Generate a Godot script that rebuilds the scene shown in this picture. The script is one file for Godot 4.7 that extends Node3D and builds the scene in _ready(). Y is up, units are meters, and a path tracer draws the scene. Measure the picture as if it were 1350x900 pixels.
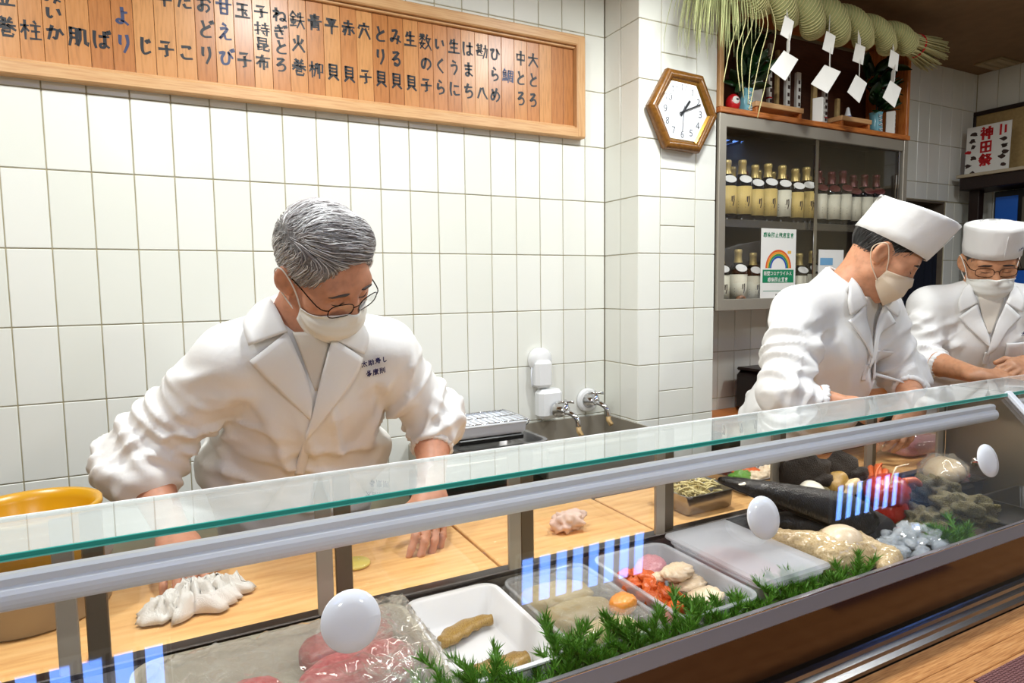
extends Node3D
# A sushi counter: x runs along the tiled back wall to the viewer's right, y is up, z comes out of the back wall towards the guests. Metres.

const CEIL := 2.512
const TILE_W := 0.0966
const TILE_H := 0.2
const ROW0 := 1.912

var M := {}
var used := {}
var shapes := {}
var rng := RandomNumberGenerator.new()
var wob := FastNoiseLite.new()


func _ready() -> void:
	rng.seed = 7
	wob.seed = 11
	wob.noise_type = FastNoiseLite.TYPE_SIMPLEX
	wob.frequency = 1.0
	wob.fractal_type = FastNoiseLite.FRACTAL_NONE
	make_view()
	make_materials()
	make_room()
	make_back_counter()
	make_case()
	make_guest_counter()
	make_menu_board()
	make_clock()
	make_cabinet()
	make_altar()
	make_far_corner()
	make_sink_things()
	make_case_food()
	make_board_things()
	make_chefs()
	make_ceiling_lamps()


func make_view() -> void:
	var cam := Camera3D.new()
	cam.name = "camera"
	cam.fov = rad_to_deg(2.0 * atan(450.0 / 850.0))
	cam.position = Vector3(0.3771, 1.40, 2.0305)
	cam.rotation_order = EULER_ORDER_YXZ
	cam.rotation = Vector3(-0.0847, -0.4767, -0.0124)
	cam.near = 0.02
	add_child(cam)
	cam.current = true
	var env := Environment.new()
	env.background_mode = Environment.BG_COLOR
	env.background_color = Color(0.02, 0.02, 0.025)
	env.tonemap_mode = Environment.TONE_MAPPER_LINEAR
	env.tonemap_exposure = 1.04
	env.sdfgi_enabled = true
	env.ssao_enabled = true
	env.ssil_enabled = true
	var we := WorldEnvironment.new()
	we.name = "world"
	we.environment = env
	add_child(we)
	# the row of ceiling spots over the cooks' side, a pair of added fill lamps further out, and the guests' ceiling panels (their fittings are built in make_ceiling_lamps)
	for a in SPOTS:
		area_light(Vector3(a[0], CEIL - 0.03, a[1]), Vector2(0.16, 0.16), a[2], Color(0.98, 1.0, 0.995))
	# lamp strips under the rails of the two glass cases
	for a in [[-0.40, 2.29], [2.38, 3.9]]:
		area_light(Vector3((a[0] + a[1]) / 2, 1.0258, 1.099), Vector2(a[1] - a[0], 0.007), 0.08 * (a[1] - a[0]), Color(1.0, 0.98, 0.94))
	for x in PANELS:
		for i in 8:
			area_light(Vector3(x - 0.3 + i * 0.0857, CEIL - 0.029, PANEL_Z), Vector2(0.05, 0.2), 0.022, Color(0.45, 0.64, 1.0))


const SPOTS := [[-0.35, 0.8, 1.62], [0.7, 0.8, 1.62], [1.75, 0.8, 1.62], [2.9, 1.3, 1.25], [0.2, 2.95, 1.6], [1.9, 2.95, 1.6]]  # the last pair are unseen fill lamps, added over the guests
const PANELS := [-0.05, 1.955, 4.0]
const PANEL_Z := 2.15


func area_light(at: Vector3, size: Vector2, energy: float, c: Color, tilt := -PI / 2) -> void:
	var l := AreaLight3D.new()
	l.name = "ceiling_light"
	l.area_size = size
	l.light_energy = energy
	l.light_color = c
	l.shadow_enabled = true
	l.area_range = 8.0
	l.rotation = Vector3(tilt, 0, 0)
	l.position = at
	add_child(l, true)


# ---------------------------------------------------------------- nodes

func numbered(called: String) -> String:
	if not used.has(called):
		used[called] = 0
		return called
	used[called] += 1
	return "%s_%03d" % [called, used[called]]


func put(mesh: Mesh, m: Material, called: String, parent: Node3D = self, at := Vector3.ZERO) -> MeshInstance3D:
	var o := MeshInstance3D.new()
	o.mesh = mesh
	o.material_override = m
	o.name = numbered(called) if parent == self else called
	o.position = at
	parent.add_child(o, true)
	return o


func tag(o: Node, label := "", category := "", group := "", kind := "") -> void:
	if label: o.set_meta("label", label)
	if category: o.set_meta("category", category)
	if group: o.set_meta("group", group)
	if kind: o.set_meta("kind", kind)


func thing(called: String, label: String, category: String, at := Vector3.ZERO, group := "") -> Node3D:
	var o := Node3D.new()
	o.name = numbered(called)
	o.position = at
	add_child(o)
	tag(o, label, category, group)
	return o


func structure(mesh: Mesh, m: Material, called: String, label := "") -> MeshInstance3D:
	var o := put(mesh, m, called)
	tag(o, label, "", "", "structure")
	return o


# ---------------------------------------------------------------- mesh building

class MB:
	var st := SurfaceTool.new()
	var xf := Transform3D()
	var uvs := false

	func _init() -> void:
		st.begin(Mesh.PRIMITIVE_TRIANGLES)
		st.set_smooth_group(-1)

	func smooth(g := 0) -> MB:
		st.set_smooth_group(g)
		return self

	func flat() -> MB:
		st.set_smooth_group(-1)
		return self

	func at(o: Vector3, b := Basis()) -> MB:
		xf = Transform3D(b, o)
		return self

	func tri(a: Vector3, b: Vector3, c: Vector3) -> void:  # counter-clockwise seen from outside
		st.add_vertex(xf * a)
		st.add_vertex(xf * c)
		st.add_vertex(xf * b)

	func quad(a: Vector3, b: Vector3, c: Vector3, d: Vector3) -> void:
		tri(a, b, c)
		tri(a, c, d)

	func face(p: Array, out: Vector3) -> void:  # a flat convex face turned towards out
		var n: Vector3 = (p[1] - p[0]).cross(p[2] - p[0])
		var k := p.size()
		for i in range(1, k - 1):
			if n.dot(out) >= 0.0:
				tri(p[0], p[i], p[i + 1])
			else:
				tri(p[0], p[i + 1], p[i])

	func box(c: Vector3, s: Vector3, b := 0.0) -> MB:
		var h := s / 2.0
		if b <= 0.0:
			for ax in 3:
				for sg in [-1.0, 1.0]:
					var n := Vector3.ZERO
					n[ax] = sg
					var u := (ax + 1) % 3
					var v := (ax + 2) % 3
					var pts := []
					for q in [[-1, -1], [1, -1], [1, 1], [-1, 1]]:
						var p := Vector3.ZERO
						p[ax] = sg * h[ax]
						p[u] = q[0] * h[u]
						p[v] = q[1] * h[v]
						pts.append(c + p)
					face(pts, n)
			return self
		b = minf(b, minf(h.x, minf(h.y, h.z)) * 0.95)
		var P := func(sg: Vector3, ax: int) -> Vector3:
			var p := Vector3(sg.x * (h.x - b), sg.y * (h.y - b), sg.z * (h.z - b))
			p[ax] = sg[ax] * h[ax]
			return c + p
		for ax in 3:
			var u := (ax + 1) % 3
			var v := (ax + 2) % 3
			for sg in [-1.0, 1.0]:
				var pts := []
				var n := Vector3.ZERO
				n[ax] = sg
				for q in [[-1, -1], [1, -1], [1, 1], [-1, 1]]:
					var s3 := Vector3.ZERO
					s3[ax] = sg
					s3[u] = q[0]
					s3[v] = q[1]
					pts.append(P.call(s3, ax))
				face(pts, n)
			for su in [-1.0, 1.0]:
				for sv in [-1.0, 1.0]:
					var s1 := Vector3.ZERO
					s1[u] = su
					s1[v] = sv
					var s2 := s1
					s1[ax] = -1.0
					s2[ax] = 1.0
					var o := s1
					o[ax] = 0.0
					face([P.call(s1, u), P.call(s2, u), P.call(s2, v), P.call(s1, v)], o)
		for i in 8:
			var s3 := Vector3(1.0 if i & 1 else -1.0, 1.0 if i & 2 else -1.0, 1.0 if i & 4 else -1.0)
			face([P.call(s3, 0), P.call(s3, 1), P.call(s3, 2)], s3)
		return self

	func tube(path: Array, r, n := 8, capped := true) -> MB:
		var k := path.size()
		var rings := []
		var t0: Vector3 = (path[1] - path[0]).normalized()
		var side := t0.cross(Vector3.UP)
		if side.length() < 0.05:
			side = t0.cross(Vector3.RIGHT)
		side = side.normalized()
		for i in k:
			var t: Vector3 = (path[mini(i + 1, k - 1)] - path[maxi(i - 1, 0)]).normalized()
			side = (side - t * side.dot(t)).normalized()
			var up := side.cross(t)
			var rr: float = r[i] if r is Array else r
			var ring := []
			for j in n:
				var a := TAU * j / n
				ring.append(path[i] + (side * cos(a) + up * sin(a)) * rr)
			rings.append(ring)
		for i in k - 1:
			for j in n:
				var j2 := (j + 1) % n
				quad(rings[i][j], rings[i + 1][j], rings[i + 1][j2], rings[i][j2])
		if capped:
			for j in range(1, n - 1):
				tri(rings[0][0], rings[0][j], rings[0][j + 1])
				tri(rings[k - 1][0], rings[k - 1][j + 1], rings[k - 1][j])
		return self

	func lathe(prof: Array, n := 24, sx := 1.0, sz := 1.0) -> MB:  # prof: Vector2(radius, height), from the bottom up on the outside
		for i in prof.size() - 1:
			var p: Vector2 = prof[i]
			var q: Vector2 = prof[i + 1]
			for j in n:
				var a := TAU * j / n
				var b := TAU * (j + 1) / n
				var p0 := Vector3(cos(a) * p.x * sx, p.y, sin(a) * p.x * sz)
				var p1 := Vector3(cos(b) * p.x * sx, p.y, sin(b) * p.x * sz)
				var q0 := Vector3(cos(a) * q.x * sx, q.y, sin(a) * q.x * sz)
				var q1 := Vector3(cos(b) * q.x * sx, q.y, sin(b) * q.x * sz)
				if p.x > 1e-6:
					tri(p0, q1, p1)
				if q.x > 1e-6:
					tri(p0, q0, q1)
		return self

	func prism(poly: PackedVector2Array, z0: float, z1: float) -> MB:  # an outline in x, y drawn out along z
		var area := 0.0
		for i in poly.size():
			area += poly[i].cross(poly[(i + 1) % poly.size()])
		var t := Geometry2D.triangulate_polygon(poly)
		for i in range(0, t.size(), 3):
			var pts := [poly[t[i]], poly[t[i + 1]], poly[t[i + 2]]]
			face([v3(pts[0], z1), v3(pts[1], z1), v3(pts[2], z1)], Vector3(0, 0, z1 - z0))
			face([v3(pts[0], z0), v3(pts[1], z0), v3(pts[2], z0)], Vector3(0, 0, z0 - z1))
		var n := poly.size()
		for i in n:
			var a := poly[i]
			var b := poly[(i + 1) % n]
			var e := b - a
			var o := Vector3(e.y, -e.x, 0) * signf(area)
			face([v3(a, z0), v3(b, z0), v3(b, z1), v3(a, z1)], o)
		return self

	func v3(p: Vector2, z: float) -> Vector3:
		return Vector3(p.x, p.y, z)

	func grid(P: Array, thick := 0.0, closed_u := false) -> MB:  # P[i][j] points; with a thickness a sheet with two sides and edges
		var nu := P.size()
		var nv: int = P[0].size()
		var lu := nu if closed_u else nu - 1
		if thick == 0.0:
			for i in lu:
				for j in nv - 1:
					quad(P[i][j], P[(i + 1) % nu][j], P[(i + 1) % nu][j + 1], P[i][j + 1])
			return self
		var N := []
		for i in nu:
			var row := []
			for j in nv:
				var a: Vector3 = P[(i + 1) % nu if closed_u else mini(i + 1, nu - 1)][j] - P[(i - 1 + nu) % nu if closed_u else maxi(i - 1, 0)][j]
				var b: Vector3 = P[i][mini(j + 1, nv - 1)] - P[i][maxi(j - 1, 0)]
				row.append(P[i][j] - a.cross(b).normalized() * thick)
			N.append(row)
		for i in lu:
			var i2 := (i + 1) % nu
			for j in nv - 1:
				quad(P[i][j], P[i2][j], P[i2][j + 1], P[i][j + 1])
				quad(N[i][j], N[i][j + 1], N[i2][j + 1], N[i2][j])
			quad(P[i2][0], P[i][0], N[i][0], N[i2][0])
			quad(P[i][nv - 1], P[i2][nv - 1], N[i2][nv - 1], N[i][nv - 1])
		if not closed_u:
			for j in nv - 1:
				quad(P[0][j], P[0][j + 1], N[0][j + 1], N[0][j])
				quad(P[nu - 1][j + 1], P[nu - 1][j], N[nu - 1][j], N[nu - 1][j + 1])
		return self

	func blob(c: Vector3, r: Vector3, n := 12, noise: FastNoiseLite = null, amp := 0.0, freq := 20.0, b := Basis()) -> MB:  # a rounded lump, uneven if a noise is given
		var P := []
		for i in n * 2:
			var row := []
			for j in n + 1:
				var th := PI * j / n
				var ph := TAU * i / (n * 2)
				var d := Vector3(sin(th) * cos(ph), -cos(th), sin(th) * sin(ph))
				var q := d * r
				var k := 1.0
				if noise:
					k += amp * noise.get_noise_3dv((b * q + c) * freq)
				row.append(c + b * (q * k))
			P.append(row)
		for i in n * 2:
			for j in n:
				var i2 := (i + 1) % (n * 2)
				if j > 0:
					tri(P[i][j], P[i2][j + 1], P[i2][j])
				if j < n - 1:
					tri(P[i][j], P[i][j + 1], P[i2][j + 1])
				elif j == n - 1 and j == 0:
					pass
		return self

	func done() -> ArrayMesh:
		st.generate_normals()
		st.index()
		return st.commit()


func cached(key: String, build: Callable) -> Mesh:
	if not shapes.has(key):
		shapes[key] = build.call()
	return shapes[key]


func V(x: float, y: float, z: float) -> Vector3:
	return Vector3(x, y, z)


func smooth_path(pts: Array, n := 6) -> Array:
	var out := []
	var k := pts.size()
	for i in k - 1:
		var p0 = pts[maxi(i - 1, 0)]
		var p1 = pts[i]
		var p2 = pts[i + 1]
		var p3 = pts[mini(i + 2, k - 1)]
		for j in n:
			var t := float(j) / n
			out.append(0.5 * ((2.0 * p1) + (p2 - p0) * t + (2.0 * p0 - 5.0 * p1 + 4.0 * p2 - p3) * t * t + (3.0 * p1 - p0 - 3.0 * p2 + p3) * t * t * t))
	out.append(pts[k - 1])
	return out


func along(axis: Vector3, up := Vector3.UP) -> Basis:  # a basis whose y runs along axis
	var y := axis.normalized()
	var x := y.cross(up)
	if x.length() < 0.05:
		x = y.cross(Vector3.RIGHT)
	x = x.normalized()
	return Basis(x, y, x.cross(y))


func look(fwd: Vector3, up := Vector3.UP) -> Basis:  # z forward, y up, x to the left of the one who looks
	var z := fwd.normalized()
	var x := up.cross(z).normalized()
	return Basis(x, z.cross(x), z)


# ---------------------------------------------------------------- materials

func plain(c: Color, rough := 0.6, metal := 0.0) -> StandardMaterial3D:
	var m := StandardMaterial3D.new()
	m.albedo_color = c
	m.roughness = rough
	m.metallic = metal
	return m


func noise_tex(freq: float, cols: Array, seed_ := 1, size := 256, octaves := 4, kind := FastNoiseLite.TYPE_SIMPLEX_SMOOTH) -> NoiseTexture2D:
	var n := FastNoiseLite.new()
	n.noise_type = kind
	n.seed = seed_
	n.frequency = freq
	n.fractal_octaves = octaves
	var t := NoiseTexture2D.new()
	t.width = size
	t.height = size
	t.seamless = true
	t.noise = n
	var g := Gradient.new()
	var off := PackedFloat32Array()
	var cc := PackedColorArray()
	for i in cols.size():
		off.append(float(i) / maxf(1.0, cols.size() - 1))
		cc.append(cols[i])
	g.offsets = off
	g.colors = cc
	t.color_ramp = g
	return t


func grained(cols: Array, freq: float, scale_: Vector3, rough := 0.6, seed_ := 1, size := 256, metal := 0.0) -> StandardMaterial3D:
	var m := plain(Color.WHITE, rough, metal)
	m.albedo_texture = noise_tex(freq, cols, seed_, size)
	m.uv1_triplanar = true
	m.uv1_scale = scale_
	return m


func relief(m: StandardMaterial3D, freq: float, cm: float, seed_ := 3, size := 256) -> StandardMaterial3D:
	m.heightmap_enabled = true
	m.heightmap_scale = cm
	m.heightmap_texture = noise_tex(freq, [Color.BLACK, Color.WHITE], seed_, size)
	return m


func pane(c: Color, alpha: float, rough := 0.0) -> StandardMaterial3D:
	var m := plain(c, rough)
	m.albedo_color.a = alpha
	m.transparency = BaseMaterial3D.TRANSPARENCY_ALPHA
	return m


func glowing(c: Color, energy: float) -> StandardMaterial3D:
	var m := plain(c, 0.5)
	m.emission_enabled = true
	m.emission = c
	m.emission_energy_multiplier = energy
	return m


func make_materials() -> void:
	for i in 3:
		var t := plain([Color(0.91, 0.91, 0.88), Color(0.9, 0.902, 0.868), Color(0.915, 0.915, 0.888)][i], 0.22)
		M["tile%d" % i] = t
	M.grout = plain(Color(0.7, 0.66, 0.55), 0.9)
	M.ceiling = grained([Color(0.5, 0.39, 0.27), Color(0.56, 0.44, 0.31)], 0.02, V(2, 2, 2), 0.9)
	M.floor = grained([Color(0.28, 0.25, 0.22), Color(0.34, 0.31, 0.27)], 0.03, V(3, 3, 3), 0.7)
	M.plaster = grained([Color(0.72, 0.66, 0.55), Color(0.77, 0.71, 0.6)], 0.03, V(2, 2, 2), 0.9)
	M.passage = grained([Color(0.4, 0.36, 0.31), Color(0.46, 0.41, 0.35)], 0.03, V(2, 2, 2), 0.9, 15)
	M.frame_wood = grained([Color(0.75, 0.55, 0.36), Color(0.81, 0.63, 0.44), Color(0.84, 0.68, 0.49)], 0.02, V(1.5, 26, 26), 0.45, 4)
	M.frame_wood_v = grained([Color(0.75, 0.55, 0.36), Color(0.81, 0.63, 0.44), Color(0.84, 0.68, 0.49)], 0.02, V(26, 1.5, 26), 0.45, 4)
	for i in 4:
		var a: Color = [Color(0.74, 0.49, 0.28), Color(0.77, 0.53, 0.31), Color(0.71, 0.46, 0.25), Color(0.79, 0.56, 0.34)][i]
		var m := grained([a.darkened(0.13), a, a.lightened(0.05)], 0.02, V(22, 2.2, 22), 0.33, 20 + i)
		M["slat%d" % i] = m
	M.ink = plain(Color(0.11, 0.115, 0.14), 0.5)
	M.ink_blue = plain(Color(0.2, 0.24, 0.38), 0.5)
	M.counter_wood = grained([Color(0.6, 0.38, 0.2), Color(0.76, 0.53, 0.31), Color(0.84, 0.63, 0.41)], 0.018, V(1.6, 30, 30), 0.4, 6, 512)
	M.board = grained([Color(0.82, 0.6, 0.36), Color(0.88, 0.68, 0.43), Color(0.91, 0.73, 0.49)], 0.015, V(1.2, 12, 12), 0.55, 8)
	M.shelf_wood = grained([Color(0.6, 0.3, 0.12), Color(0.74, 0.43, 0.19), Color(0.8, 0.5, 0.25)], 0.02, V(2, 26, 26), 0.4, 9)
	M.shelf_wood_v = grained([Color(0.6, 0.3, 0.12), Color(0.74, 0.43, 0.19), Color(0.8, 0.5, 0.25)], 0.02, V(26, 2, 26), 0.4, 9)
	M.shaded_niche_wood = grained([Color(0.27, 0.145, 0.085), Color(0.36, 0.2, 0.115)], 0.02, V(2, 20, 20), 0.5, 10)  # shelf wood with the niche's shade put into the colour
	M.dark_wood = grained([Color(0.11, 0.06, 0.045), Color(0.18, 0.1, 0.07)], 0.02, V(2, 20, 20), 0.45, 12)
	M.clock_wood = grained([Color(0.36, 0.22, 0.07), Color(0.48, 0.31, 0.11), Color(0.56, 0.38, 0.16)], 0.03, V(8, 8, 8), 0.28, 13)
	M.steel = relief(plain(Color(0.63, 0.62, 0.62), 0.24, 1.0), 0.05, 0.004, 5)
	M.steel.uv1_triplanar = true
	M.steel.uv1_scale = V(3, 30, 30)
	M.steel_dark = plain(Color(0.36, 0.345, 0.34), 0.3, 1.0)
	M.steel_bronze = plain(Color(0.3, 0.26, 0.245), 0.13, 1.0)
	M.steel_dull = plain(Color(0.5, 0.46, 0.4), 0.45, 1.0)
	M.satin = plain(Color(0.66, 0.63, 0.58), 0.42, 0.55)
	M.chrome = plain(Color(0.82, 0.82, 0.83), 0.08, 1.0)
	M.gold = plain(Color(0.8, 0.62, 0.3), 0.22, 1.0)
	M.aluminium = plain(Color(0.9, 0.91, 0.935), 0.42, 0.05)
	M.rubber = plain(Color(0.03, 0.03, 0.035), 0.6)
	M.glass = pane(Color(0.97, 1.0, 0.99), 0.0)
	M.mirror_top = pane(Color(0.88, 0.91, 0.905), 0.0, 0.02)
	M.mirror_top.metallic = 0.4
	M.film = pane(Color(0.86, 0.85, 0.8), 0.13, 0.07)
	M.beige_tray = plain(Color(0.66, 0.64, 0.57), 0.45)
	M.clear_plastic = pane(Color(0.93, 0.94, 0.95), 0.14, 0.12)
	M.milky_plastic = plain(Color(0.88, 0.88, 0.87), 0.3)
	M.white_plastic = plain(Color(0.9, 0.9, 0.9), 0.25)
	M.teal_edge = plain(Color(0.02, 0.6, 0.55), 0.08)
	M.teal_edge.clearcoat_enabled = true
	M.teal_edge.clearcoat = 1.0
	M.teal_highlight = plain(Color(0.4, 0.82, 0.76), 0.1)  # paler teal, the glass edge's highlight put into the colour
	M.lamp_strip = glowing(Color(1.0, 0.98, 0.94), 2.0)
	M.rim_steel = plain(Color(0.62, 0.6, 0.64), 0.28, 0.6)
	M.white_gloss = plain(Color(0.92, 0.93, 0.95), 0.12)
	M.cloth = relief(plain(Color(0.92, 0.91, 0.9), 0.55), 0.03, 0.03, 21)
	M.cloth.uv1_triplanar = true
	M.cloth.uv1_scale = V(6, 6, 6)
	M.shirt = plain(Color(0.84, 0.8, 0.75), 0.85)
	M.towel = relief(plain(Color(0.9, 0.88, 0.85), 0.9), 0.2, 0.2, 23)
	M.towel.uv1_triplanar = true
	M.towel.uv1_scale = V(12, 12, 12)
	M.mask_white = plain(Color(0.9, 0.89, 0.86), 0.75)
	M.mask_cream = plain(Color(0.88, 0.8, 0.7), 0.8)
	M.navy_thread = plain(Color(0.08, 0.07, 0.32), 0.6)
	M.skin = skin(Color(0.78, 0.54, 0.42))
	M.skin2 = skin(Color(0.82, 0.58, 0.44))
	M.skin3 = skin(Color(0.78, 0.55, 0.4))
	M.trouser = plain(Color(0.85, 0.84, 0.82), 0.85)
	M.shoe = plain(Color(0.9, 0.9, 0.9), 0.5)
	M.paper = plain(Color(0.9, 0.89, 0.87), 0.8)
	M.red_ink = plain(Color(0.75, 0.06, 0.09), 0.7)
	M.brown_ink = plain(Color(0.22, 0.14, 0.11), 0.7)
	M.green_ink = plain(Color(0.02, 0.5, 0.33), 0.6)
	M.frosted = pane(Color(0.88, 0.89, 0.91), 0.34, 0.3)
	M.amber = plain(Color(0.09, 0.045, 0.02), 0.06)
	M.black_glass = plain(Color(0.025, 0.022, 0.022), 0.06)
	M.label_gold = grained([Color(0.78, 0.66, 0.36), Color(0.88, 0.78, 0.5)], 0.05, V(20, 20, 20), 0.6, 51)
	M.label_cream = grained([Color(0.83, 0.8, 0.7), Color(0.9, 0.88, 0.8)], 0.05, V(20, 20, 20), 0.6, 52)
	M.foil_gold = plain(Color(0.78, 0.68, 0.42), 0.35, 0.4)
	M.foil_red = plain(Color(0.36, 0.14, 0.13), 0.35, 0.3)
	M.sky_ceramic = plain(Color(0.45, 0.68, 0.74), 0.2)
	M.leaf = grained([Color(0.03, 0.12, 0.03), Color(0.09, 0.25, 0.06)], 0.06, V(14, 14, 14), 0.35, 53)
	M.straw = grained([Color(0.72, 0.69, 0.47), Color(0.86, 0.83, 0.63)], 0.05, V(30, 30, 30), 0.75, 54)
	M.straw_green = grained([Color(0.55, 0.57, 0.37), Color(0.7, 0.71, 0.5)], 0.05, V(40, 40, 40), 0.75, 55)
	M.sprig = grained([Color(0.14, 0.33, 0.05), Color(0.32, 0.54, 0.11), Color(0.52, 0.68, 0.22)], 0.08, V(25, 25, 25), 0.5, 56)
	M.tuna = grained([Color(0.4, 0.05, 0.08), Color(0.55, 0.13, 0.16), Color(0.68, 0.27, 0.29)], 0.03, V(20, 60, 20), 0.3, 57)
	M.toro = grained([Color(0.6, 0.15, 0.19), Color(0.72, 0.28, 0.31), Color(0.84, 0.5, 0.5)], 0.03, V(12, 60, 12), 0.3, 58)
	M.eel = grained([Color(0.4, 0.28, 0.1), Color(0.62, 0.48, 0.22), Color(0.7, 0.6, 0.34)], 0.06, V(20, 20, 20), 0.35, 59)
	M.roe = grained([Color(0.5, 0.42, 0.24), Color(0.68, 0.6, 0.4), Color(0.76, 0.7, 0.5)], 0.2, V(10, 10, 10), 0.4, 60)
	M.apricot = grained([Color(0.9, 0.5, 0.14), Color(0.96, 0.68, 0.34)], 0.05, V(14, 14, 14), 0.3, 61)
	M.clam = grained([Color(0.62, 0.16, 0.05), Color(0.85, 0.36, 0.12), Color(0.93, 0.58, 0.3)], 0.06, V(25, 25, 25), 0.25, 62)
	M.pink_meat = grained([Color(0.72, 0.46, 0.5), Color(0.84, 0.62, 0.64)], 0.05, V(14, 14, 14), 0.3, 63)
	M.cream_meat = grained([Color(0.86, 0.75, 0.6), Color(0.93, 0.86, 0.76)], 0.05, V(14, 14, 14), 0.3, 64)
	M.ginger = grained([Color(0.84, 0.76, 0.5), Color(0.93, 0.88, 0.68)], 0.08, V(25, 25, 25), 0.5, 65)
	M.black_shell = relief(grained([Color(0.012, 0.012, 0.012), Color(0.05, 0.045, 0.04)], 0.05, V(30, 6, 30), 0.3, 66), 0.05, 0.2, 67)
	M.brown_shell = relief(grained([Color(0.03, 0.022, 0.018), Color(0.12, 0.085, 0.06), Color(0.2, 0.16, 0.11)], 0.06, V(20, 20, 20), 0.5, 68), 0.06, 0.4, 69)
	M.oyster = relief(grained([Color(0.16, 0.13, 0.07), Color(0.42, 0.38, 0.22), Color(0.72, 0.68, 0.5)], 0.05, V(22, 22, 22), 0.55, 70), 0.06, 0.5, 71)
	M.pearl = plain(Color(0.82, 0.8, 0.74), 0.25)
	M.geoduck = grained([Color(0.62, 0.5, 0.32), Color(0.82, 0.72, 0.55), Color(0.88, 0.8, 0.66)], 0.05, V(16, 16, 16), 0.16, 72)
	M.crab = grained([Color(0.5, 0.07, 0.06), Color(0.68, 0.16, 0.12), Color(0.8, 0.36, 0.28)], 0.05, V(24, 24, 24), 0.25, 73)
	M.crab_leg = grained([Color(0.62, 0.2, 0.07), Color(0.8, 0.36, 0.16), Color(0.88, 0.56, 0.34)], 0.05, V(24, 24, 24), 0.3, 75)
	M.ice = pane(Color(0.93, 0.96, 0.98), 0.24, 0.04)
	M.black_plastic = plain(Color(0.02, 0.02, 0.022), 0.35)
	M.yellow_plastic = plain(Color(0.82, 0.6, 0.06), 0.3)
	M.blue_panel = plain(Color(0.13, 0.36, 0.72), 0.3)
	M.old_paper = grained([Color(0.66, 0.55, 0.36), Color(0.74, 0.63, 0.43)], 0.03, V(6, 6, 6), 0.8, 74)
	M.navy_cloth = relief(plain(Color(0.03, 0.06, 0.13), 0.9), 0.05, 0.1, 25)


func skin(c: Color) -> StandardMaterial3D:
	var m := grained([c.darkened(0.12), c, c.lightened(0.06)], 0.02, V(9, 9, 9), 0.5, 31)
	m.subsurf_scatter_enabled = true
	m.subsurf_scatter_strength = 0.12
	return m


# ---------------------------------------------------------------- the room

func tiles(parent: Node3D, origin: Vector3, ux: Vector3, n: Vector3, us: Array, vs: Array) -> void:  # one glazed tile in each cell of the grid; us along ux, vs are heights
	var b := Basis(ux, Vector3.UP, n)
	for i in us.size() - 1:
		for j in vs.size() - 1:
			var w: float = us[i + 1] - us[i] - 0.0028
			var h: float = vs[j + 1] - vs[j] - 0.0028
			if w < 0.008 or h < 0.008:
				continue
			var mesh := cached("tile_%.4f_%.4f" % [w, h], func(): return MB.new().box(V(0, 0, -0.005), V(w, h, 0.01), 0.0016).done())
			var o := put(mesh, M["tile%d" % (rng.randi() % 3)], "tile", parent)
			var tilt := Basis(Vector3.RIGHT, rng.randf_range(-0.004, 0.004)) * Basis(Vector3.UP, rng.randf_range(-0.004, 0.004))
			o.transform = Transform3D(b * tilt, origin + ux * ((us[i] + us[i + 1]) / 2) + Vector3.UP * ((vs[j] + vs[j + 1]) / 2))


func rows(lo: float, hi: float, step := TILE_H) -> Array:
	var out := []
	var y := ROW0 - 7.0 * TILE_H
	while y < hi - 0.02:
		if y > lo + 0.02:
			if out.is_empty():
				out.append(lo)
			out.append(y)
		y += step
	if out.is_empty():
		out.append(lo)
	out.append(hi)
	return out


func cols(lo: float, hi: float, w := TILE_W) -> Array:
	var out := [lo]
	var x: float = ceilf((lo + 0.02) / w) * w
	while x < hi - 0.012:
		out.append(x)
		x += w
	out.append(hi)
	return out


func slab(lo: Vector3, hi: Vector3) -> Mesh:
	return MB.new().box((lo + hi) / 2, hi - lo).done()


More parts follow.
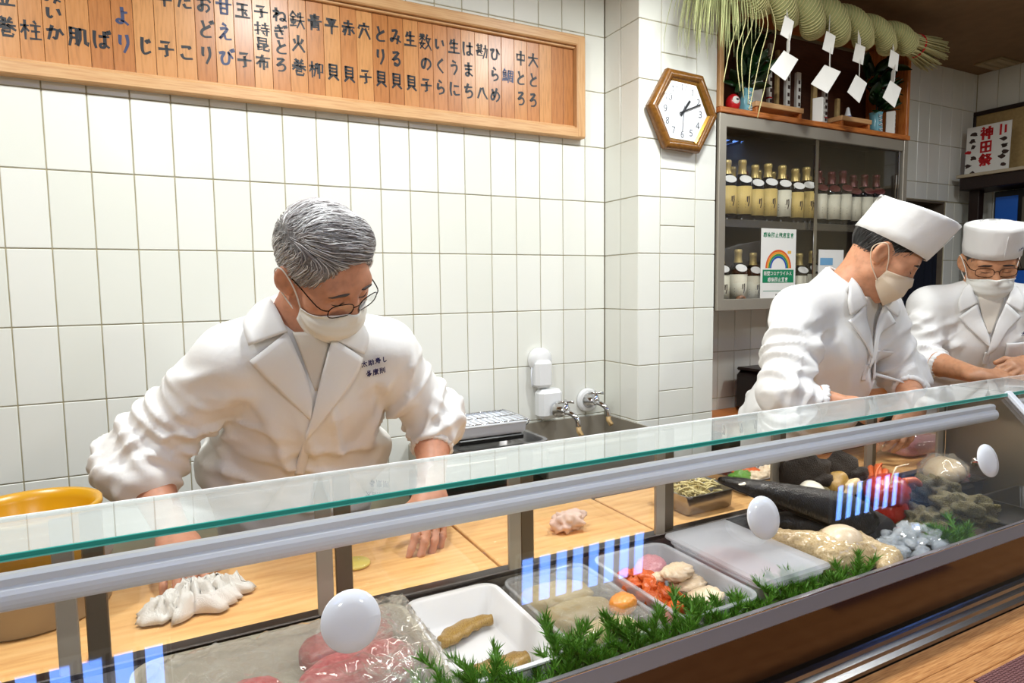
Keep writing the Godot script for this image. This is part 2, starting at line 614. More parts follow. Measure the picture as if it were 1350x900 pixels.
func make_room() -> void:
	structure(slab(V(-1.7, -0.1, -1.2), V(4.5, 0, 4.3)), M.floor, "floor", "dark kitchen floor behind the counter")
	structure(slab(V(-1.7, CEIL, -1.2), V(4.5, CEIL + 0.1, 4.3)), M.ceiling, "ceiling", "tan papered ceiling above the altar")
	# back wall behind the first cook, up to the inner corner
	var w := structure(slab(V(-1.6, 0, -0.15), V(1.827, CEIL, -0.0035)), M.grout, "wall_back", "white glazed tile wall behind the grey-haired cook")
	tiles(w, Vector3.ZERO, Vector3.RIGHT, Vector3.BACK, cols(-TILE_W * 3, 1.8265), rows(0.712, CEIL))
	# the pillar: its side towards the corner and its face
	w = structure(slab(V(1.8305, 0, -0.15), V(2.1855, CEIL, 0.1983)), M.grout, "wall_pillar", "white tiled pillar under the hexagonal clock")
	tiles(w, V(1.827, 0, 0.2018), Vector3.FORWARD, Vector3.LEFT, [0, 0.1055, 0.2018], rows(0.712, CEIL))
	tiles(w, V(0, 0, 0.2018), Vector3.RIGHT, Vector3.BACK, [1.827, 1.925], rows(0.712, CEIL))
	tiles(w, V(0, 0, 0.2018), Vector3.RIGHT, Vector3.BACK, [2.089, 2.189], rows(0.712, CEIL))
	tiles(w, V(0, 0, 0.2018), Vector3.RIGHT, Vector3.BACK, [1.925, 2.089], rows(0.712, CEIL, 0.1))
	tiles(w, V(2.189, 0, 0), Vector3.BACK, Vector3.RIGHT, [0, 0.1, 0.2018], rows(0.712, 1.29))
	# the wall behind the drinks cabinet and beside the doorway
	w = structure(slab(V(2.1855, 0, -0.15), V(3.55, CEIL, -0.0035)), M.grout, "wall_right_of_pillar", "shaded white tiles under the drinks cabinet")
	tiles(w, Vector3.ZERO, Vector3.RIGHT, Vector3.BACK, cols(2.1895, 3.55), rows(0.712, 1.3))
	w = structure(slab(V(3.55, 1.822, -0.15), V(4.29, CEIL, -0.0035)), M.grout, "wall_above_doorway", "dim white tiles above the dark doorway")
	tiles(w, Vector3.ZERO, Vector3.RIGHT, Vector3.BACK, cols(3.5501, 4.284), rows(1.824, CEIL))
	w = structure(slab(V(4.04, 0, -0.15), V(4.29, 1.822, -0.0035)), M.grout, "wall_beside_doorway", "strip of pale tiles right of the dark doorway")
	tiles(w, Vector3.ZERO, Vector3.RIGHT, Vector3.BACK, [4.041, 4.12, 4.2, 4.284], rows(0.712, 1.82))
	# right end wall
	w = structure(slab(V(4.2885, 0, -0.15), V(4.45, CEIL, 4.3)), M.grout, "wall_right", "pale tiled end wall beyond the third cook")
	tiles(w, V(4.285, 0, 0), Vector3.BACK, Vector3.LEFT, cols(0.0, 0.9, 0.1), rows(0.712, CEIL, 0.4))
	# the unseen rest of the room
	structure(slab(V(-1.7, 0, -0.15), V(-1.6, CEIL, 4.3)), M.plaster, "wall_left")
	structure(slab(V(-1.7, 0, 4.2), V(4.5, CEIL, 4.3)), M.plaster, "wall_front")
	# passage behind the doorway
	var p := MB.new()
	p.box(V(4.035, 0.91, -0.0795), V(0.008, 1.82, 0.145)).box(V(3.795, 1.817, -0.0795), V(0.48, 0.008, 0.145)).box(V(3.555, 0.91, -0.0795), V(0.008, 1.82, 0.145)).box(V(3.795, 0.92, -1.15), V(0.6, 1.84, 0.06)).box(V(3.5, 0.92, -0.65), V(0.06, 1.84, 1.0)).box(V(4.09, 0.92, -0.65), V(0.06, 1.84, 1.0)).box(V(3.795, 1.86, -0.65), V(0.6, 0.06, 1.0))
	structure(p.done(), M.passage, "wall_passage", "dark passage behind the doorway")


func make_back_counter() -> void:  # the cooks' worktop between the glass case and the standing room, and the low bench along the back wall
	var t := thing("cooks_worktop", "long wooden cooks' worktop behind the glass case", "worktop", V(0, 0, 0))
	var m := MB.new()
	m.box(V(1.3, 0.418, 0.835), V(5.4, 0.836, 0.23))
	put(m.done(), M.steel_dark, "base", t)
	for a in [[-1.3, 0.232], [0.238, 0.905], [0.911, 1.288], [1.294, 2.2], [2.206, 3.2], [3.206, 3.99]]:
		var zb := 0.62 if a[0] < 1.2 else 0.70
		put(MB.new().box(V((a[0] + a[1]) / 2, 0.848, (zb + 0.9455) / 2), V(a[1] - a[0], 0.024, 0.9455 - zb), 0.002).done(), M.board, "cutting_board", t)
	# splash strip of the worktop towards the case
	put(MB.new().box(V(1.3, 0.85, 0.951), V(5.4, 0.025, 0.009), 0.001).done(), M.steel_dark, "edge_strip", t)


# ---------------------------------------------------------------- brush lettering: each sign is a list of strokes, each stroke x, y, x, y ... in a square of 100 (y down)

const DAKU := [[78, 8, 84, 18], [90, 3, 96, 13]]
const GLYPHS := {
	"い": [[22, 25, 22, 65, 32, 78, 40, 68], [70, 28, 78, 55]],
	"く": [[65, 10, 30, 48, 68, 92]],
	"ら": [[40, 10, 58, 20], [32, 30, 30, 62, 55, 50, 75, 62, 68, 82, 40, 93]],
	"り": [[32, 15, 30, 50, 36, 55], [66, 10, 70, 50, 50, 95]],
	"よ": [[52, 30, 75, 28], [50, 8, 52, 70, 38, 85, 22, 76, 34, 66, 58, 74, 78, 88]],
	"し": [[35, 10, 33, 65, 45, 88, 75, 75]],
	"じ": [[35, 10, 33, 65, 45, 88, 75, 75], [55, 22, 62, 32], [68, 16, 75, 26]],
	"こ": [[25, 25, 70, 22, 60, 32], [22, 68, 35, 85, 78, 82]],
	"た": [[15, 28, 60, 24], [40, 8, 18, 85], [52, 48, 82, 45], [48, 72, 58, 85, 86, 82]],
	"お": [[14, 30, 60, 26], [38, 8, 38, 80, 22, 84, 18, 70, 40, 55, 68, 54, 76, 72, 60, 90], [70, 22, 84, 36]],
	"と": [[35, 10, 45, 42], [75, 30, 35, 55, 28, 78, 45, 90, 80, 86]],
	"え": [[42, 6, 58, 14], [28, 34, 66, 30, 20, 88, 45, 62, 55, 86, 85, 84]],
	"ひ": [[14, 30, 40, 24, 24, 55, 32, 85, 60, 80, 68, 40, 62, 18, 86, 50]],
	"か": [[14, 34, 58, 30, 52, 80, 40, 74], [36, 10, 18, 86], [70, 26, 86, 52]],
	"み": [[26, 16, 58, 14, 28, 72, 16, 78, 16, 64, 50, 62, 84, 78], [70, 44, 58, 90]],
	"ね": [[28, 8, 28, 92], [12, 30, 42, 26, 12, 70, 55, 34, 78, 40, 80, 70, 66, 86, 52, 78, 66, 70, 88, 84]],
	"ぎ": [[22, 26, 66, 18], [18, 46, 70, 38], [40, 6, 64, 62], [26, 62, 34, 88, 66, 86], [74, 8, 80, 18], [86, 4, 92, 14]],
	"ろ": [[28, 14, 66, 12, 24, 58, 58, 46, 74, 66, 60, 88, 32, 92]],
	"る": [[28, 14, 66, 12, 24, 60, 58, 46, 74, 66, 60, 88, 40, 90, 38, 76, 54, 82]],
	"の": [[50, 20, 34, 78, 18, 66, 24, 34, 52, 20, 80, 34, 82, 62, 58, 86]],
	"う": [[38, 8, 60, 16], [26, 38, 62, 32, 68, 56, 46, 92]],
	"に": [[20, 12, 16, 60, 22, 90], [46, 30, 80, 28], [44, 66, 54, 84, 86, 80]],
	"は": [[18, 12, 16, 60, 22, 90], [42, 32, 88, 30], [66, 10, 66, 78, 48, 86, 44, 74, 60, 68, 86, 84]],
	"ま": [[22, 24, 78, 22], [26, 46, 74, 44], [50, 6, 52, 78, 34, 86, 28, 74, 48, 66, 80, 84]],
	"ち": [[18, 28, 76, 22], [44, 6, 28, 58, 60, 46, 78, 62, 68, 84, 40, 94]],
	"め": [[26, 18, 44, 72], [62, 10, 44, 66, 26, 84, 16, 66, 32, 38, 64, 32, 84, 54, 76, 78, 58, 92]],
	"子": [[24, 16, 70, 14, 50, 34], [50, 34, 54, 82, 40, 88], [12, 52, 88, 48]],
	"貝": [[26, 8, 26, 66], [26, 8, 72, 8, 72, 66], [26, 28, 70, 28], [26, 46, 70, 46], [26, 66, 72, 66], [38, 70, 18, 92], [58, 70, 82, 92]],
	"赤": [[22, 22, 78, 20], [50, 6, 50, 40], [10, 42, 90, 40], [40, 42, 24, 90], [58, 42, 58, 88, 48, 84], [24, 58, 14, 74], [74, 56, 88, 74]],
	"平": [[20, 16, 80, 14], [32, 26, 38, 42], [68, 24, 60, 42], [8, 52, 92, 50], [50, 16, 50, 96]],
	"青": [[22, 14, 78, 12], [26, 26, 74, 24], [50, 4, 50, 38], [8, 40, 92, 38], [28, 50, 26, 92], [28, 50, 72, 50, 72, 90, 62, 88], [28, 62, 70, 62], [28, 74, 70, 74]],
	"柳": [[6, 30, 36, 28], [22, 6, 22, 94], [22, 34, 6, 62], [24, 36, 36, 50], [46, 18, 42, 56, 34, 86], [46, 18, 58, 12], [58, 20, 58, 70], [44, 44, 56, 40], [68, 16, 68, 96], [68, 16, 90, 16, 88, 64, 78, 60]],
	"穴": [[50, 4, 50, 16], [14, 34, 16, 20, 86, 18, 80, 32], [40, 36, 14, 92], [58, 36, 88, 90]],
	"生": [[30, 12, 18, 38], [22, 30, 80, 28], [50, 6, 50, 86], [24, 58, 76, 56], [8, 88, 92, 86]],
	"数": [[8, 22, 48, 20], [28, 6, 28, 44], [14, 8, 20, 16], [42, 8, 36, 16], [26, 24, 8, 44], [30, 26, 46, 40], [26, 48, 14, 72, 42, 92], [6, 62, 50, 60], [40, 60, 12, 94], [66, 6, 54, 36], [60, 28, 94, 26], [82, 28, 70, 70, 46, 96], [60, 40, 94, 96]],
	"勘": [[8, 16, 56, 14], [20, 6, 20, 48], [46, 6, 46, 46], [20, 28, 46, 28], [20, 40, 46, 40], [6, 50, 60, 48], [28, 52, 16, 66], [36, 52, 48, 64], [12, 52, 12, 76, 58, 76], [66, 30, 94, 28, 88, 88, 76, 82], [80, 8, 78, 48, 60, 94]],
	"八": [[38, 22, 14, 84], [54, 18, 64, 50, 90, 84]],
	"鯛": [[22, 6, 8, 26], [18, 16, 36, 16, 28, 28], [10, 30, 10, 58, 40, 58, 40, 30, 10, 30], [25, 30, 25, 58], [10, 44, 40, 44], [8, 70, 4, 84], [18, 70, 20, 82], [28, 68, 32, 80], [38, 66, 44, 78], [54, 14, 50, 92], [54, 14, 92, 14, 90, 90, 82, 86], [62, 30, 84, 30], [73, 22, 73, 48], [60, 48, 86, 48], [64, 60, 64, 80, 82, 80, 82, 60, 64, 60]],
	"中": [[18, 28, 18, 62, 82, 62, 82, 28, 18, 28], [50, 6, 50, 96]],
	"大": [[10, 36, 90, 34], [50, 8, 44, 50, 12, 92], [50, 44, 90, 90]],
	"太": [[10, 36, 90, 34], [50, 8, 44, 50, 12, 92], [50, 44, 90, 90], [46, 76, 56, 88]],
	"玉": [[20, 18, 80, 16], [24, 48, 76, 46], [50, 18, 50, 84], [10, 86, 90, 84], [64, 60, 74, 72]],
	"甘": [[8, 32, 92, 30], [32, 10, 32, 84], [68, 10, 68, 84], [32, 56, 68, 56], [32, 84, 68, 84]],
	"持": [[6, 28, 40, 26], [24, 6, 24, 88, 14, 82], [6, 62, 40, 54], [50, 22, 88, 20], [68, 6, 68, 40], [44, 42, 94, 40], [46, 60, 92, 58], [76, 42, 76, 90, 66, 86], [54, 70, 62, 80]],
	"昆": [[26, 8, 26, 44, 74, 44, 74, 8, 26, 8], [26, 26, 74, 26], [24, 54, 24, 88, 46, 80], [24, 68, 46, 66], [82, 52, 60, 66], [58, 52, 58, 86, 88, 88, 88, 76]],
	"布": [[10, 22, 90, 20], [46, 6, 34, 40, 10, 64], [30, 48, 30, 84], [30, 48, 74, 46, 72, 82, 62, 78], [52, 34, 52, 96]],
	"鉄": [[24, 6, 6, 32], [24, 8, 44, 28], [12, 36, 38, 34], [8, 52, 42, 50], [24, 36, 24, 84], [12, 60, 16, 72], [38, 58, 32, 72], [6, 86, 44, 82], [58, 14, 50, 34], [54, 32, 90, 30], [48, 54, 94, 52], [70, 8, 70, 50, 48, 94], [70, 54, 92, 94]],
	"火": [[24, 30, 30, 48], [76, 26, 66, 46], [50, 6, 48, 50, 14, 92], [50, 46, 86, 92]],
	"巻": [[30, 6, 38, 18], [70, 6, 60, 18], [22, 26, 78, 24], [10, 42, 90, 40], [44, 10, 40, 40, 10, 62], [58, 40, 90, 60], [34, 56, 66, 54, 66, 70, 34, 70], [34, 70, 34, 90, 76, 90, 78, 80]],
	"柱": [[6, 30, 40, 28], [24, 6, 24, 94], [24, 34, 6, 64], [26, 38, 40, 54], [66, 6, 74, 16], [50, 26, 94, 24], [72, 26, 72, 88], [54, 54, 90, 52], [46, 90, 96, 88]],
	"肌": [[14, 10, 14, 60, 6, 94], [14, 10, 42, 10, 42, 90, 34, 86], [14, 34, 40, 34], [14, 56, 40, 56], [58, 12, 58, 60, 46, 92], [58, 12, 82, 12, 82, 80, 94, 88, 96, 74]],
	"立": [[50, 10, 50, 24], [16, 30, 84, 28], [34, 40, 40, 70], [66, 38, 58, 70], [8, 80, 92, 78]],
	"年": [[30, 10, 16, 34], [26, 22, 80, 20], [30, 42, 74, 40], [30, 42, 30, 62], [8, 64, 92, 62], [54, 22, 54, 96]],
	"神": [[20, 4, 28, 14], [8, 26, 36, 24, 10, 58], [24, 44, 24, 96], [28, 50, 38, 60], [48, 22, 48, 68, 88, 68, 88, 22, 48, 22], [48, 44, 88, 44], [68, 4, 68, 96]],
	"田": [[16, 14, 16, 90, 84, 90, 84, 14, 16, 14], [16, 52, 84, 52], [50, 14, 50, 90]],
	"祭": [[34, 4, 12, 36], [24, 16, 46, 14, 36, 34, 10, 52], [22, 26, 36, 34], [60, 12, 88, 12, 70, 34], [58, 16, 72, 36, 94, 50], [32, 46, 68, 46], [16, 62, 84, 62], [50, 62, 50, 94, 40, 90], [32, 72, 18, 90], [68, 72, 84, 88]],
	"助": [[16, 12, 16, 78], [16, 12, 44, 12, 44, 78], [16, 34, 44, 34], [16, 54, 44, 54], [6, 82, 50, 74], [56, 32, 92, 30, 88, 88, 76, 84], [72, 8, 70, 50, 50, 94]],
	"寿": [[22, 14, 80, 12], [26, 26, 76, 24], [10, 40, 90, 38], [50, 4, 40, 40, 10, 84], [30, 56, 92, 54], [72, 44, 72, 90, 60, 86], [46, 66, 54, 76]],
	"峯": [[30, 4, 30, 22, 70, 22, 70, 6], [50, 0, 50, 22], [30, 32, 12, 50], [30, 36, 70, 34, 40, 56], [44, 42, 90, 60], [26, 64, 74, 62], [22, 76, 78, 74], [50, 58, 50, 98]],
	"康": [[50, 2, 50, 10], [16, 14, 90, 12], [18, 14, 16, 60, 6, 94], [34, 26, 80, 26, 80, 48, 32, 48], [28, 38, 92, 36], [56, 18, 56, 92, 46, 88], [36, 60, 46, 70], [30, 86, 48, 74], [80, 56, 66, 66], [64, 70, 90, 90]],
	"則": [[12, 10, 12, 66, 46, 66, 46, 10, 12, 10], [12, 28, 46, 28], [12, 46, 46, 46], [22, 70, 8, 92], [38, 70, 50, 88], [64, 16, 64, 66], [86, 6, 86, 90, 76, 86]],
	"感": [[10, 18, 90, 16], [14, 18, 12, 60, 4, 80], [24, 30, 50, 30], [26, 40, 26, 54, 48, 54, 48, 40, 26, 40], [56, 4, 66, 40, 88, 62], [82, 30, 64, 58], [20, 70, 16, 88], [36, 68, 36, 90, 70, 90, 72, 80], [50, 66, 56, 76], [78, 66, 88, 82]],
	"染": [[8, 10, 18, 18], [4, 28, 14, 34], [8, 52, 26, 30], [40, 20, 64, 18, 62, 44, 76, 46, 78, 36], [52, 6, 48, 30, 32, 46], [8, 60, 92, 58], [50, 50, 50, 98], [46, 62, 12, 92], [54, 62, 88, 92]],
	"防": [[10, 8, 10, 96], [10, 8, 36, 8, 24, 34, 38, 54, 22, 62], [66, 2, 68, 16], [44, 20, 94, 18], [62, 20, 58, 60, 38, 96], [60, 46, 86, 44, 82, 90, 70, 86]],
	"止": [[52, 8, 52, 86], [52, 44, 84, 42], [26, 36, 26, 86], [8, 88, 94, 86]],
	"徹": [[24, 4, 8, 26], [28, 28, 8, 54], [20, 44, 20, 96], [34, 20, 62, 18], [48, 6, 48, 18], [40, 34, 58, 34, 58, 60], [40, 34, 40, 62], [40, 50, 58, 50], [74, 6, 64, 34], [70, 26, 96, 24], [86, 26, 60, 94], [68, 44, 96, 94]],
	"底": [[50, 2, 50, 12], [14, 16, 92, 14], [18, 16, 16, 60, 4, 94], [34, 36, 34, 82, 52, 72], [34, 36, 84, 26], [34, 54, 86, 50], [58, 32, 70, 72, 90, 88, 92, 74], [30, 94, 72, 92]],
	"宣": [[50, 2, 50, 10], [12, 28, 14, 14, 88, 12, 84, 26], [24, 32, 76, 32], [30, 44, 30, 78, 70, 78, 70, 44, 30, 44], [30, 60, 70, 60], [10, 92, 92, 90]],
	"言": [[46, 4, 56, 12], [10, 22, 92, 20], [26, 36, 76, 36], [26, 50, 76, 50], [28, 64, 28, 94, 74, 94, 74, 64, 28, 64]],
	"新": [[28, 2, 28, 10], [8, 16, 48, 14], [16, 22, 20, 34], [40, 20, 34, 34], [6, 40, 50, 38], [28, 40, 28, 96], [8, 56, 48, 54], [26, 60, 6, 84], [32, 62, 48, 78], [86, 6, 60, 16, 58, 60, 48, 94], [60, 42, 96, 40], [78, 42, 78, 96]],
	"型": [[8, 10, 54, 8], [4, 32, 58, 30], [22, 10, 20, 40, 8, 56], [42, 8, 42, 54], [70, 10, 70, 40], [88, 4, 88, 52, 78, 48], [22, 70, 78, 68], [50, 56, 50, 92], [6, 94, 94, 92]],
	"コ": [[20, 22, 78, 20, 76, 80], [18, 80, 80, 78]],
	"ロ": [[22, 22, 22, 84], [22, 22, 80, 22, 78, 84], [22, 80, 78, 80]],
	"ナ": [[12, 34, 90, 32], [54, 8, 50, 56, 26, 92]],
	"ウ": [[50, 6, 50, 22], [20, 46, 22, 26, 82, 24, 70, 66, 38, 94]],
	"イ": [[78, 10, 16, 56], [52, 36, 52, 94]],
	"ル": [[30, 16, 28, 60, 10, 90], [58, 12, 58, 84, 92, 54]],
	"ス": [[22, 18, 76, 16, 16, 90], [50, 54, 86, 88]],
}
const VOICED := {"ど": "と", "び": "ひ", "ば": "は"}
const ROUND := "いくらりよしじこたおとえひかみねぎろるのうにはまちめ"


func strokes_of(ch: String) -> Array:
	if VOICED.has(ch):
		return GLYPHS[VOICED[ch]] + DAKU
	return GLYPHS[ch]


func ink(m: MB, ch: String, w: float, place: Callable, thin := false) -> void:  # place(x, y in 0..1 with y down) gives the point on the written surface, w is the brush's width in that square
	var curvy: bool = ROUND.contains(ch) or VOICED.has(ch)
	for s in strokes_of(ch):
		var pts := []
		for i in range(0, s.size(), 2):
			pts.append(Vector2(s[i], s[i + 1]) / 100.0)
		if curvy and pts.size() > 2:
			pts = smooth_path(pts, 4)
		var k := pts.size()
		var L := []
		var R := []
		for i in k:
			var t: Vector2 = (pts[mini(i + 1, k - 1)] - pts[maxi(i - 1, 0)]).normalized()
			var u := float(i) / (k - 1)
			var hw := w * 0.5 * (1.0 if thin else 1.12 - 0.45 * u + 0.25 * absf(t.y))
			var nrm := Vector2(-t.y, t.x) * hw
			var p: Vector2 = pts[i]
			if i == 0: p -= t * hw * 0.6
			if i == k - 1: p += t * hw * 0.6
			L.append(place.call(p.x + nrm.x, p.y + nrm.y))
			R.append(place.call(p.x - nrm.x, p.y - nrm.y))
		for i in k - 1:
			m.quad(L[i], L[i + 1], R[i + 1], R[i])


func word(m: MB, text: String, at: Vector3, ux: Vector3, uy: Vector3, size: float, w := 0.13, upright := false, gap := 1.05) -> void:  # a line of signs on a flat surface; ux to the right, uy down
	for i in text.length():
		var o := at + (uy if upright else ux) * size * gap * i
		ink(m, text[i], w, func(x: float, y: float) -> Vector3: return o + ux * x * size + uy * y * size, true)


# ---------------------------------------------------------------- the menu board

# the slats from the left: signs from the top, an empty string where the slat is bare there (three places, or four where the name is long)
const MENU := [
	["", "立", "巻"], ["", "", "柱"], ["", "み", "い", "か"], ["", "", "肌"], ["", "", "ば"], ["", "よ", "り"], ["", "", "じ"], ["年", "", "子"], ["た", "", "こ"],
	["お", "ど", "り"], ["甘", "え", "び"], ["玉", "", "子"], ["子", "持", "昆", "布"], ["ね", "ぎ", "と", "ろ"], ["鉄", "火", "巻"], ["青", "", "柳"], ["平", "", "貝"],
	["赤", "", "貝"], ["穴", "", "子"], ["と", "り", "貝"], ["み", "る", "貝"], ["生", "", "貝"], ["数", "の", "子"], ["い", "く", "ら"], ["生", "う", "に"],
	["は", "ま", "ち"], ["勘", "", "八"], ["ひ", "ら", "め"], ["", "鯛", ""], ["中", "と", "ろ"], ["大", "と", "ろ"], [], [], [],
]
const FADED := [5, 10, 28]


func make_menu_board() -> void:
	var x0 := -0.42
	var x1 := 1.719
	var y0 := 1.931
	var y1 := 2.289
	var fw := 0.036
	var t := thing("menu_board", "long framed wooden menu board with brush-written slats above the grey-haired cook", "sign", V(0, 0, 0))
	for a in [[y0, y0 + fw], [y1 - fw, y1]]:
		put(MB.new().box(V((x0 + x1) / 2, (a[0] + a[1]) / 2, 0.0185), V(x1 - x0, a[1] - a[0], 0.033), 0.004).done(), M.frame_wood, "frame_rail", t)
	for a in [[x0, x0 + fw], [x1 - fw, x1]]:
		put(MB.new().box(V((a[0] + a[1]) / 2, (y0 + y1) / 2, 0.0195), V(a[1] - a[0], y1 - y0 - 0.004, 0.033), 0.004).done(), M.frame_wood_v, "frame_stile", t)
	# inner lip of the frame
	put(MB.new().box(V((x0 + x1) / 2, y0 + fw + 0.004, 0.013), V(x1 - x0 - 2 * fw, 0.008, 0.016), 0.002).box(V((x0 + x1) / 2, y1 - fw - 0.004, 0.013), V(x1 - x0 - 2 * fw, 0.008, 0.016), 0.002).done(), M.frame_wood, "inner_lip", t)
	var lo := y0 + fw + 0.008
	var hi := y1 - fw - 0.008
	var step := 0.0493
	for i in range(-9, MENU.size()):
		var c: Array = MENU[i] if i >= 0 else []
		var mid := 0.038 + step * i
		var a := x0 + fw if i == -9 else mid - step / 2
		var b := x1 - fw if i == MENU.size() - 1 else mid + step / 2
		var zf := 0.0085 + rng.randf_range(0.0, 0.0012)
		var s := put(MB.new().box(V(0, 0, -0.003), V(b - a - 0.001, hi - lo, 0.006), 0.0007).done(), M["slat%d" % (rng.randi() % 4)], "menu_slat", t, V((a + b) / 2, (lo + hi) / 2, zf))
		for k in c.size():
			if c[k] == "":
				continue
			var sz := 0.045
			var sy := 0.042 if c.size() > 3 else 0.05
			var h: float = [0.258, 0.210, 0.168, 0.119][k] if c.size() > 3 else [0.253, 0.186, 0.118][k]
			var o := V(mid - (a + b) / 2 - sz / 2 + rng.randf_range(-0.001, 0.001), y0 + h + sy / 2 - (lo + hi) / 2, 0.0004)
			var m := MB.new()
			ink(m, c[k], 0.1 if strokes_of(c[k]).size() > 8 else 0.135, func(x: float, y: float) -> Vector3: return o + V(x * sz, -y * sy, 0))
			put(m.done(), M.ink_blue if i in FADED else M.ink, "brush_letter", s)


# ---------------------------------------------------------------- the clock

func hexagon(r: float) -> PackedVector2Array:
	var p := PackedVector2Array()
	for i in 6:
		p.append(Vector2(cos(TAU * i / 6.0), sin(TAU * i / 6.0)) * r)
	return p


func make_clock() -> void:
	var t := thing("wall_clock", "brown wooden hexagonal wall clock on the tiled pillar", "clock", V(2.004, 2.012, 0.203))
	t.rotation.z = -0.035
	var prof := [[0.150, 0.0], [0.158, 0.01], [0.158, 0.026], [0.150, 0.037], [0.136, 0.04], [0.125, 0.036], [0.121, 0.028]]  # radius, depth of the rounded moulding
	var m := MB.new().smooth(1)
	for k in 6:
		m.smooth(2 + k)
		for i in prof.size() - 1:
			var p := func(a: Array, j: int) -> Vector3: return V(cos(TAU * j / 6.0) * a[0], sin(TAU * j / 6.0) * a[0], a[1])
			m.face([p.call(prof[i], k), p.call(prof[i], k + 1), p.call(prof[i + 1], k + 1), p.call(prof[i + 1], k)], V(cos(TAU * (k + 0.5) / 6), sin(TAU * (k + 0.5) / 6), 1.0) if i < 4 else V(-cos(TAU * (k + 0.5) / 6), -sin(TAU * (k + 0.5) / 6), 0.3))
	put(m.done(), M.clock_wood, "case", t)
	m = MB.new()
	for k in 6:
		var q := func(r: float, j: int, z: float) -> Vector3: return V(cos(TAU * j / 6.0) * r, sin(TAU * j / 6.0) * r, z)
		m.face([q.call(0.122, k, 0.03), q.call(0.122, k + 1, 0.03), q.call(0.113, k + 1, 0.0235), q.call(0.113, k, 0.0235)], V(0, 0, 1))
	put(m.done(), M.gold, "inner_bezel", t)
	put(MB.new().prism(hexagon(0.122), 0.001, 0.023).done(), M.white_gloss, "dial", t)
	var grey := plain(Color(0.34, 0.35, 0.38), 0.5)
	for h in range(1, 13):
		var tm := TextMesh.new()
		var fnt := SystemFont.new()
		fnt.font_names = ["Droid Sans"]
		tm.font = fnt
		tm.text = str(h)
		tm.font_size = 32
		tm.pixel_size = 0.00098
		tm.depth = 0.0006
		var a := TAU * h / 12.0
		put(tm, grey, "numeral", t, V(sin(a) * 0.081, cos(a) * 0.081, 0.0236))
	var hand := func(ang: float, r: float, w: float, z: float, mm: Material, called: String) -> void:
		var d := V(sin(ang), cos(ang), 0)
		var s := V(d.y, -d.x, 0)
		put(MB.new().at(V(0, 0, z), Basis(s, d, V(0, 0, 1))).box(V(0, r / 2 - 0.01, 0), V(w, r + 0.02, 0.0012), 0.0004).done(), mm, called, t)
	hand.call(TAU * (1.18 / 12.0), 0.05, 0.009, 0.0255, M.ink, "hour_hand")
	hand.call(TAU * (11.0 / 60.0), 0.085, 0.005, 0.0272, M.ink, "minute_hand")
	hand.call(TAU * (30.5 / 60.0), 0.07, 0.002, 0.0288, grey, "second_hand")
	put(MB.new().smooth().blob(V(0, 0, 0.0275), V(0.006, 0.006, 0.003), 6).done(), M.ink, "hub", t)


# ---------------------------------------------------------------- the refrigerated glass case

const CASE_BACK := 0.967
const GLASS_TOP := 1.10
const GLASS_EDGE := 1.121  # z of the front edge of the top pane
const RIM_Y := 0.877
const RIM_Z := 1.332


func extrude_x(outline: Array, xa: float, xb: float) -> Mesh:  # outline: [z, y] pairs drawn out along x
	var p := PackedVector2Array()
	for q in outline:
		p.append(Vector2(q[0], q[1]))
	var m := MB.new()
	m.xf = Transform3D(Basis(V(0, 0, 1), V(0, 1, 0), V(1, 0, 0)), Vector3.ZERO)
	return m.prism(p, xa, xb).done()


func make_case() -> void:
	glass_case(-0.42, 2.352, "long glass-fronted sushi case of seafood in front of the cooks", 8, 0.235)
	glass_case(2.362, 3.96, "second glass sushi case beyond the sloping steel joint bar", 5, 2.4)


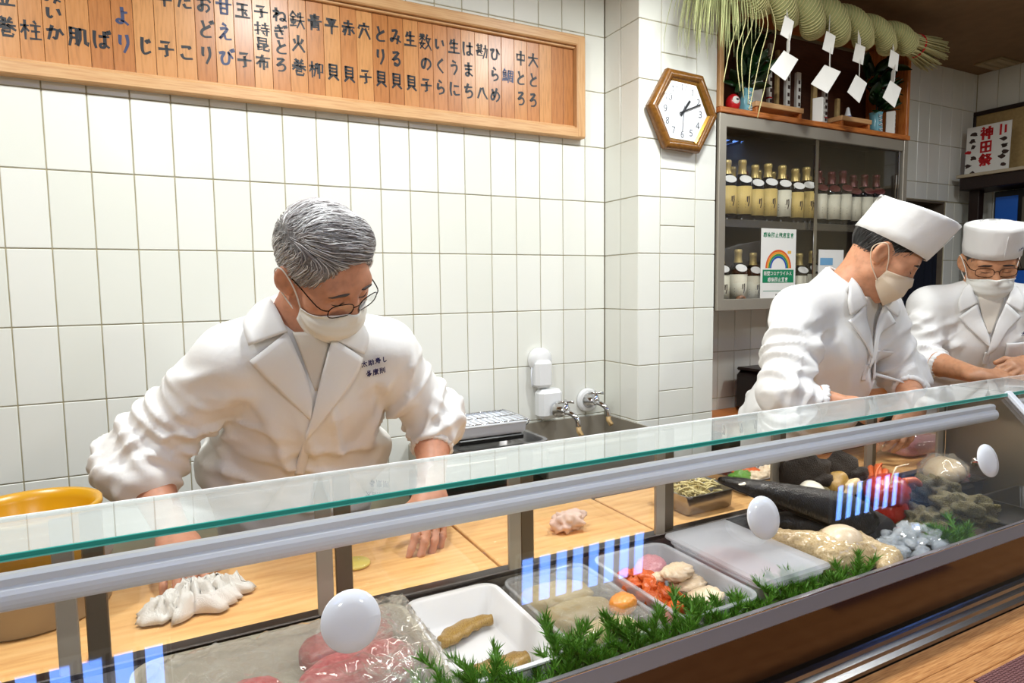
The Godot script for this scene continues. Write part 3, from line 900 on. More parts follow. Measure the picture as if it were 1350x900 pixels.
func glass_case(xa: float, xb: float, label: String, n_posts: int, first: float) -> void:
	var t := thing("display_case", label, "display case")
	# steel body: trough floor, back sill, front base with its lip and foot
	put(extrude_x([[0.965, 0.72], [1.318, 0.72], [1.318, 0.80], [1.31, 0.80], [0.982, 0.80], [0.982, 0.858], [0.965, 0.858]], xa, xb), M.steel, "trough", t)
	put(extrude_x([[1.318, 0.722], [1.326, 0.722], [1.330, 0.76], [1.332, 0.852], [1.318, 0.858]], xa, xb), M.steel_bronze, "front_panel", t)
	put(extrude_x([[1.314, 0.853], [1.340, 0.853], [1.3425, 0.856], [1.334, 0.877], [1.331, 0.879], [1.314, 0.872]], xa, xb), M.rim_steel, "front_rim", t)
	put(MB.new().box(V((xa + xb) / 2, 0.8785, 1.3318), V(xb - xa, 0.0022, 0.0034), 0.0006).done(), M.chrome, "rim_highlight", t)  # thin bright strip added to give the rim its highlight
	put(extrude_x([[1.326, 0.722], [1.362, 0.722], [1.362, 0.729], [1.352, 0.732], [1.350, 0.738], [1.340, 0.741], [1.338, 0.747], [1.327, 0.75]], xa, xb), M.steel, "foot_moulding", t)
	# glass
	put(MB.new().box(V((xa + xb) / 2, GLASS_TOP - 0.004, (CASE_BACK + GLASS_EDGE) / 2), V(xb - xa, 0.008, GLASS_EDGE - CASE_BACK - 0.002), 0.0).done(), M.mirror_top, "top_glass", t)
	put(MB.new().box(V((xa + xb) / 2, GLASS_TOP - 0.0042, GLASS_EDGE + 0.0005), V(xb - xa, 0.0086, 0.003), 0.0008).done(), M.teal_edge, "polished_edge", t)
	put(MB.new().box(V((xa + xb) / 2, GLASS_TOP - 0.0072, GLASS_EDGE + 0.0022), V(xb - xa, 0.0018, 0.0012)).done(), M.teal_highlight, "edge_highlight", t)  # painted highlight along the lower line of the glass edge
	var a := V(0, GLASS_TOP - 0.009, GLASS_EDGE - 0.002)
	var b := V(0, RIM_Y - 0.002, RIM_Z - 0.008)
	var d := (b - a).normalized()
	var n := V(0, d.z, -d.y)
	put(MB.new().at((a + b) / 2, Basis(Vector3.RIGHT, -d, n)).box(V((xa + xb) / 2, 0, 0), V(xb - xa, (b - a).length(), 0.005)).done(), M.glass, "front_glass", t)
	# pale rail along the back of the top glass, round aluminium lamp rail under its front edge
	put(MB.new().box(V((xa + xb) / 2, GLASS_TOP - 0.004, CASE_BACK - 0.003), V(xb - xa, 0.007, 0.007), 0.002).done(), M.white_plastic, "back_rail", t)
	var prof := []
	for i in 15:
		var ang := deg_to_rad(-215.0 + 20.0 * i)
		prof.append([1.105 + cos(ang) * 0.0165, 1.043 + sin(ang) * 0.0165])
	prof.append_array([[1.1125, 1.0595], [1.1125, 1.067], [1.108, 1.071], [1.098, 1.071], [1.094, 1.067]])
	put(extrude_x(prof, xa, xb - 0.05), M.aluminium, "lamp_rail", t)
	put(MB.new().at(V((xa + xb - 0.05) / 2, 1.0272, 1.099)).box(Vector3.ZERO, V(xb - xa - 0.08, 0.001, 0.007)).done(), M.lamp_strip, "lamp_strip", t)
	# sliding glass doors at the cooks' side: steel stiles in pairs, a pane in each door
	for i in n_posts:
		var x: float = first + 0.352 * (i - (1 if first < 1.0 else 0))
		if x < xa or x > xb:
			continue
		x = minf(x, xb - 0.036)
		put(MB.new().box(V(x - 0.017, 0.974, 0.975), V(0.026, 0.232, 0.008), 0.0015).done(), M.satin, "door_stile", t)
		put(MB.new().box(V(x + 0.017, 0.974, 0.962), V(0.028, 0.232, 0.008), 0.0015).done(), M.steel_dull, "door_stile", t)
		var x2: float = minf(x + 0.352, xb)
		if x2 - x > 0.08:
			put(MB.new().box(V((x + x2) / 2, 0.974, 0.9685), V(x2 - x - 0.06, 0.232, 0.003)).done(), M.glass, "door_pane", t)
	put(MB.new().box(V((xa + xb) / 2, 0.862, 0.969), V(xb - xa, 0.01, 0.022), 0.002).done(), M.steel_dark, "door_track", t)
	# end plates and the sloping bar at the joint
	var side := [[0.966, 0.80], [0.966, 1.09], [1.118, 1.09], [1.32, 0.876], [1.32, 0.80]]
	put(extrude_x(side, xb - 0.004, xb), M.steel_dull, "end_plate", t)
	put(extrude_x(side, xa, xa + 0.004), M.steel_dull, "end_plate", t)
	put(MB.new().at((a + b) / 2 + n * 0.006, Basis(Vector3.RIGHT, -d, n)).box(V(xb - 0.006, 0.004, 0), V(0.022, (b - a).length() + 0.012, 0.012), 0.003).done(), M.aluminium, "joint_bar", t)


func make_guest_counter() -> void:
	var t := thing("guest_counter", "orange-brown wooden guests' counter running below the glass case", "counter")
	# planks with fine grooves between them
	var z := 1.362
	var ws := [0.052, 0.036, 0.036, 0.05, 0.06, 0.07, 0.07]
	for i in ws.size():
		var w: float = ws[i]
		put(MB.new().box(V(1.3, 0.702, z + w / 2), V(5.6, 0.036, w - 0.0012), 0.0014).done(), M.counter_wood, "plank", t)
		z += w
	put(MB.new().box(V(1.3, 0.66, 1.55), V(5.6, 0.05, 0.36), 0.002).done(), M.shelf_wood, "apron", t)
	put(MB.new().box(V(1.3, 0.36, 1.14), V(5.6, 0.719, 0.34), 0.002).done(), M.dark_wood, "front_board", t)
	# woven mat at the corner
	var p := thing("place_mat", "plum-brown woven place mat at the edge of the wooden counter", "place mat", V(1.76, 0.7205, 1.609))
	p.rotation.y = 0.0
	var m := MB.new()
	var wv := MB.new()
	var nx := 84
	var nz := 60
	m.box(V(0, 0.0006, 0), V(0.42, 0.0012, 0.3))
	for i in nx:
		for k in 60:
			var up := (i + k) % 2 == 0
			wv.box(V(-0.21 + (i + 0.5) * 0.005, 0.0018 if up else 0.0014, -0.15 + (k + 0.5) * 0.005), V(0.0046, 0.0014, 0.0034) if up else V(0.0034, 0.0014, 0.0046))
	put(m.done(), plain(Color(0.2, 0.11, 0.11), 0.7), "backing", p)
	var o := put(wv.done(), grained([Color(0.42, 0.25, 0.25), Color(0.55, 0.38, 0.37)], 0.08, V(20, 20, 20), 0.5, 41), "weave", p)
	tag(o, "", "", "", "stuff")


# ---------------------------------------------------------------- ceiling lamps (their light is set in make_view)

func make_ceiling_lamps() -> void:
	var warm := glowing(Color(1.0, 0.96, 0.88), 4.0)
	for i in SPOTS.size():
		var a: Array = SPOTS[i]
		var t := thing("ceiling_downlight", "round ceiling downlight %s" % ["at the far end over the cooks", "over the grey-haired cook", "over the sink corner", "over the young cook", "added as unseen fill over the guests by the menu board", "added as unseen fill over the guests before the pillar"][i], "lamp", V(a[0], CEIL, a[1]), "downlights in the ceiling")
		put(MB.new().smooth().lathe([Vector2(0.11, -0.012), Vector2(0.115, 0.0), Vector2(0.085, 0.0), Vector2(0.085, -0.012), Vector2(0.11, -0.012)], 28).done(), M.white_plastic, "trim_ring", t)
		put(MB.new().smooth().lathe([Vector2(0.0, -0.004), Vector2(0.085, -0.004), Vector2(0.085, -0.001)], 28).done(), warm, "lamp_face", t)
	var cool := glowing(Color(0.42, 0.62, 1.0), 7.0)
	for k in PANELS.size():
		var t := thing("louvred_ceiling_lamp", "louvred cool-white ceiling lamp %s" % ["left of the guests", "in the middle above the guests", "at the end wall above the guests"][k], "lamp", V(PANELS[k], CEIL, PANEL_Z), "louvred lamps over the guests")
		put(MB.new().box(V(0, -0.012, 0), V(0.7, 0.024, 0.24), 0.003).done(), M.white_plastic, "housing", t)
		for i in 8:
			put(MB.new().box(V(-0.3 + i * 0.0857, -0.025, 0), V(0.052, 0.003, 0.205)).done(), cool, "lamp_strip", t)
		for i in 9:
			put(MB.new().box(V(-0.343 + i * 0.0857, -0.034, 0), V(0.01, 0.022, 0.225), 0.002).done(), M.dark_wood, "louvre", t)


# ---------------------------------------------------------------- rounded shapes as distance fields, meshed with surface nets

class Field:
	var n := 0
	var A := PackedVector3Array()
	var D := PackedVector3Array()
	var NR := PackedVector3Array()
	var RR := PackedVector3Array()
	var BT: Array[Basis] = []
	var inv := PackedFloat32Array()
	var ra := PackedFloat32Array()
	var dr := PackedFloat32Array()
	var kk := PackedFloat32Array()
	var sq := PackedFloat32Array()
	var op := PackedInt32Array()  # 0 join, 1 cut away, 2 keep only
	var kind := PackedInt32Array()  # 0 tapered capsule, 1 ellipsoid, 2 half-space
	var all := PackedInt32Array()

	func push(a: Vector3, d: Vector3, nrm: Vector3, rad: Vector3, bt: Basis, r1: float, r2: float, k: float, s: float, o: int, kd: int) -> void:
		A.append(a)
		D.append(d)
		NR.append(nrm)
		RR.append(rad)
		BT.append(bt)
		inv.append(1.0 / maxf(d.length_squared(), 1e-9))
		ra.append(r1)
		dr.append(r2 - r1)
		kk.append(maxf(k, 1e-5))
		sq.append(s)
		op.append(o)
		kind.append(kd)
		all.append(n)
		n += 1

	func cap(a: Vector3, b: Vector3, r1: float, r2: float, k := 0.02, nrm := Vector3.ZERO, s := 1.0, o := 0) -> void:  # flattened along nrm by s
		var d := b - a
		if s != 1.0:
			nrm = nrm.normalized()
			d += nrm * (d.dot(nrm) * (s - 1.0))
		push(a, d, nrm, Vector3.ONE, Basis(), r1, r2, k, s, o, 0)

	func ball(c: Vector3, r: float, k := 0.02, o := 0) -> void:
		push(c, Vector3.ZERO, Vector3.ZERO, Vector3.ONE, Basis(), r, r, k, 1.0, o, 0)

	func egg(c: Vector3, r: Vector3, b := Basis(), k := 0.02, o := 0) -> void:
		push(c, Vector3.ZERO, Vector3.ZERO, r, b.transposed(), 0, 0, k, 1.0, o, 1)

	func half(p: Vector3, nrm: Vector3, k := 0.01, o := 2) -> void:  # keeps the side away from nrm
		push(p, Vector3.ZERO, nrm.normalized(), Vector3.ONE, Basis(), 0, 0, k, 1.0, o, 2)

	func one(i: int, p: Vector3) -> float:
		var q := p - A[i]
		var kd := kind[i]
		if kd == 0:
			if sq[i] != 1.0:
				q += NR[i] * (q.dot(NR[i]) * (sq[i] - 1.0))
			var h := clampf(q.dot(D[i]) * inv[i], 0.0, 1.0)
			return (q - D[i] * h).length() - ra[i] - dr[i] * h
		if kd == 1:
			var e := (BT[i] * q) / RR[i]
			var k0 := e.length()
			return k0 * (k0 - 1.0) / maxf((e / RR[i]).length(), 1e-6)
		return q.dot(NR[i])

	func ev(p: Vector3, list: PackedInt32Array) -> float:
		var d := 1e3
		for i in list:
			var v := one(i, p)
			var k := kk[i]
			var o := op[i]
			if o == 0:
				var h := maxf(k - absf(d - v), 0.0) / k
				d = minf(d, v) - h * h * k * 0.25
			else:
				if o == 1:
					v = -v
				var h := maxf(k - absf(d - v), 0.0) / k
				d = maxf(d, v) + h * h * k * 0.25
		return d

	func at(p: Vector3) -> float:
		return ev(p, all)

	func grad(p: Vector3) -> Vector3:
		var e := 0.002
		return Vector3(at(p + Vector3(e, 0, 0)) - at(p - Vector3(e, 0, 0)), at(p + Vector3(0, e, 0)) - at(p - Vector3(0, e, 0)), at(p + Vector3(0, 0, e)) - at(p - Vector3(0, 0, e))).normalized()

	func snap(p: Vector3, off: float) -> Vector3:  # the nearest point at that distance from the surface
		for i in 4:
			p -= grad(p) * (at(p) - off)
		return p

	func cast(p: Vector3, dir: Vector3, off: float, far := 0.8) -> Vector3:
		dir = dir.normalized()
		var t := 0.0
		for i in 40:
			var d := at(p + dir * t) - off
			if d < 0.0004 or t > far:
				break
			t += d * 0.7
		return p + dir * t


class Acc:  # vertices and triangles of several fields, committed as one mesh
	var P := PackedVector3Array()
	var I := PackedInt32Array()

	func net(f: Field, lo: Vector3, hi: Vector3, cell: float, slack := 1.6) -> void:
		var nx := int(ceil((hi.x - lo.x) / cell))
		var ny := int(ceil((hi.y - lo.y) / cell))
		var nz := int(ceil((hi.z - lo.z) / cell))
		var B := 6
		var B1 := B + 1
		var sx := nx + B + 4
		var sy := ny + B + 4
		var vid := {}
		var qk := PackedInt64Array()
		var val := PackedFloat32Array()
		val.resize(B1 * B1 * B1)
		var r := B * cell * 0.87 + cell
		var ds := PackedFloat32Array()
		ds.resize(f.n)
		for bz in range(0, nz, B):
			for by in range(0, ny, B):
				for bx in range(0, nx, B):
					var c := lo + Vector3(bx + B * 0.5, by + B * 0.5, bz + B * 0.5) * cell
					var dmin := 1e9
					for i in f.n:
						var v := f.one(i, c)
						ds[i] = v
						if f.op[i] == 0:
							dmin = minf(dmin, v)
					if dmin > r * slack + 0.012:
						continue
					var list := PackedInt32Array()
					for i in f.n:
						if f.op[i] == 0:
							if ds[i] < dmin + (2.0 * r) * slack + f.kk[i]:
								list.append(i)
						elif f.op[i] == 1:
							if ds[i] < r * slack + f.kk[i]:
								list.append(i)
						elif ds[i] > -(r * slack + f.kk[i]):
							list.append(i)
					var full := f.ev(c, list)
					if absf(full) > r * slack:
						continue
					var o := lo + Vector3(bx, by, bz) * cell
					var w := 0
					var neg := false
					var pos := false
					for z in B1:
						for y in B1:
							for x in B1:
								var v := f.ev(o + Vector3(x, y, z) * cell, list)
								val[w] = v
								if v < 0.0:
									neg = true
								else:
									pos = true
								w += 1
					if not (neg and pos):
						continue
					for z in B:
						for y in B:
							for x in B:
								var b := (z * B1 + y) * B1 + x
								var v0 := val[b]
								var v1 := val[b + 1]
								var v2 := val[b + B1]
								var v3 := val[b + B1 + 1]
								var b2 := b + B1 * B1
								var v4 := val[b2]
								var v5 := val[b2 + 1]
								var v6 := val[b2 + B1]
								var v7 := val[b2 + B1 + 1]
								var s0 := v0 < 0.0
								if s0 == (v1 < 0.0) and s0 == (v2 < 0.0) and s0 == (v3 < 0.0) and s0 == (v4 < 0.0) and s0 == (v5 < 0.0) and s0 == (v6 < 0.0) and s0 == (v7 < 0.0):
									continue
								var sum := Vector3.ZERO
								var cnt := 0
								if s0 != (v1 < 0.0):
									sum += Vector3(v0 / (v0 - v1), 0, 0)
									cnt += 1
								if (v2 < 0.0) != (v3 < 0.0):
									sum += Vector3(v2 / (v2 - v3), 1, 0)
									cnt += 1
								if (v4 < 0.0) != (v5 < 0.0):
									sum += Vector3(v4 / (v4 - v5), 0, 1)
									cnt += 1
								if (v6 < 0.0) != (v7 < 0.0):
									sum += Vector3(v6 / (v6 - v7), 1, 1)
									cnt += 1
								if s0 != (v2 < 0.0):
									sum += Vector3(0, v0 / (v0 - v2), 0)
									cnt += 1
								if (v1 < 0.0) != (v3 < 0.0):
									sum += Vector3(1, v1 / (v1 - v3), 0)
									cnt += 1
								if (v4 < 0.0) != (v6 < 0.0):
									sum += Vector3(0, v4 / (v4 - v6), 1)
									cnt += 1
								if (v5 < 0.0) != (v7 < 0.0):
									sum += Vector3(1, v5 / (v5 - v7), 1)
									cnt += 1
								if s0 != (v4 < 0.0):
									sum += Vector3(0, 0, v0 / (v0 - v4))
									cnt += 1
								if (v1 < 0.0) != (v5 < 0.0):
									sum += Vector3(1, 0, v1 / (v1 - v5))
									cnt += 1
								if (v2 < 0.0) != (v6 < 0.0):
									sum += Vector3(0, 1, v2 / (v2 - v6))
									cnt += 1
								if (v3 < 0.0) != (v7 < 0.0):
									sum += Vector3(1, 1, v3 / (v3 - v7))
									cnt += 1
								var gx := bx + x + 1
								var gy := by + y + 1
								var gz := bz + z + 1
								var key := (gz * sy + gy) * sx + gx
								vid[key] = P.size()
								P.append(o + (Vector3(x, y, z) + sum / cnt) * cell)
								if s0 != (v1 < 0.0):
									qk.append_array(PackedInt64Array([0 if s0 else 1, key - sx - sy * sx, key - sy * sx, key, key - sx]))
								if s0 != (v2 < 0.0):
									qk.append_array(PackedInt64Array([0 if s0 else 1, key - sy * sx - 1, key - 1, key, key - sy * sx]))
								if s0 != (v4 < 0.0):
									qk.append_array(PackedInt64Array([0 if s0 else 1, key - 1 - sx, key - sx, key, key - 1]))
		for i in range(0, qk.size(), 5):
			if not (vid.has(qk[i + 1]) and vid.has(qk[i + 2]) and vid.has(qk[i + 3]) and vid.has(qk[i + 4])):
				continue
			var a: int = vid[qk[i + 1]]
			var b: int = vid[qk[i + 2]]
			var c: int = vid[qk[i + 3]]
			var d: int = vid[qk[i + 4]]
			if qk[i] == 0:
				I.append_array(PackedInt32Array([a, c, b, a, d, c]))
			else:
				I.append_array(PackedInt32Array([a, b, c, a, c, d]))

	func normals() -> PackedVector3Array:
		var N := PackedVector3Array()
		N.resize(P.size())
		for i in range(0, I.size(), 3):
			var a := I[i]
			var b := I[i + 1]
			var c := I[i + 2]
			var q := (P[c] - P[a]).cross(P[b] - P[a])
			N[a] += q
			N[b] += q
			N[c] += q
		for i in N.size():
			N[i] = N[i].normalized()
		return N

	func push(f: Callable) -> void:  # moves each vertex along its normal by f(point, normal)
		var N := normals()
		for i in P.size():
			P[i] += N[i] * float(f.call(P[i], N[i]))

	func relax(times: int, k := 0.5) -> void:  # evens out steps between neighbouring vertices
		for t in times:
			var S := PackedVector3Array()
			S.resize(P.size())
			var cnt := PackedInt32Array()
			cnt.resize(P.size())
			for i in range(0, I.size(), 3):
				var a := I[i]
				var b := I[i + 1]
				var c := I[i + 2]
				S[a] += P[b] + P[c]
				S[b] += P[a] + P[c]
				S[c] += P[a] + P[b]
				cnt[a] += 2
				cnt[b] += 2
				cnt[c] += 2
			for i in P.size():
				if cnt[i] > 0:
					P[i] = P[i].lerp(S[i] / cnt[i], k)

	func done(tint = null) -> ArrayMesh:
		var a := []
		a.resize(Mesh.ARRAY_MAX)
		a[Mesh.ARRAY_VERTEX] = P
		a[Mesh.ARRAY_NORMAL] = normals()
		a[Mesh.ARRAY_INDEX] = I
		if tint != null:
			var C := PackedColorArray()
			for p in P:
				C.append(tint.call(p))
			a[Mesh.ARRAY_COLOR] = C
		var m := ArrayMesh.new()
		m.add_surface_from_arrays(Mesh.PRIMITIVE_TRIANGLES, a)
		return m


# ---------------------------------------------------------------- parts of a figure

func head_shape(f: Field, T: Transform3D, brow := 0.0) -> void:  # face towards local z, up local y, own left towards local x
	var B := T.basis
	f.egg(T * V(0, 0.035, -0.012), V(0.076, 0.088, 0.095), B, 0.03)
	f.egg(T * V(0, -0.03, 0.03), V(0.060, 0.082, 0.060), B, 0.04)
	f.cap(T * V(-0.042, -0.062, 0.005), T * V(-0.012, -0.098, 0.055), 0.022, 0.018, 0.03)
	f.cap(T * V(0.042, -0.062, 0.005), T * V(0.012, -0.098, 0.055), 0.022, 0.018, 0.03)
	f.ball(T * V(0, -0.1, 0.062), 0.018, 0.03)
	f.cap(T * V(-0.04, 0.024, 0.069), T * V(0.04, 0.024, 0.069), 0.014 + brow, 0.014 + brow, 0.02)
	for s in [-1.0, 1.0]:
		f.ball(T * V(s * 0.044, -0.022, 0.052), 0.022, 0.03)
		f.egg(T * V(s * 0.032, 0.002, 0.095), V(0.017, 0.011, 0.016), B, 0.014, 1)
		f.egg(T * V(s * 0.031, 0.0, 0.0725), V(0.0145, 0.012, 0.0135), B, 0.005)
		f.cap(T * V(s * 0.018, -0.012, 0.083), T * V(s * 0.043, -0.011, 0.078), 0.004, 0.003, 0.012)
		var eb := B * Basis(Vector3.UP, s * -0.5)
		f.egg(T * V(s * 0.081, -0.003, -0.014), V(0.0105, 0.033, 0.022), eb, 0.008)
		f.egg(T * V(s * 0.091, -0.001, -0.008), V(0.0075, 0.02, 0.013), eb, 0.005, 1)
		f.ball(T * V(s * 0.074, -0.03, -0.004), 0.008, 0.008)
	f.cap(T * V(0, 0.008, 0.083), T * V(0, -0.03, 0.101), 0.008, 0.0125, 0.016)
	f.ball(T * V(-0.012, -0.034, 0.09), 0.009, 0.012)
	f.ball(T * V(0.012, -0.034, 0.09), 0.009, 0.012)
	f.cap(T * V(-0.02, -0.066, 0.078), T * V(0.02, -0.066, 0.078), 0.009, 0.009, 0.014)
	f.egg(T * V(0, -0.066, 0.091), V(0.02, 0.0015, 0.006), B, 0.004, 1)


func hand_shape(f: Field, wrist: Vector3, along_: Vector3, back: Vector3, thumb: float, curl: Array, spread := 0.1, s := 1.0) -> void:  # along_ towards the fingers, back out of the back of the hand, thumb +1 on the left of (along_ as up, back towards the viewer), curl of each finger in radians a joint
	var y := along_.normalized()
	var z := (back - y * back.dot(y)).normalized()
	var x := y.cross(z) * thumb  # towards the thumb
	var P := func(a: float, b: float, c: float) -> Vector3: return wrist + (x * a + y * b + z * c) * s
	f.cap(P.call(0, -0.02, 0), P.call(0, 0.012, 0), 0.028 * s, 0.028 * s, 0.02, z, 1.45)
	f.cap(P.call(0.018, 0.02, 0), P.call(0.026, 0.078, 0), 0.019 * s, 0.016 * s, 0.02, z, 1.4)
	f.cap(P.call(0.0, 0.02, 0.002), P.call(0.008, 0.082, 0.002), 0.021 * s, 0.016 * s, 0.02, z, 1.4)
	f.cap(P.call(-0.016, 0.02, 0), P.call(-0.024, 0.074, -0.002), 0.019 * s, 0.015 * s, 0.02, z, 1.4)
	f.cap(P.call(0.022, 0.018, -0.008), P.call(0.03, 0.045, -0.012), 0.016 * s, 0.013 * s, 0.016)
	var roots := [[0.027, 0.082, 0.002], [0.009, 0.086, 0.003], [-0.010, 0.083, 0.002], [-0.027, 0.075, -0.001]]
	var lens := [[0.041, 0.025, 0.019], [0.045, 0.028, 0.02], [0.041, 0.026, 0.019], [0.032, 0.02, 0.017]]
	for i in 4:
		var a: Array = roots[i]
		var p: Vector3 = P.call(a[0], a[1], a[2])
		var fan: float = (1.5 - i) * spread * 0.5
		var d0 := (y + x * fan).normalized()
		var ang := 0.0
		var r := [0.0092, 0.0095, 0.0092, 0.008][i] as float
		for k in 3:
			ang += float(curl[i]) * [0.9, 1.2, 0.8][k]
			var d := (d0 * cos(ang) - z * sin(ang)).normalized()
			var q: Vector3 = p + d * float(lens[i][k]) * s
			f.cap(p, q, r * s * (1.0 - 0.09 * k), r * s * (0.93 - 0.09 * k), 0.0045)
			p = q
	var tp: Vector3 = P.call(0.03, 0.03, -0.01)
	var t1 := (y * 0.75 + x * 0.8 - z * 0.25).normalized()
	var t2 := (y * 0.95 + x * 0.25 - z * (0.2 + float(curl[4]))).normalized()
	f.cap(tp, tp + t1 * 0.036 * s, 0.012 * s, 0.0105 * s, 0.008)
	f.cap(tp + t1 * 0.036 * s, tp + t1 * 0.036 * s + t2 * 0.03 * s, 0.0105 * s, 0.0088 * s, 0.004)


func patch(f: Field, A: Array, B: Array, n: int, off: float, thick: float, dir := Vector3.ZERO, lift := 0.0) -> Mesh:  # a piece of cloth between two edges, laid on the field
	var rows_ := []
	for i in A.size():
		var row := []
		for j in n + 1:
			var u := float(j) / n
			var p: Vector3 = A[i].lerp(B[i], u)
			var o := off + lift * sin(PI * u)
			if dir != Vector3.ZERO:
				p = f.cast(p - dir.normalized() * 0.25, dir, o, 0.55)
				if absf(f.at(p) - o) > 0.012:
					return null
			else:
				p = f.snap(p, o)
			row.append(p)
		rows_.append(row)
	var n0: Vector3 = (rows_[1][0] - rows_[0][0]).cross(rows_[0][1] - rows_[0][0])
	if n0.dot(f.grad(rows_[0][0])) < 0.0:
		for r in rows_:
			r.reverse()
	return MB.new().smooth().grid(rows_, thick).done()


func line(pts: Array, n: int) -> Array:  # n + 1 points evenly along a smooth line
	var s := smooth_path(pts, 8)
	var L := [0.0]
	for i in range(1, s.size()):
		L.append(L[i - 1] + s[i].distance_to(s[i - 1]))
	var out := []
	var k := 0
	for i in n + 1:
		var t: float = L[-1] * i / n
		while k < s.size() - 2 and L[k + 1] < t:
			k += 1
		out.append(s[k].lerp(s[k + 1], clampf((t - L[k]) / maxf(L[k + 1] - L[k], 1e-6), 0, 1)))
	return out


func strands(f: Field, T: Transform3D, count: int, flow: Callable, keep: Callable, steps: int, seg: float, r: float, cols: Array, seed_: int, lift := 0.002) -> Mesh:  # fine locks that lie on a hair field; flow and keep work in the head's own axes
	var g := RandomNumberGenerator.new()
	g.seed = seed_
	var P := PackedVector3Array()
	var C := PackedColorArray()
	var I := PackedInt32Array()
	var ti := T.affine_inverse()
	var done_ := 0
	var tries := 0
	while done_ < count and tries < count * 6:
		tries += 1
		var d := Vector3(g.randfn(), g.randfn(), g.randfn()).normalized()
		if not keep.call(d):
			continue
		var p := f.cast(T * (V(0, 0.03, -0.01) + d * 0.2), T.basis * -d, 0.0, 0.2)
		if absf(f.at(p)) > 0.003:
			continue
		var col: Color = cols[g.randi() % cols.size()]
		col = col.lightened(g.randf() * 0.1)
		var base := P.size()
		var off := g.randf() * lift
		for k in steps + 1:
			var nn := f.grad(p)
			var q := ti * p
			var fl: Vector3 = T.basis * Vector3(flow.call(q, g.randf()))
			fl = (fl - nn * fl.dot(nn)).normalized()
			var side := nn.cross(fl)
			var rr := r * (1.0 - 0.75 * absf(2.0 * k / steps - 0.8))
			rr = maxf(rr, r * 0.15)
			var c := p + nn * (off + 0.0006)
			P.append(c - side * rr)
			P.append(c + nn * rr)
			P.append(c + side * rr)
			for j in 3:
				C.append(col)
			p += fl * seg
			p -= f.grad(p) * f.at(p)
			if k < steps:
				var b := base + k * 3
				I.append_array(PackedInt32Array([b, b + 1, b + 4, b, b + 4, b + 3, b + 1, b + 2, b + 5, b + 1, b + 5, b + 4]))
		done_ += 1
	var a := []
	a.resize(Mesh.ARRAY_MAX)
	a[Mesh.ARRAY_VERTEX] = P
	a[Mesh.ARRAY_COLOR] = C
	a[Mesh.ARRAY_INDEX] = I
	var acc := Acc.new()
	acc.P = P
	acc.I = I
	a[Mesh.ARRAY_NORMAL] = acc.normals()
	var m := ArrayMesh.new()
	m.add_surface_from_arrays(Mesh.PRIMITIVE_TRIANGLES, a)
	return m


func wrinkle(axis: Vector3, fa: float, fp: float, amp: float, at_: Vector3, rad: float) -> Array:
	return [axis.normalized(), fa, fp, amp, at_, rad]


func fold_depth(zones: Array, p: Vector3) -> float:
	var d := 0.0
	for z in zones:
		var r: Vector3 = p - z[4]
		var w := 1.0 - smoothstep(float(z[5]) * 0.55, float(z[5]), r.length())
		if w <= 0.0:
			continue
		var ax: Vector3 = z[0]
		var q := p * float(z[2]) + ax * (p.dot(ax) * (float(z[1]) - float(z[2])))
		var v := wob.get_noise_3dv(q)
		d += w * float(z[3]) * (1.5 / (1.0 + 9.0 * v * v) - 0.8)
	return maxf(d, -0.004)


# ---------------------------------------------------------------- the three cooks

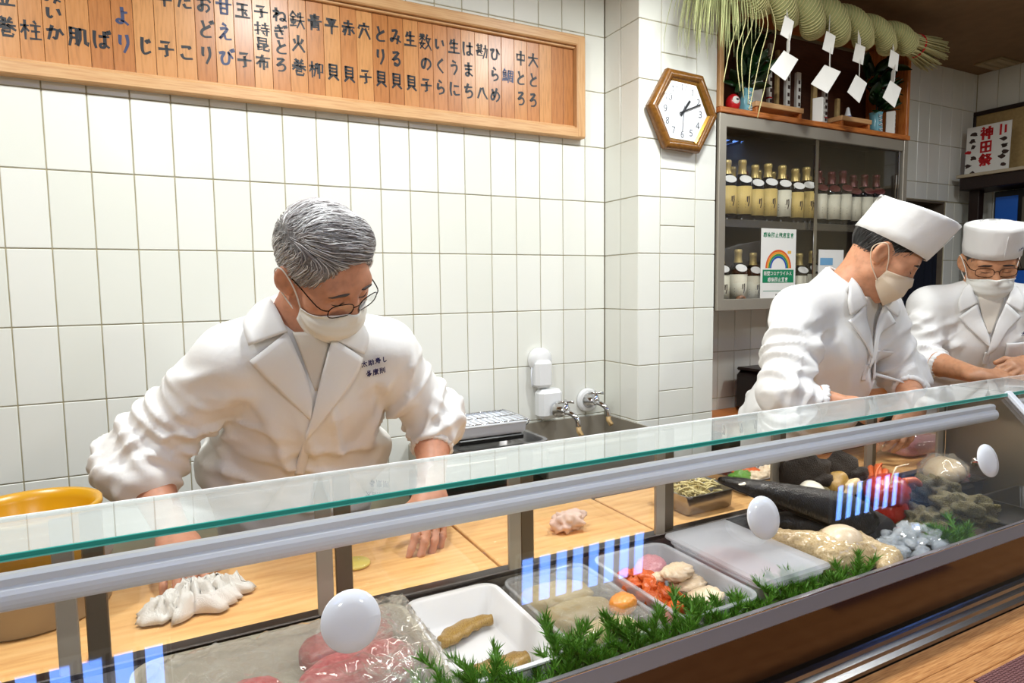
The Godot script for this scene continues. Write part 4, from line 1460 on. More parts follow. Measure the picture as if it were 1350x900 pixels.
func chef(c: Dictionary) -> Dictionary:
	var p := thing("person", c.label, "person", V(c.pel.x, 0, c.pel.z))
	var off: Vector3 = -p.position
	var nT: Vector3 = c.facing.normalized()
	var H := Transform3D(look(c.head_fwd, c.get("head_up", Vector3.UP)), c.head)
	# the body: head, neck, trunk, arms and hands in one field
	var f := Field.new()
	head_shape(f, H)
	var nape: Vector3 = H * V(0, -0.05, -0.03)
	f.cap(c.neck + V(0, -0.04, 0), nape, 0.058, 0.05, 0.03)
	var trunk := Field.new()
	for g in [f, trunk]:
		g.cap(c.pel, c.chest, 0.135, 0.135, 0.05, nT, 1.4)
		g.cap(c.chest, c.neck, 0.115, 0.06, 0.05, nT, 1.3)
		g.cap(c.shR, c.shL, 0.05, 0.05, 0.04)
	for s in ["R", "L"]:
		var sh: Vector3 = c["sh" + s]
		var el: Vector3 = c["el" + s]
		var wr: Vector3 = c["wr" + s]
		f.cap(sh, el, 0.046, 0.04, 0.03)
		f.cap(el, el.lerp(wr, 0.35), 0.039, 0.041, 0.02)
		f.cap(el.lerp(wr, 0.35), wr, 0.041, 0.027, 0.02)
		trunk.cap(sh, el, 0.046, 0.04, 0.03)
		hand_shape(f, wr, c["hand" + s], c["back" + s], -1.0 if s == "R" else 1.0, c["curl" + s], 0.14)
	var acc := Acc.new()
	var r := V(0.15, 0.16, 0.15)
	acc.net(f, c.head - r, c.head + r, 0.0042)
	for s in ["R", "L"]:
		var el: Vector3 = c["el" + s]
		var wr: Vector3 = c["wr" + s]
		var tip: Vector3 = wr + c["hand" + s].normalized() * 0.2
		var a: Vector3 = el.lerp(wr, 0.25)
		acc.net(f, a.min(wr).min(tip) - Vector3.ONE * 0.05, a.max(wr).max(tip) + Vector3.ONE * 0.05, 0.0042)
	acc.net(trunk, V(c.pel.x - 0.5, c.pel.y - 0.1, c.pel.z - 0.4), V(c.pel.x + 0.5, c.neck.y - 0.03, c.pel.z + 0.5), 0.018)
	put(acc.done(), c.skin, "body", p, off)
	# the jacket
	var j := Field.new()
	var w: float = c.get("girth", 0.175)
	j.cap(V(c.pel.x, c.pel.y - 0.17, c.pel.z - 0.02), c.pel, w * 0.97, w * 0.97, 0.05, nT, 1.38)
	j.cap(c.pel, c.chest, w * 0.97, w * 0.92, 0.06, nT, 1.36)
	j.cap(c.chest, c.chest.lerp(c.neck, 0.7), 0.135, 0.085, 0.05, nT, 1.15)
	j.cap(c.neck.lerp(c.shR, 0.25), c.shR, 0.062, 0.07, 0.05)
	j.cap(c.neck.lerp(c.shL, 0.25), c.shL, 0.062, 0.07, 0.05)
	for e in c.get("cloth_lumps", []):
		j.ball(e[0], e[1], 0.05)
	var zones := []
	for s in ["R", "L"]:
		var sh: Vector3 = c["sh" + s]
		var el: Vector3 = c["el" + s]
		var wr: Vector3 = c["wr" + s]
		var cu: Vector3 = el.lerp(wr, c["cuff" + s])
		j.cap(sh, el, 0.074, 0.066, 0.035)
		j.cap(el, cu, 0.066, 0.05, 0.03)
		zones.append(wrinkle(el - sh, 13, 2.4, 0.018, sh.lerp(el, 0.75), 0.17))
		zones.append(wrinkle(cu - el, 17, 3.5, 0.013, el.lerp(cu, 0.6), 0.13))
		zones.append(wrinkle((el - sh).rotated(nT, 0.8), 12, 3, 0.016, sh.lerp(el, 0.25) - V(0, 0.05, 0), 0.14))
	zones.append(wrinkle(V(0.4, 1, 0.2), 10, 2.5, 0.018, c.pel + V(0, 0.06, 0.05), 0.26))
	zones.append(wrinkle(V(1, 0.35, 0), 9, 2, 0.011, c.chest.lerp(c.pel, 0.4), 0.3))
	var ja := Acc.new()
	ja.net(j, V(minf(c.elR.x, c.elL.x) - 0.2, c.pel.y - 0.3, c.pel.z - 0.35), V(maxf(c.elR.x, c.elL.x) + 0.2, c.neck.y + 0.14, c.pel.z + 0.62), c.get("cell", 0.008))
	ja.push(func(q: Vector3, _n: Vector3) -> float: return fold_depth(zones, q))
	ja.relax(2)
	put(ja.done(), M.cloth, "jacket", p, off)
	# gathered cuffs
	for s in ["R", "L"]:
		var el: Vector3 = c["el" + s]
		var wr: Vector3 = c["wr" + s]
		var ax := (wr - el).normalized()
		var cu: Vector3 = el.lerp(wr, c["cuff" + s]) + ax * 0.031
		var b := along(ax)
		var rows_ := []
		for i in 57:
			var a := TAU * i / 56.0
			var ring := []
			for k in 9:
				var q := PI * 2 * k / 8.0
				var wv := 0.0017 * sin(a * 19.0 + 1.3 * sin(a * 3.0)) + 0.0012 * sin(a * 31.0)
				var rr := 0.0415 + wv + 0.0075 * cos(q)
				ring.append(cu + b.x * cos(a) * rr + b.z * sin(a) * rr + ax * (0.0105 * sin(q) + wv * 0.8))
			rows_.append(ring)
		put(MB.new().smooth().grid(rows_).done(), M.cloth, "gathered_cuff", p, off)
	# the collar's stand round the back of the neck
	var na: Vector3 = (nape - c.neck).normalized()
	var nb := look(nT - na * nT.dot(na), na)
	var band := []
	for i in 25:
		var a := PI + deg_to_rad(-118.0 + 236.0 * i / 24.0)
		var row := []
		for q in [[0.080, -0.045], [0.074, -0.02], [0.069, 0.012], [0.0695, 0.03], [0.073, 0.034], [0.079, 0.028], [0.088, -0.008], [0.1, -0.045]]:
			row.append(c.neck + na * (q[1] + 0.012 * -cos(a)) + (nb.x * sin(a) + nb.z * cos(a)) * q[0])
		band.append(row)
	put(MB.new().smooth().grid(band, 0.003).done(), M.cloth, "collar_stand", p, off)
	# trousers and shoes, down to the floor
	var tr := Field.new()
	var lg := Field.new()
	var lean: Vector3 = c.pel + V(0, -0.06, 0)
	tr.cap(lean, lean + V(0, -0.1, 0), 0.14, 0.15, 0.05, nT, 1.3)
	var lx := nT.cross(Vector3.UP).normalized() * 0.09
	for s in [-1.0, 1.0]:
		tr.cap(lean + lx * s + V(0, -0.1, 0), V(lean.x, 0.48, lean.z) + lx * s, 0.09, 0.065, 0.03)
		tr.cap(V(lean.x, 0.48, lean.z) + lx * s, V(lean.x, 0.1, lean.z) + lx * s, 0.065, 0.055, 0.03)
		var ft: Vector3 = V(lean.x, 0.042, lean.z) + lx * s
		lg = Field.new()
		lg.cap(ft - V(nT.x, 0, nT.z) * 0.05, ft + V(nT.x, 0, nT.z) * 0.13, 0.04, 0.038, 0.02)
		var la := Acc.new()
		la.net(lg, ft - V(0.22, 0.05, 0.22), ft + V(0.22, 0.07, 0.22), 0.012)
		put(la.done(), M.shoe, "shoe", p, off)
	var ta := Acc.new()
	ta.net(tr, V(lean.x - 0.3, 0.02, lean.z - 0.3), V(lean.x + 0.3, lean.y + 0.16, lean.z + 0.3), 0.02)
	put(ta.done(), M.trouser, "trousers", p, off)
	return {"node": p, "off": off, "H": H, "skin": f, "jacket": j, "nT": nT, "c": c}


func lay(k: Dictionary, called: String, A: Array, B: Array, n: int, offset: float, thick: float, m: Material, dir: Vector3, lift := 0.0) -> void:
	var cloth := patch(k.jacket, line(A, 14), line(B, 14), n, offset, thick, dir, lift)
	if cloth:
		put(cloth, m, called, k.node, k.off)


func front(k: Dictionary, span := 1.0) -> void:  # shirt, collar, lapels and front edge in the trunk's own axes
	var z: Vector3 = k.nT
	var x := Vector3.UP.cross(z).normalized()
	var T := Transform3D(Basis(x, z.cross(x), z), k.c.neck)
	var L := func(a: Array, s: float) -> Array:
		var out := []
		for q in a:
			out.append(T * V(q[0] * s * span, q[1] * span, 0.12))
		return out
	lay(k, "undershirt", L.call([[-0.04, 0.0], [-0.026, -0.06], [-0.004, -0.13]], 1), L.call([[-0.04, 0.0], [-0.026, -0.06], [-0.004, -0.13]], -1), 8, 0.006, 0.004, M.shirt, -z)
	for s in [1.0, -1.0]:
		var low := -0.03 if s < 0 else 0.0
		lay(k, "collar", L.call([[-0.06, 0.05], [-0.054, 0.012], [-0.042, -0.02]], s), L.call([[-0.08, 0.035], [-0.1, -0.015], [-0.094, -0.055]], s), 5, 0.017, 0.005, M.cloth, -z)
		lay(k, "lapel", L.call([[-0.042, -0.02], [-0.03, -0.06], [-0.016, -0.1], [0, -0.145 + low], [0.004, -0.175 + low]], s), L.call([[-0.094, -0.072], [-0.076, -0.096], [-0.05, -0.125], [-0.022, -0.155 + low], [0.0, -0.18 + low]], s), 8, 0.013 if s > 0 else 0.016, 0.004, M.cloth, -z, 0.003)
	lay(k, "front_edge", L.call([[-0.008, -0.2], [-0.008, -0.225], [-0.006, -0.25]], 1), L.call([[0.008, -0.2], [0.008, -0.225], [0.01, -0.25]], 1), 3, 0.009, 0.004, M.cloth, -z)
	lay(k, "breast_pocket", L.call([[0.055, -0.165], [0.056, -0.2], [0.058, -0.25]], 1), L.call([[0.125, -0.165], [0.125, -0.2], [0.122, -0.25]], 1), 6, 0.009, 0.003, M.cloth, -z)


func embroider(k: Dictionary, text: String, at_: Vector3, ux: Vector3, uy: Vector3, size: float, dir: Vector3) -> void:
	for i in text.length():
		var m := MB.new()
		var o := at_ + ux * size * 1.08 * i
		ink(m, text[i], 0.15, func(x: float, y: float) -> Vector3: return k.jacket.cast(o + ux * x * size + uy * y * size - dir * 0.15, dir, 0.0085, 0.35), true)
		put(m.done(), M.navy_thread, "embroidered_letter", k.node, k.off)


func face_mask(k: Dictionary, m: Material, top: float, pleats: bool, pointed := 0.0) -> void:
	var H: Transform3D = k.H
	var f: Field = k.skin
	var rows_ := []
	var nu := 30
	var nv := 18
	for i in nu + 1:
		var u := -1.0 + 2.0 * i / nu
		var row := []
		for q in nv + 1:
			var v := float(q) / nv
			var yt := top - 0.02 * u * u + 0.004 * cos(u * 4.0)
			var yb := -0.118 + 0.045 * u * u
			var y := lerpf(yt, yb, v)
			var ang := u * 1.22
			var d := V(sin(ang), 0, cos(ang))
			var hit := f.cast(H * (d * 0.2 + V(0, y, 0.005)), H.basis * -d, 0.003, 0.25)
			var rad := (H.affine_inverse() * hit - V(0, y, 0.005)).length()
			var bulge := (0.104 + pointed * (1.0 - absf(2.0 * v - 1.0))) * (1.0 - 0.36 * u * u) * (1.0 - 0.14 * pow(v, 2.0) - 0.05 * pow(1.0 - v, 3.0))
			rad = maxf(rad, bulge)
			if rad > 0.15: rad = bulge
			if pleats:
				rad += 0.006 * (absf(fmod(v * 3.0 + 0.2, 1.0) - 0.5) - 0.2) * (1.0 - u * u * u * u)
			row.append(H * (d * rad + V(0, y, 0.005)))
		rows_.append(row)
	rows_.reverse()
	put(MB.new().smooth().grid(rows_, 0.0015).done(), m, "face_mask", k.node, k.off)
	for s in [-1.0, 1.0]:
		var pts := [H * V(s * 0.068, top - 0.028, 0.034), H * V(s * 0.079, -0.005, 0.012), H * V(s * 0.09, 0.022, -0.018), H * V(s * 0.086, -0.004, -0.04), H * V(s * 0.079, -0.04, -0.016), H * V(s * 0.066, -0.07, 0.03)]
		put(MB.new().smooth().tube(smooth_path(pts, 6), 0.0016, 6).done(), m, "ear_loop", k.node, k.off)


func spectacles(k: Dictionary, y: float, z: float, m: Material) -> void:
	var H: Transform3D = k.H
	for s in [-1.0, 1.0]:
		var loop := []
		for i in 25:
			var a := TAU * i / 24.0
			var q := Vector2(cos(a), sin(a))
			q /= pow(pow(absf(q.x), 3.0) + pow(absf(q.y), 3.0), 1.0 / 3.0)
			loop.append(H * V(s * 0.034 + q.x * 0.0265, y + q.y * 0.0165, z - 0.012 * absf(s * 0.034 + q.x * 0.0265) / 0.06))
		put(MB.new().smooth().tube(loop, 0.0011, 6).done(), m, "spectacle_rim", k.node, k.off)
		var lens := MB.new()
		for i in range(1, 23):
			lens.tri(loop[0], loop[i], loop[i + 1])
		put(lens.done(), M.glass, "spectacle_lens", k.node, k.off)
		put(MB.new().smooth().tube(smooth_path([H * V(s * 0.0605, y + 0.006, z - 0.012), H * V(s * 0.074, y + 0.007, z - 0.03), H * V(s * 0.0805, 0.012, 0.0), H * V(s * 0.083, -0.005, -0.03)], 5), 0.0013, 6).done(), m, "spectacle_arm", k.node, k.off)
	put(MB.new().smooth().tube(smooth_path([H * V(-0.008, y + 0.004, z - 0.001), H * V(0, y + 0.009, z + 0.002), H * V(0.008, y + 0.004, z - 0.001)], 4), 0.0011, 6).done(), m, "spectacle_bridge", k.node, k.off)


func eyes(k: Dictionary, brow_m: Material, thick := 0.0035) -> void:  # lowered lids and eyebrows
	var H: Transform3D = k.H
	var f: Field = k.skin
	for s in [-1.0, 1.0]:
		var lash := []
		for i in 9:
			var u := -1.0 + i / 4.0
			lash.append(f.cast(H * V(s * (0.031 + u * 0.0135), -0.0035 + 0.003 * u * u, 0.15), H.basis * V(0, 0, -1), 0.0003, 0.12))
		put(MB.new().smooth().tube(lash, [0.0004, 0.0008, 0.001, 0.0011, 0.0011, 0.0011, 0.001, 0.0008, 0.0004], 5).done(), M.lash, "eyelash", k.node, k.off)
		var br := []
		for i in 9:
			var u := -1.0 + i / 4.0
			br.append(f.cast(H * V(s * (0.034 + u * 0.019), 0.0235 - 0.004 * u * u * s * signf(u * s) - 0.002 * u * u, 0.16), H.basis * V(0, 0, -1), -0.0006, 0.13))
		put(MB.new().smooth().tube(br, [thick * 0.4, thick * 0.8, thick, thick, thick, thick * 0.9, thick * 0.8, thick * 0.6, thick * 0.3], 6).done(), brow_m, "eyebrow", k.node, k.off)


func hat(k: Dictionary, low_front: float, low_back: float, h: float, flare: float) -> void:
	var H: Transform3D = k.H
	var prof := [[0.972, 0.012], [0.985, 0.0], [1.0, 0.002], [1.012, 0.25], [1.0 + flare * 0.6, 0.6], [1.0 + flare, 0.93], [0.995 + flare, 1.0], [0.93 + flare, 1.02], [0.78, 1.03], [0.5, 1.045], [0.2, 1.05], [0.0, 1.05]]
	var rows_ := []
	var n := 56
	for i in n:
		var a := TAU * i / n
		var row := []
		for q in prof:
			var x: float = sin(a) * 0.0865 * q[0]
			var z: float = cos(a) * 0.107 * q[0] - 0.01
			var lo := lerpf(low_back, low_front, (cos(a) + 1.0) / 2.0)
			var y: float = lo + h * q[1]
			if q[1] > 0.95:
				y -= 0.008 * (1.0 - absf(x) / 0.09) * (1.0 if q[0] < 0.9 else 0.3) - 0.012 * cos(a) * q[0]
			var wv := 0.0022 * wob.get_noise_3d(sin(a) * 3.0, q[1] * 4.0, cos(a) * 3.0 + c_of(k))
			row.append(H * (V(x, y, z) * 1.0 + V(sin(a), 0, cos(a)) * wv))
		rows_.append(row)
	rows_.append(rows_[0])
	put(MB.new().smooth().grid(rows_).done(), M.cloth, "cap", k.node, k.off)
	# the sewn front seam
	var seam := []
	for i in 6:
		seam.append(H * V(0.012, low_front + h * (0.05 + 0.16 * i), 0.0985 + 0.107 * flare * i / 5.0))
	put(MB.new().smooth().tube(seam, 0.0012, 5).done(), M.cloth, "cap_seam", k.node, k.off)


func c_of(k: Dictionary) -> float:
	return k.c.pel.x * 3.7


func hair_mat(rough: float) -> StandardMaterial3D:
	var m := plain(Color.WHITE, rough)
	m.vertex_color_use_as_albedo = true
	return m


func make_chefs() -> void:
	M.lash = plain(Color(0.05, 0.035, 0.03), 0.6)
	M.wire = plain(Color(0.16, 0.13, 0.11), 0.25, 0.9)
	M.hair = hair_mat(0.4)
	M.black_hair = plain(Color(0.045, 0.04, 0.04), 0.42)
	M.grey_brow = plain(Color(0.3, 0.26, 0.24), 0.7)
	first_chef()
	second_chef()
	third_chef()


func first_chef() -> void:
	var k := chef({
		"label": "grey-haired cook in glasses and white jacket bending over his board", "skin": M.skin, "facing": V(-0.02, -0.36, 0.93), "girth": 0.185,
		"pel": V(0.615, 0.95, 0.40), "chest": V(0.632, 1.19, 0.545), "neck": V(0.605, 1.325, 0.63), "head": V(0.640, 1.434, 0.705), "head_fwd": V(0.46, -0.64, 0.61), "head_up": V(-0.25, 1.0, 0.1),
		"shR": V(0.475, 1.255, 0.585), "elR": V(0.285, 1.06, 0.49), "wrR": V(0.352, 0.925, 0.66), "handR": V(0.1, -0.14, 1.0), "backR": V(0.1, 1, 0.15), "curlR": [0.3, 0.34, 0.36, 0.4, 0.2], "cuffR": 0.3,
		"shL": V(0.785, 1.255, 0.60), "elL": V(0.915, 1.085, 0.565), "wrL": V(0.85, 0.955, 0.72), "handL": V(-0.3, -0.45, 0.8), "backL": V(0.2, 0.9, 0.45), "curlL": [0.35, 0.4, 0.45, 0.5, 0.3], "cuffL": 0.27,
		"cloth_lumps": [[V(0.262, 1.035, 0.53), 0.058], [V(0.325, 1.06, 0.52), 0.05], [V(0.93, 1.075, 0.60), 0.05], [V(0.46, 1.0, 0.42), 0.07], [V(0.78, 1.0, 0.44), 0.06]], "cell": 0.006,
	})
	var dir := V(0.12, -0.2, -1).normalized()
	lay(k, "undershirt", [V(0.574, 1.319, 0.714), V(0.592, 1.266, 0.695), V(0.619, 1.19, 0.671)], [V(0.650, 1.315, 0.711), V(0.640, 1.263, 0.694), V(0.626, 1.19, 0.671)], 8, 0.007, 0.004, M.shirt, dir)
	lay(k, "collar", [V(0.535, 1.40, 0.70), V(0.547, 1.366, 0.731), V(0.564, 1.320, 0.714)], [V(0.51, 1.385, 0.69), V(0.484, 1.346, 0.70), V(0.492, 1.297, 0.707)], 6, 0.017, 0.005, M.cloth, dir)
	lay(k, "collar", [V(0.676, 1.343, 0.723), V(0.662, 1.325, 0.716), V(0.651, 1.300, 0.708)], [V(0.712, 1.345, 0.70), V(0.728, 1.303, 0.709), V(0.718, 1.262, 0.695)], 6, 0.017, 0.005, M.cloth, dir)
	lay(k, "lapel", [V(0.564, 1.320, 0.714), V(0.582, 1.274, 0.698), V(0.601, 1.225, 0.681), V(0.614, 1.174, 0.664), V(0.615, 1.127, 0.647)], [V(0.494, 1.264, 0.695), V(0.517, 1.234, 0.685), V(0.545, 1.200, 0.673), V(0.579, 1.162, 0.660), V(0.611, 1.124, 0.646)], 9, 0.012, 0.004, M.cloth, dir, 0.003)
	lay(k, "lapel", [V(0.651, 1.300, 0.708), V(0.640, 1.255, 0.692), V(0.628, 1.206, 0.675), V(0.615, 1.140, 0.652), V(0.601, 1.085, 0.632)], [V(0.716, 1.255, 0.693), V(0.705, 1.217, 0.678), V(0.675, 1.169, 0.661), V(0.637, 1.121, 0.645), V(0.605, 1.077, 0.629)], 9, 0.016, 0.004, M.cloth, dir, 0.003)
	lay(k, "front_edge", [V(0.600, 1.088, 0.633), V(0.592, 1.052, 0.621), V(0.582, 1.0, 0.605)], [V(0.618, 1.083, 0.631), V(0.611, 1.046, 0.619), V(0.603, 0.995, 0.603)], 3, 0.009, 0.004, M.cloth, dir)
	var ux := V(0.985, 0.16, 0.0).normalized()
	embroider(k, "太助寿し", V(0.713, 1.247, 0.686), ux, V(0.1, -1, 0), 0.0135, dir)
	embroider(k, "峯康則", V(0.724, 1.225, 0.679), ux, V(0.1, -1, 0), 0.0135, dir)
	face_mask(k, M.mask_white, -0.022, true, 0.012)
	spectacles(k, -0.006, 0.106, M.wire)
	eyes(k, M.grey_brow)
	# hair: grey, thick on top and swept over from the parting
	var H: Transform3D = k.H
	var h := Field.new()
	h.egg(H * V(0, 0.046, -0.017), V(0.0845, 0.092, 0.102), H.basis, 0.02)
	h.cap(H * V(-0.04, 0.106, 0.01), H * V(0.036, 0.102, 0.022), 0.022, 0.022, 0.03)
	h.cap(H * V(-0.03, 0.1, 0.042), H * V(0.03, 0.094, 0.044), 0.012, 0.014, 0.03)
	h.egg(H * V(0.004, -0.012, 0.112), V(0.09, 0.108, 0.08), H.basis, 0.015, 1)
	h.half(H * V(0, -0.048, -0.04), H.basis * V(0, -1, 0.35), 0.01)
	var ha := Acc.new()
	ha.net(h, c_lo(k), c_hi(k), 0.0045)
	ha.push(func(q: Vector3, _n: Vector3) -> float: return 0.0016 * wob.get_noise_3dv((H.affine_inverse() * q) * V(60, 120, 160)))
	put(ha.done(func(q: Vector3) -> Color:
		var v := 0.17 + 0.09 * wob.get_noise_3dv((H.affine_inverse() * q) * V(60, 150, 150))
		return Color(v * 1.02, v * 0.97, v * 0.96)), M.hair, "hair", k.node, k.off)
	var flow := func(q: Vector3, rnd: float) -> Vector3:
		var top := smoothstep(0.05, 0.1, q.y)
		return V(0.95, -0.15, 0.35 + 0.7 * (rnd - 0.5)).lerp(V(0.0, -0.85, -0.5 + 0.5 * (rnd - 0.5)), 1.0 - top)
	var greys := [Color(0.5, 0.49, 0.49), Color(0.64, 0.62, 0.62), Color(0.38, 0.36, 0.36), Color(0.2, 0.17, 0.17), Color(0.3, 0.27, 0.27), Color(0.74, 0.73, 0.73), Color(0.14, 0.11, 0.11)]
	var locks := put(strands(h, H, 2600, flow, func(d: Vector3) -> bool: return d.y > -0.75, 7, 0.0075, 0.0011, greys, 5, 0.0035), M.hair, "hair_locks", k.node, k.off)
	tag(locks, "", "", "", "stuff")


func c_lo(k: Dictionary) -> Vector3:
	return k.c.head - Vector3.ONE * 0.16


func c_hi(k: Dictionary) -> Vector3:
	return k.c.head + Vector3.ONE * 0.16


func short_hair(k: Dictionary, count: int) -> void:
	var H: Transform3D = k.H
	var h := Field.new()
	h.egg(H * V(0, 0.036, -0.015), V(0.0795, 0.088, 0.0985), H.basis, 0.02)
	h.egg(H * V(0, -0.03, 0.10), V(0.09, 0.1, 0.092), H.basis, 0.012, 1)
	h.half(H * V(0, -0.045, -0.05), H.basis * V(0, -1, 0.55), 0.012)
	h.half(H * V(0, 0.085, 0), H.basis * V(0, 1, 0), 0.01)
	for s in [-1.0, 1.0]:
		h.egg(H * V(s * 0.08, -0.012, -0.008), V(0.03, 0.036, 0.024), H.basis, 0.008, 1)
	var ha := Acc.new()
	ha.net(h, c_lo(k), c_hi(k), 0.0048)
	put(ha.done(), M.black_hair, "hair", k.node, k.off)
	var locks := put(strands(h, H, count, func(_q: Vector3, rnd: float) -> Vector3: return V(0.0, -1, -0.35 + 0.5 * (rnd - 0.5)), func(d: Vector3) -> bool: return d.y < 0.6, 4, 0.006, 0.0011, [Color(0.012, 0.01, 0.01), Color(0.03, 0.025, 0.022), Color(0.006, 0.005, 0.005)], 9, 0.002), M.hair, "hair_locks", k.node, k.off)
	tag(locks, "", "", "", "stuff")


func second_chef() -> void:
	var k := chef({
		"label": "young cook in profile wearing a white cap and cream mask", "skin": M.skin2, "facing": V(0.28, -0.18, 0.94), "girth": 0.165,
		"pel": V(2.19, 0.95, 0.53), "chest": V(2.185, 1.225, 0.70), "neck": V(2.18, 1.372, 0.745), "head": V(2.237, 1.480, 0.832), "head_fwd": V(0.46, -0.62, 0.62), "head_up": V(0, 1, 0),
		"shR": V(2.02, 1.315, 0.715), "elR": V(1.885, 1.09, 0.77), "wrR": V(2.05, 1.045, 0.905), "handR": V(0.75, -0.65, 0.05), "backR": V(0.3, 0.7, 0.6), "curlR": [0.35, 0.4, 0.4, 0.45, 0.3], "cuffR": 0.36,
		"shL": V(2.335, 1.31, 0.745), "elL": V(2.44, 1.10, 0.78), "wrL": V(2.30, 1.04, 0.90), "handL": V(-0.6, -0.7, 0.1), "backL": V(-0.2, 0.6, 0.7), "curlL": [0.35, 0.4, 0.4, 0.45, 0.3], "cuffL": 0.36,
		"cloth_lumps": [[V(1.90, 1.06, 0.80), 0.06], [V(2.225, 1.1, 0.69), 0.105], [V(2.21, 1.0, 0.655), 0.11]],
	})
	front(k)
	embroider(k, "助", k.c.neck + V(0.075, -0.125, 0.1), V(0.95, 0, -0.3), V(0, -1, 0), 0.016, -k.nT)
	embroider(k, "寿", k.c.neck + V(0.075, -0.148, 0.1), V(0.95, 0, -0.3), V(0, -1, 0), 0.016, -k.nT)
	face_mask(k, M.mask_cream, -0.012, false, 0.014)
	eyes(k, M.lash, 0.004)
	short_hair(k, 900)
	hat(k, 0.05, 0.022, 0.112, 0.05)


func third_chef() -> void:
	var k := chef({
		"label": "older cook in wire glasses and white cap kneading with both hands", "skin": M.skin3, "facing": V(-0.72, -0.12, 0.68), "girth": 0.17,
		"pel": V(3.11, 0.95, 0.56), "chest": V(3.045, 1.215, 0.69), "neck": V(3.005, 1.352, 0.72), "head": V(2.985, 1.467, 0.745), "head_fwd": V(-0.70, -0.42, 0.58), "head_up": V(0, 1, 0),
		"shR": V(2.895, 1.305, 0.595), "elR": V(2.82, 1.115, 0.60), "wrR": V(2.775, 1.08, 0.83), "handR": V(0.55, 0.02, 0.32), "backR": V(-0.25, 0.95, 0.1), "curlR": [0.4, 0.45, 0.5, 0.5, 0.3], "cuffR": 0.25,
		"shL": V(3.125, 1.305, 0.825), "elL": V(3.18, 1.10, 0.87), "wrL": V(2.97, 1.115, 0.90), "handL": V(-0.8, -0.12, -0.1), "backL": V(-0.1, 0.75, 0.6), "curlL": [0.5, 0.55, 0.6, 0.6, 0.5], "cuffL": 0.3,
		"cloth_lumps": [[V(2.80, 1.10, 0.62), 0.055]],
	})
	front(k)
	embroider(k, "太助", k.c.neck + k.nT.cross(Vector3.UP) * -0.1 + V(-0.05, -0.135, 0.05), V(0.68, 0, 0.72), V(0, -1, 0), 0.017, -k.nT)
	face_mask(k, M.mask_white, -0.024, true, 0.008)
	spectacles(k, 0.0, 0.1, M.wire)
	eyes(k, M.lash)
	short_hair(k, 500)
	hat(k, 0.046, 0.02, 0.106, 0.06)
	# the shop's name on the side of the cap
	var H: Transform3D = k.H
	for i in 4:
		var m := MB.new()
		var a0 := 0.62 + 0.085 * i
		ink(m, "太助寿し"[i], 0.15, func(x: float, y: float) -> Vector3:
			var a := a0 + x * 0.075
			return H * V(sin(a) * 0.0925, 0.083 - y * 0.012, cos(a) * 0.1135 - 0.01), true)
		put(m.done(), M.navy_thread, "cap_letter", k.node, k.off)


# ---------------------------------------------------------------- drinks cabinet, its bottles and notices

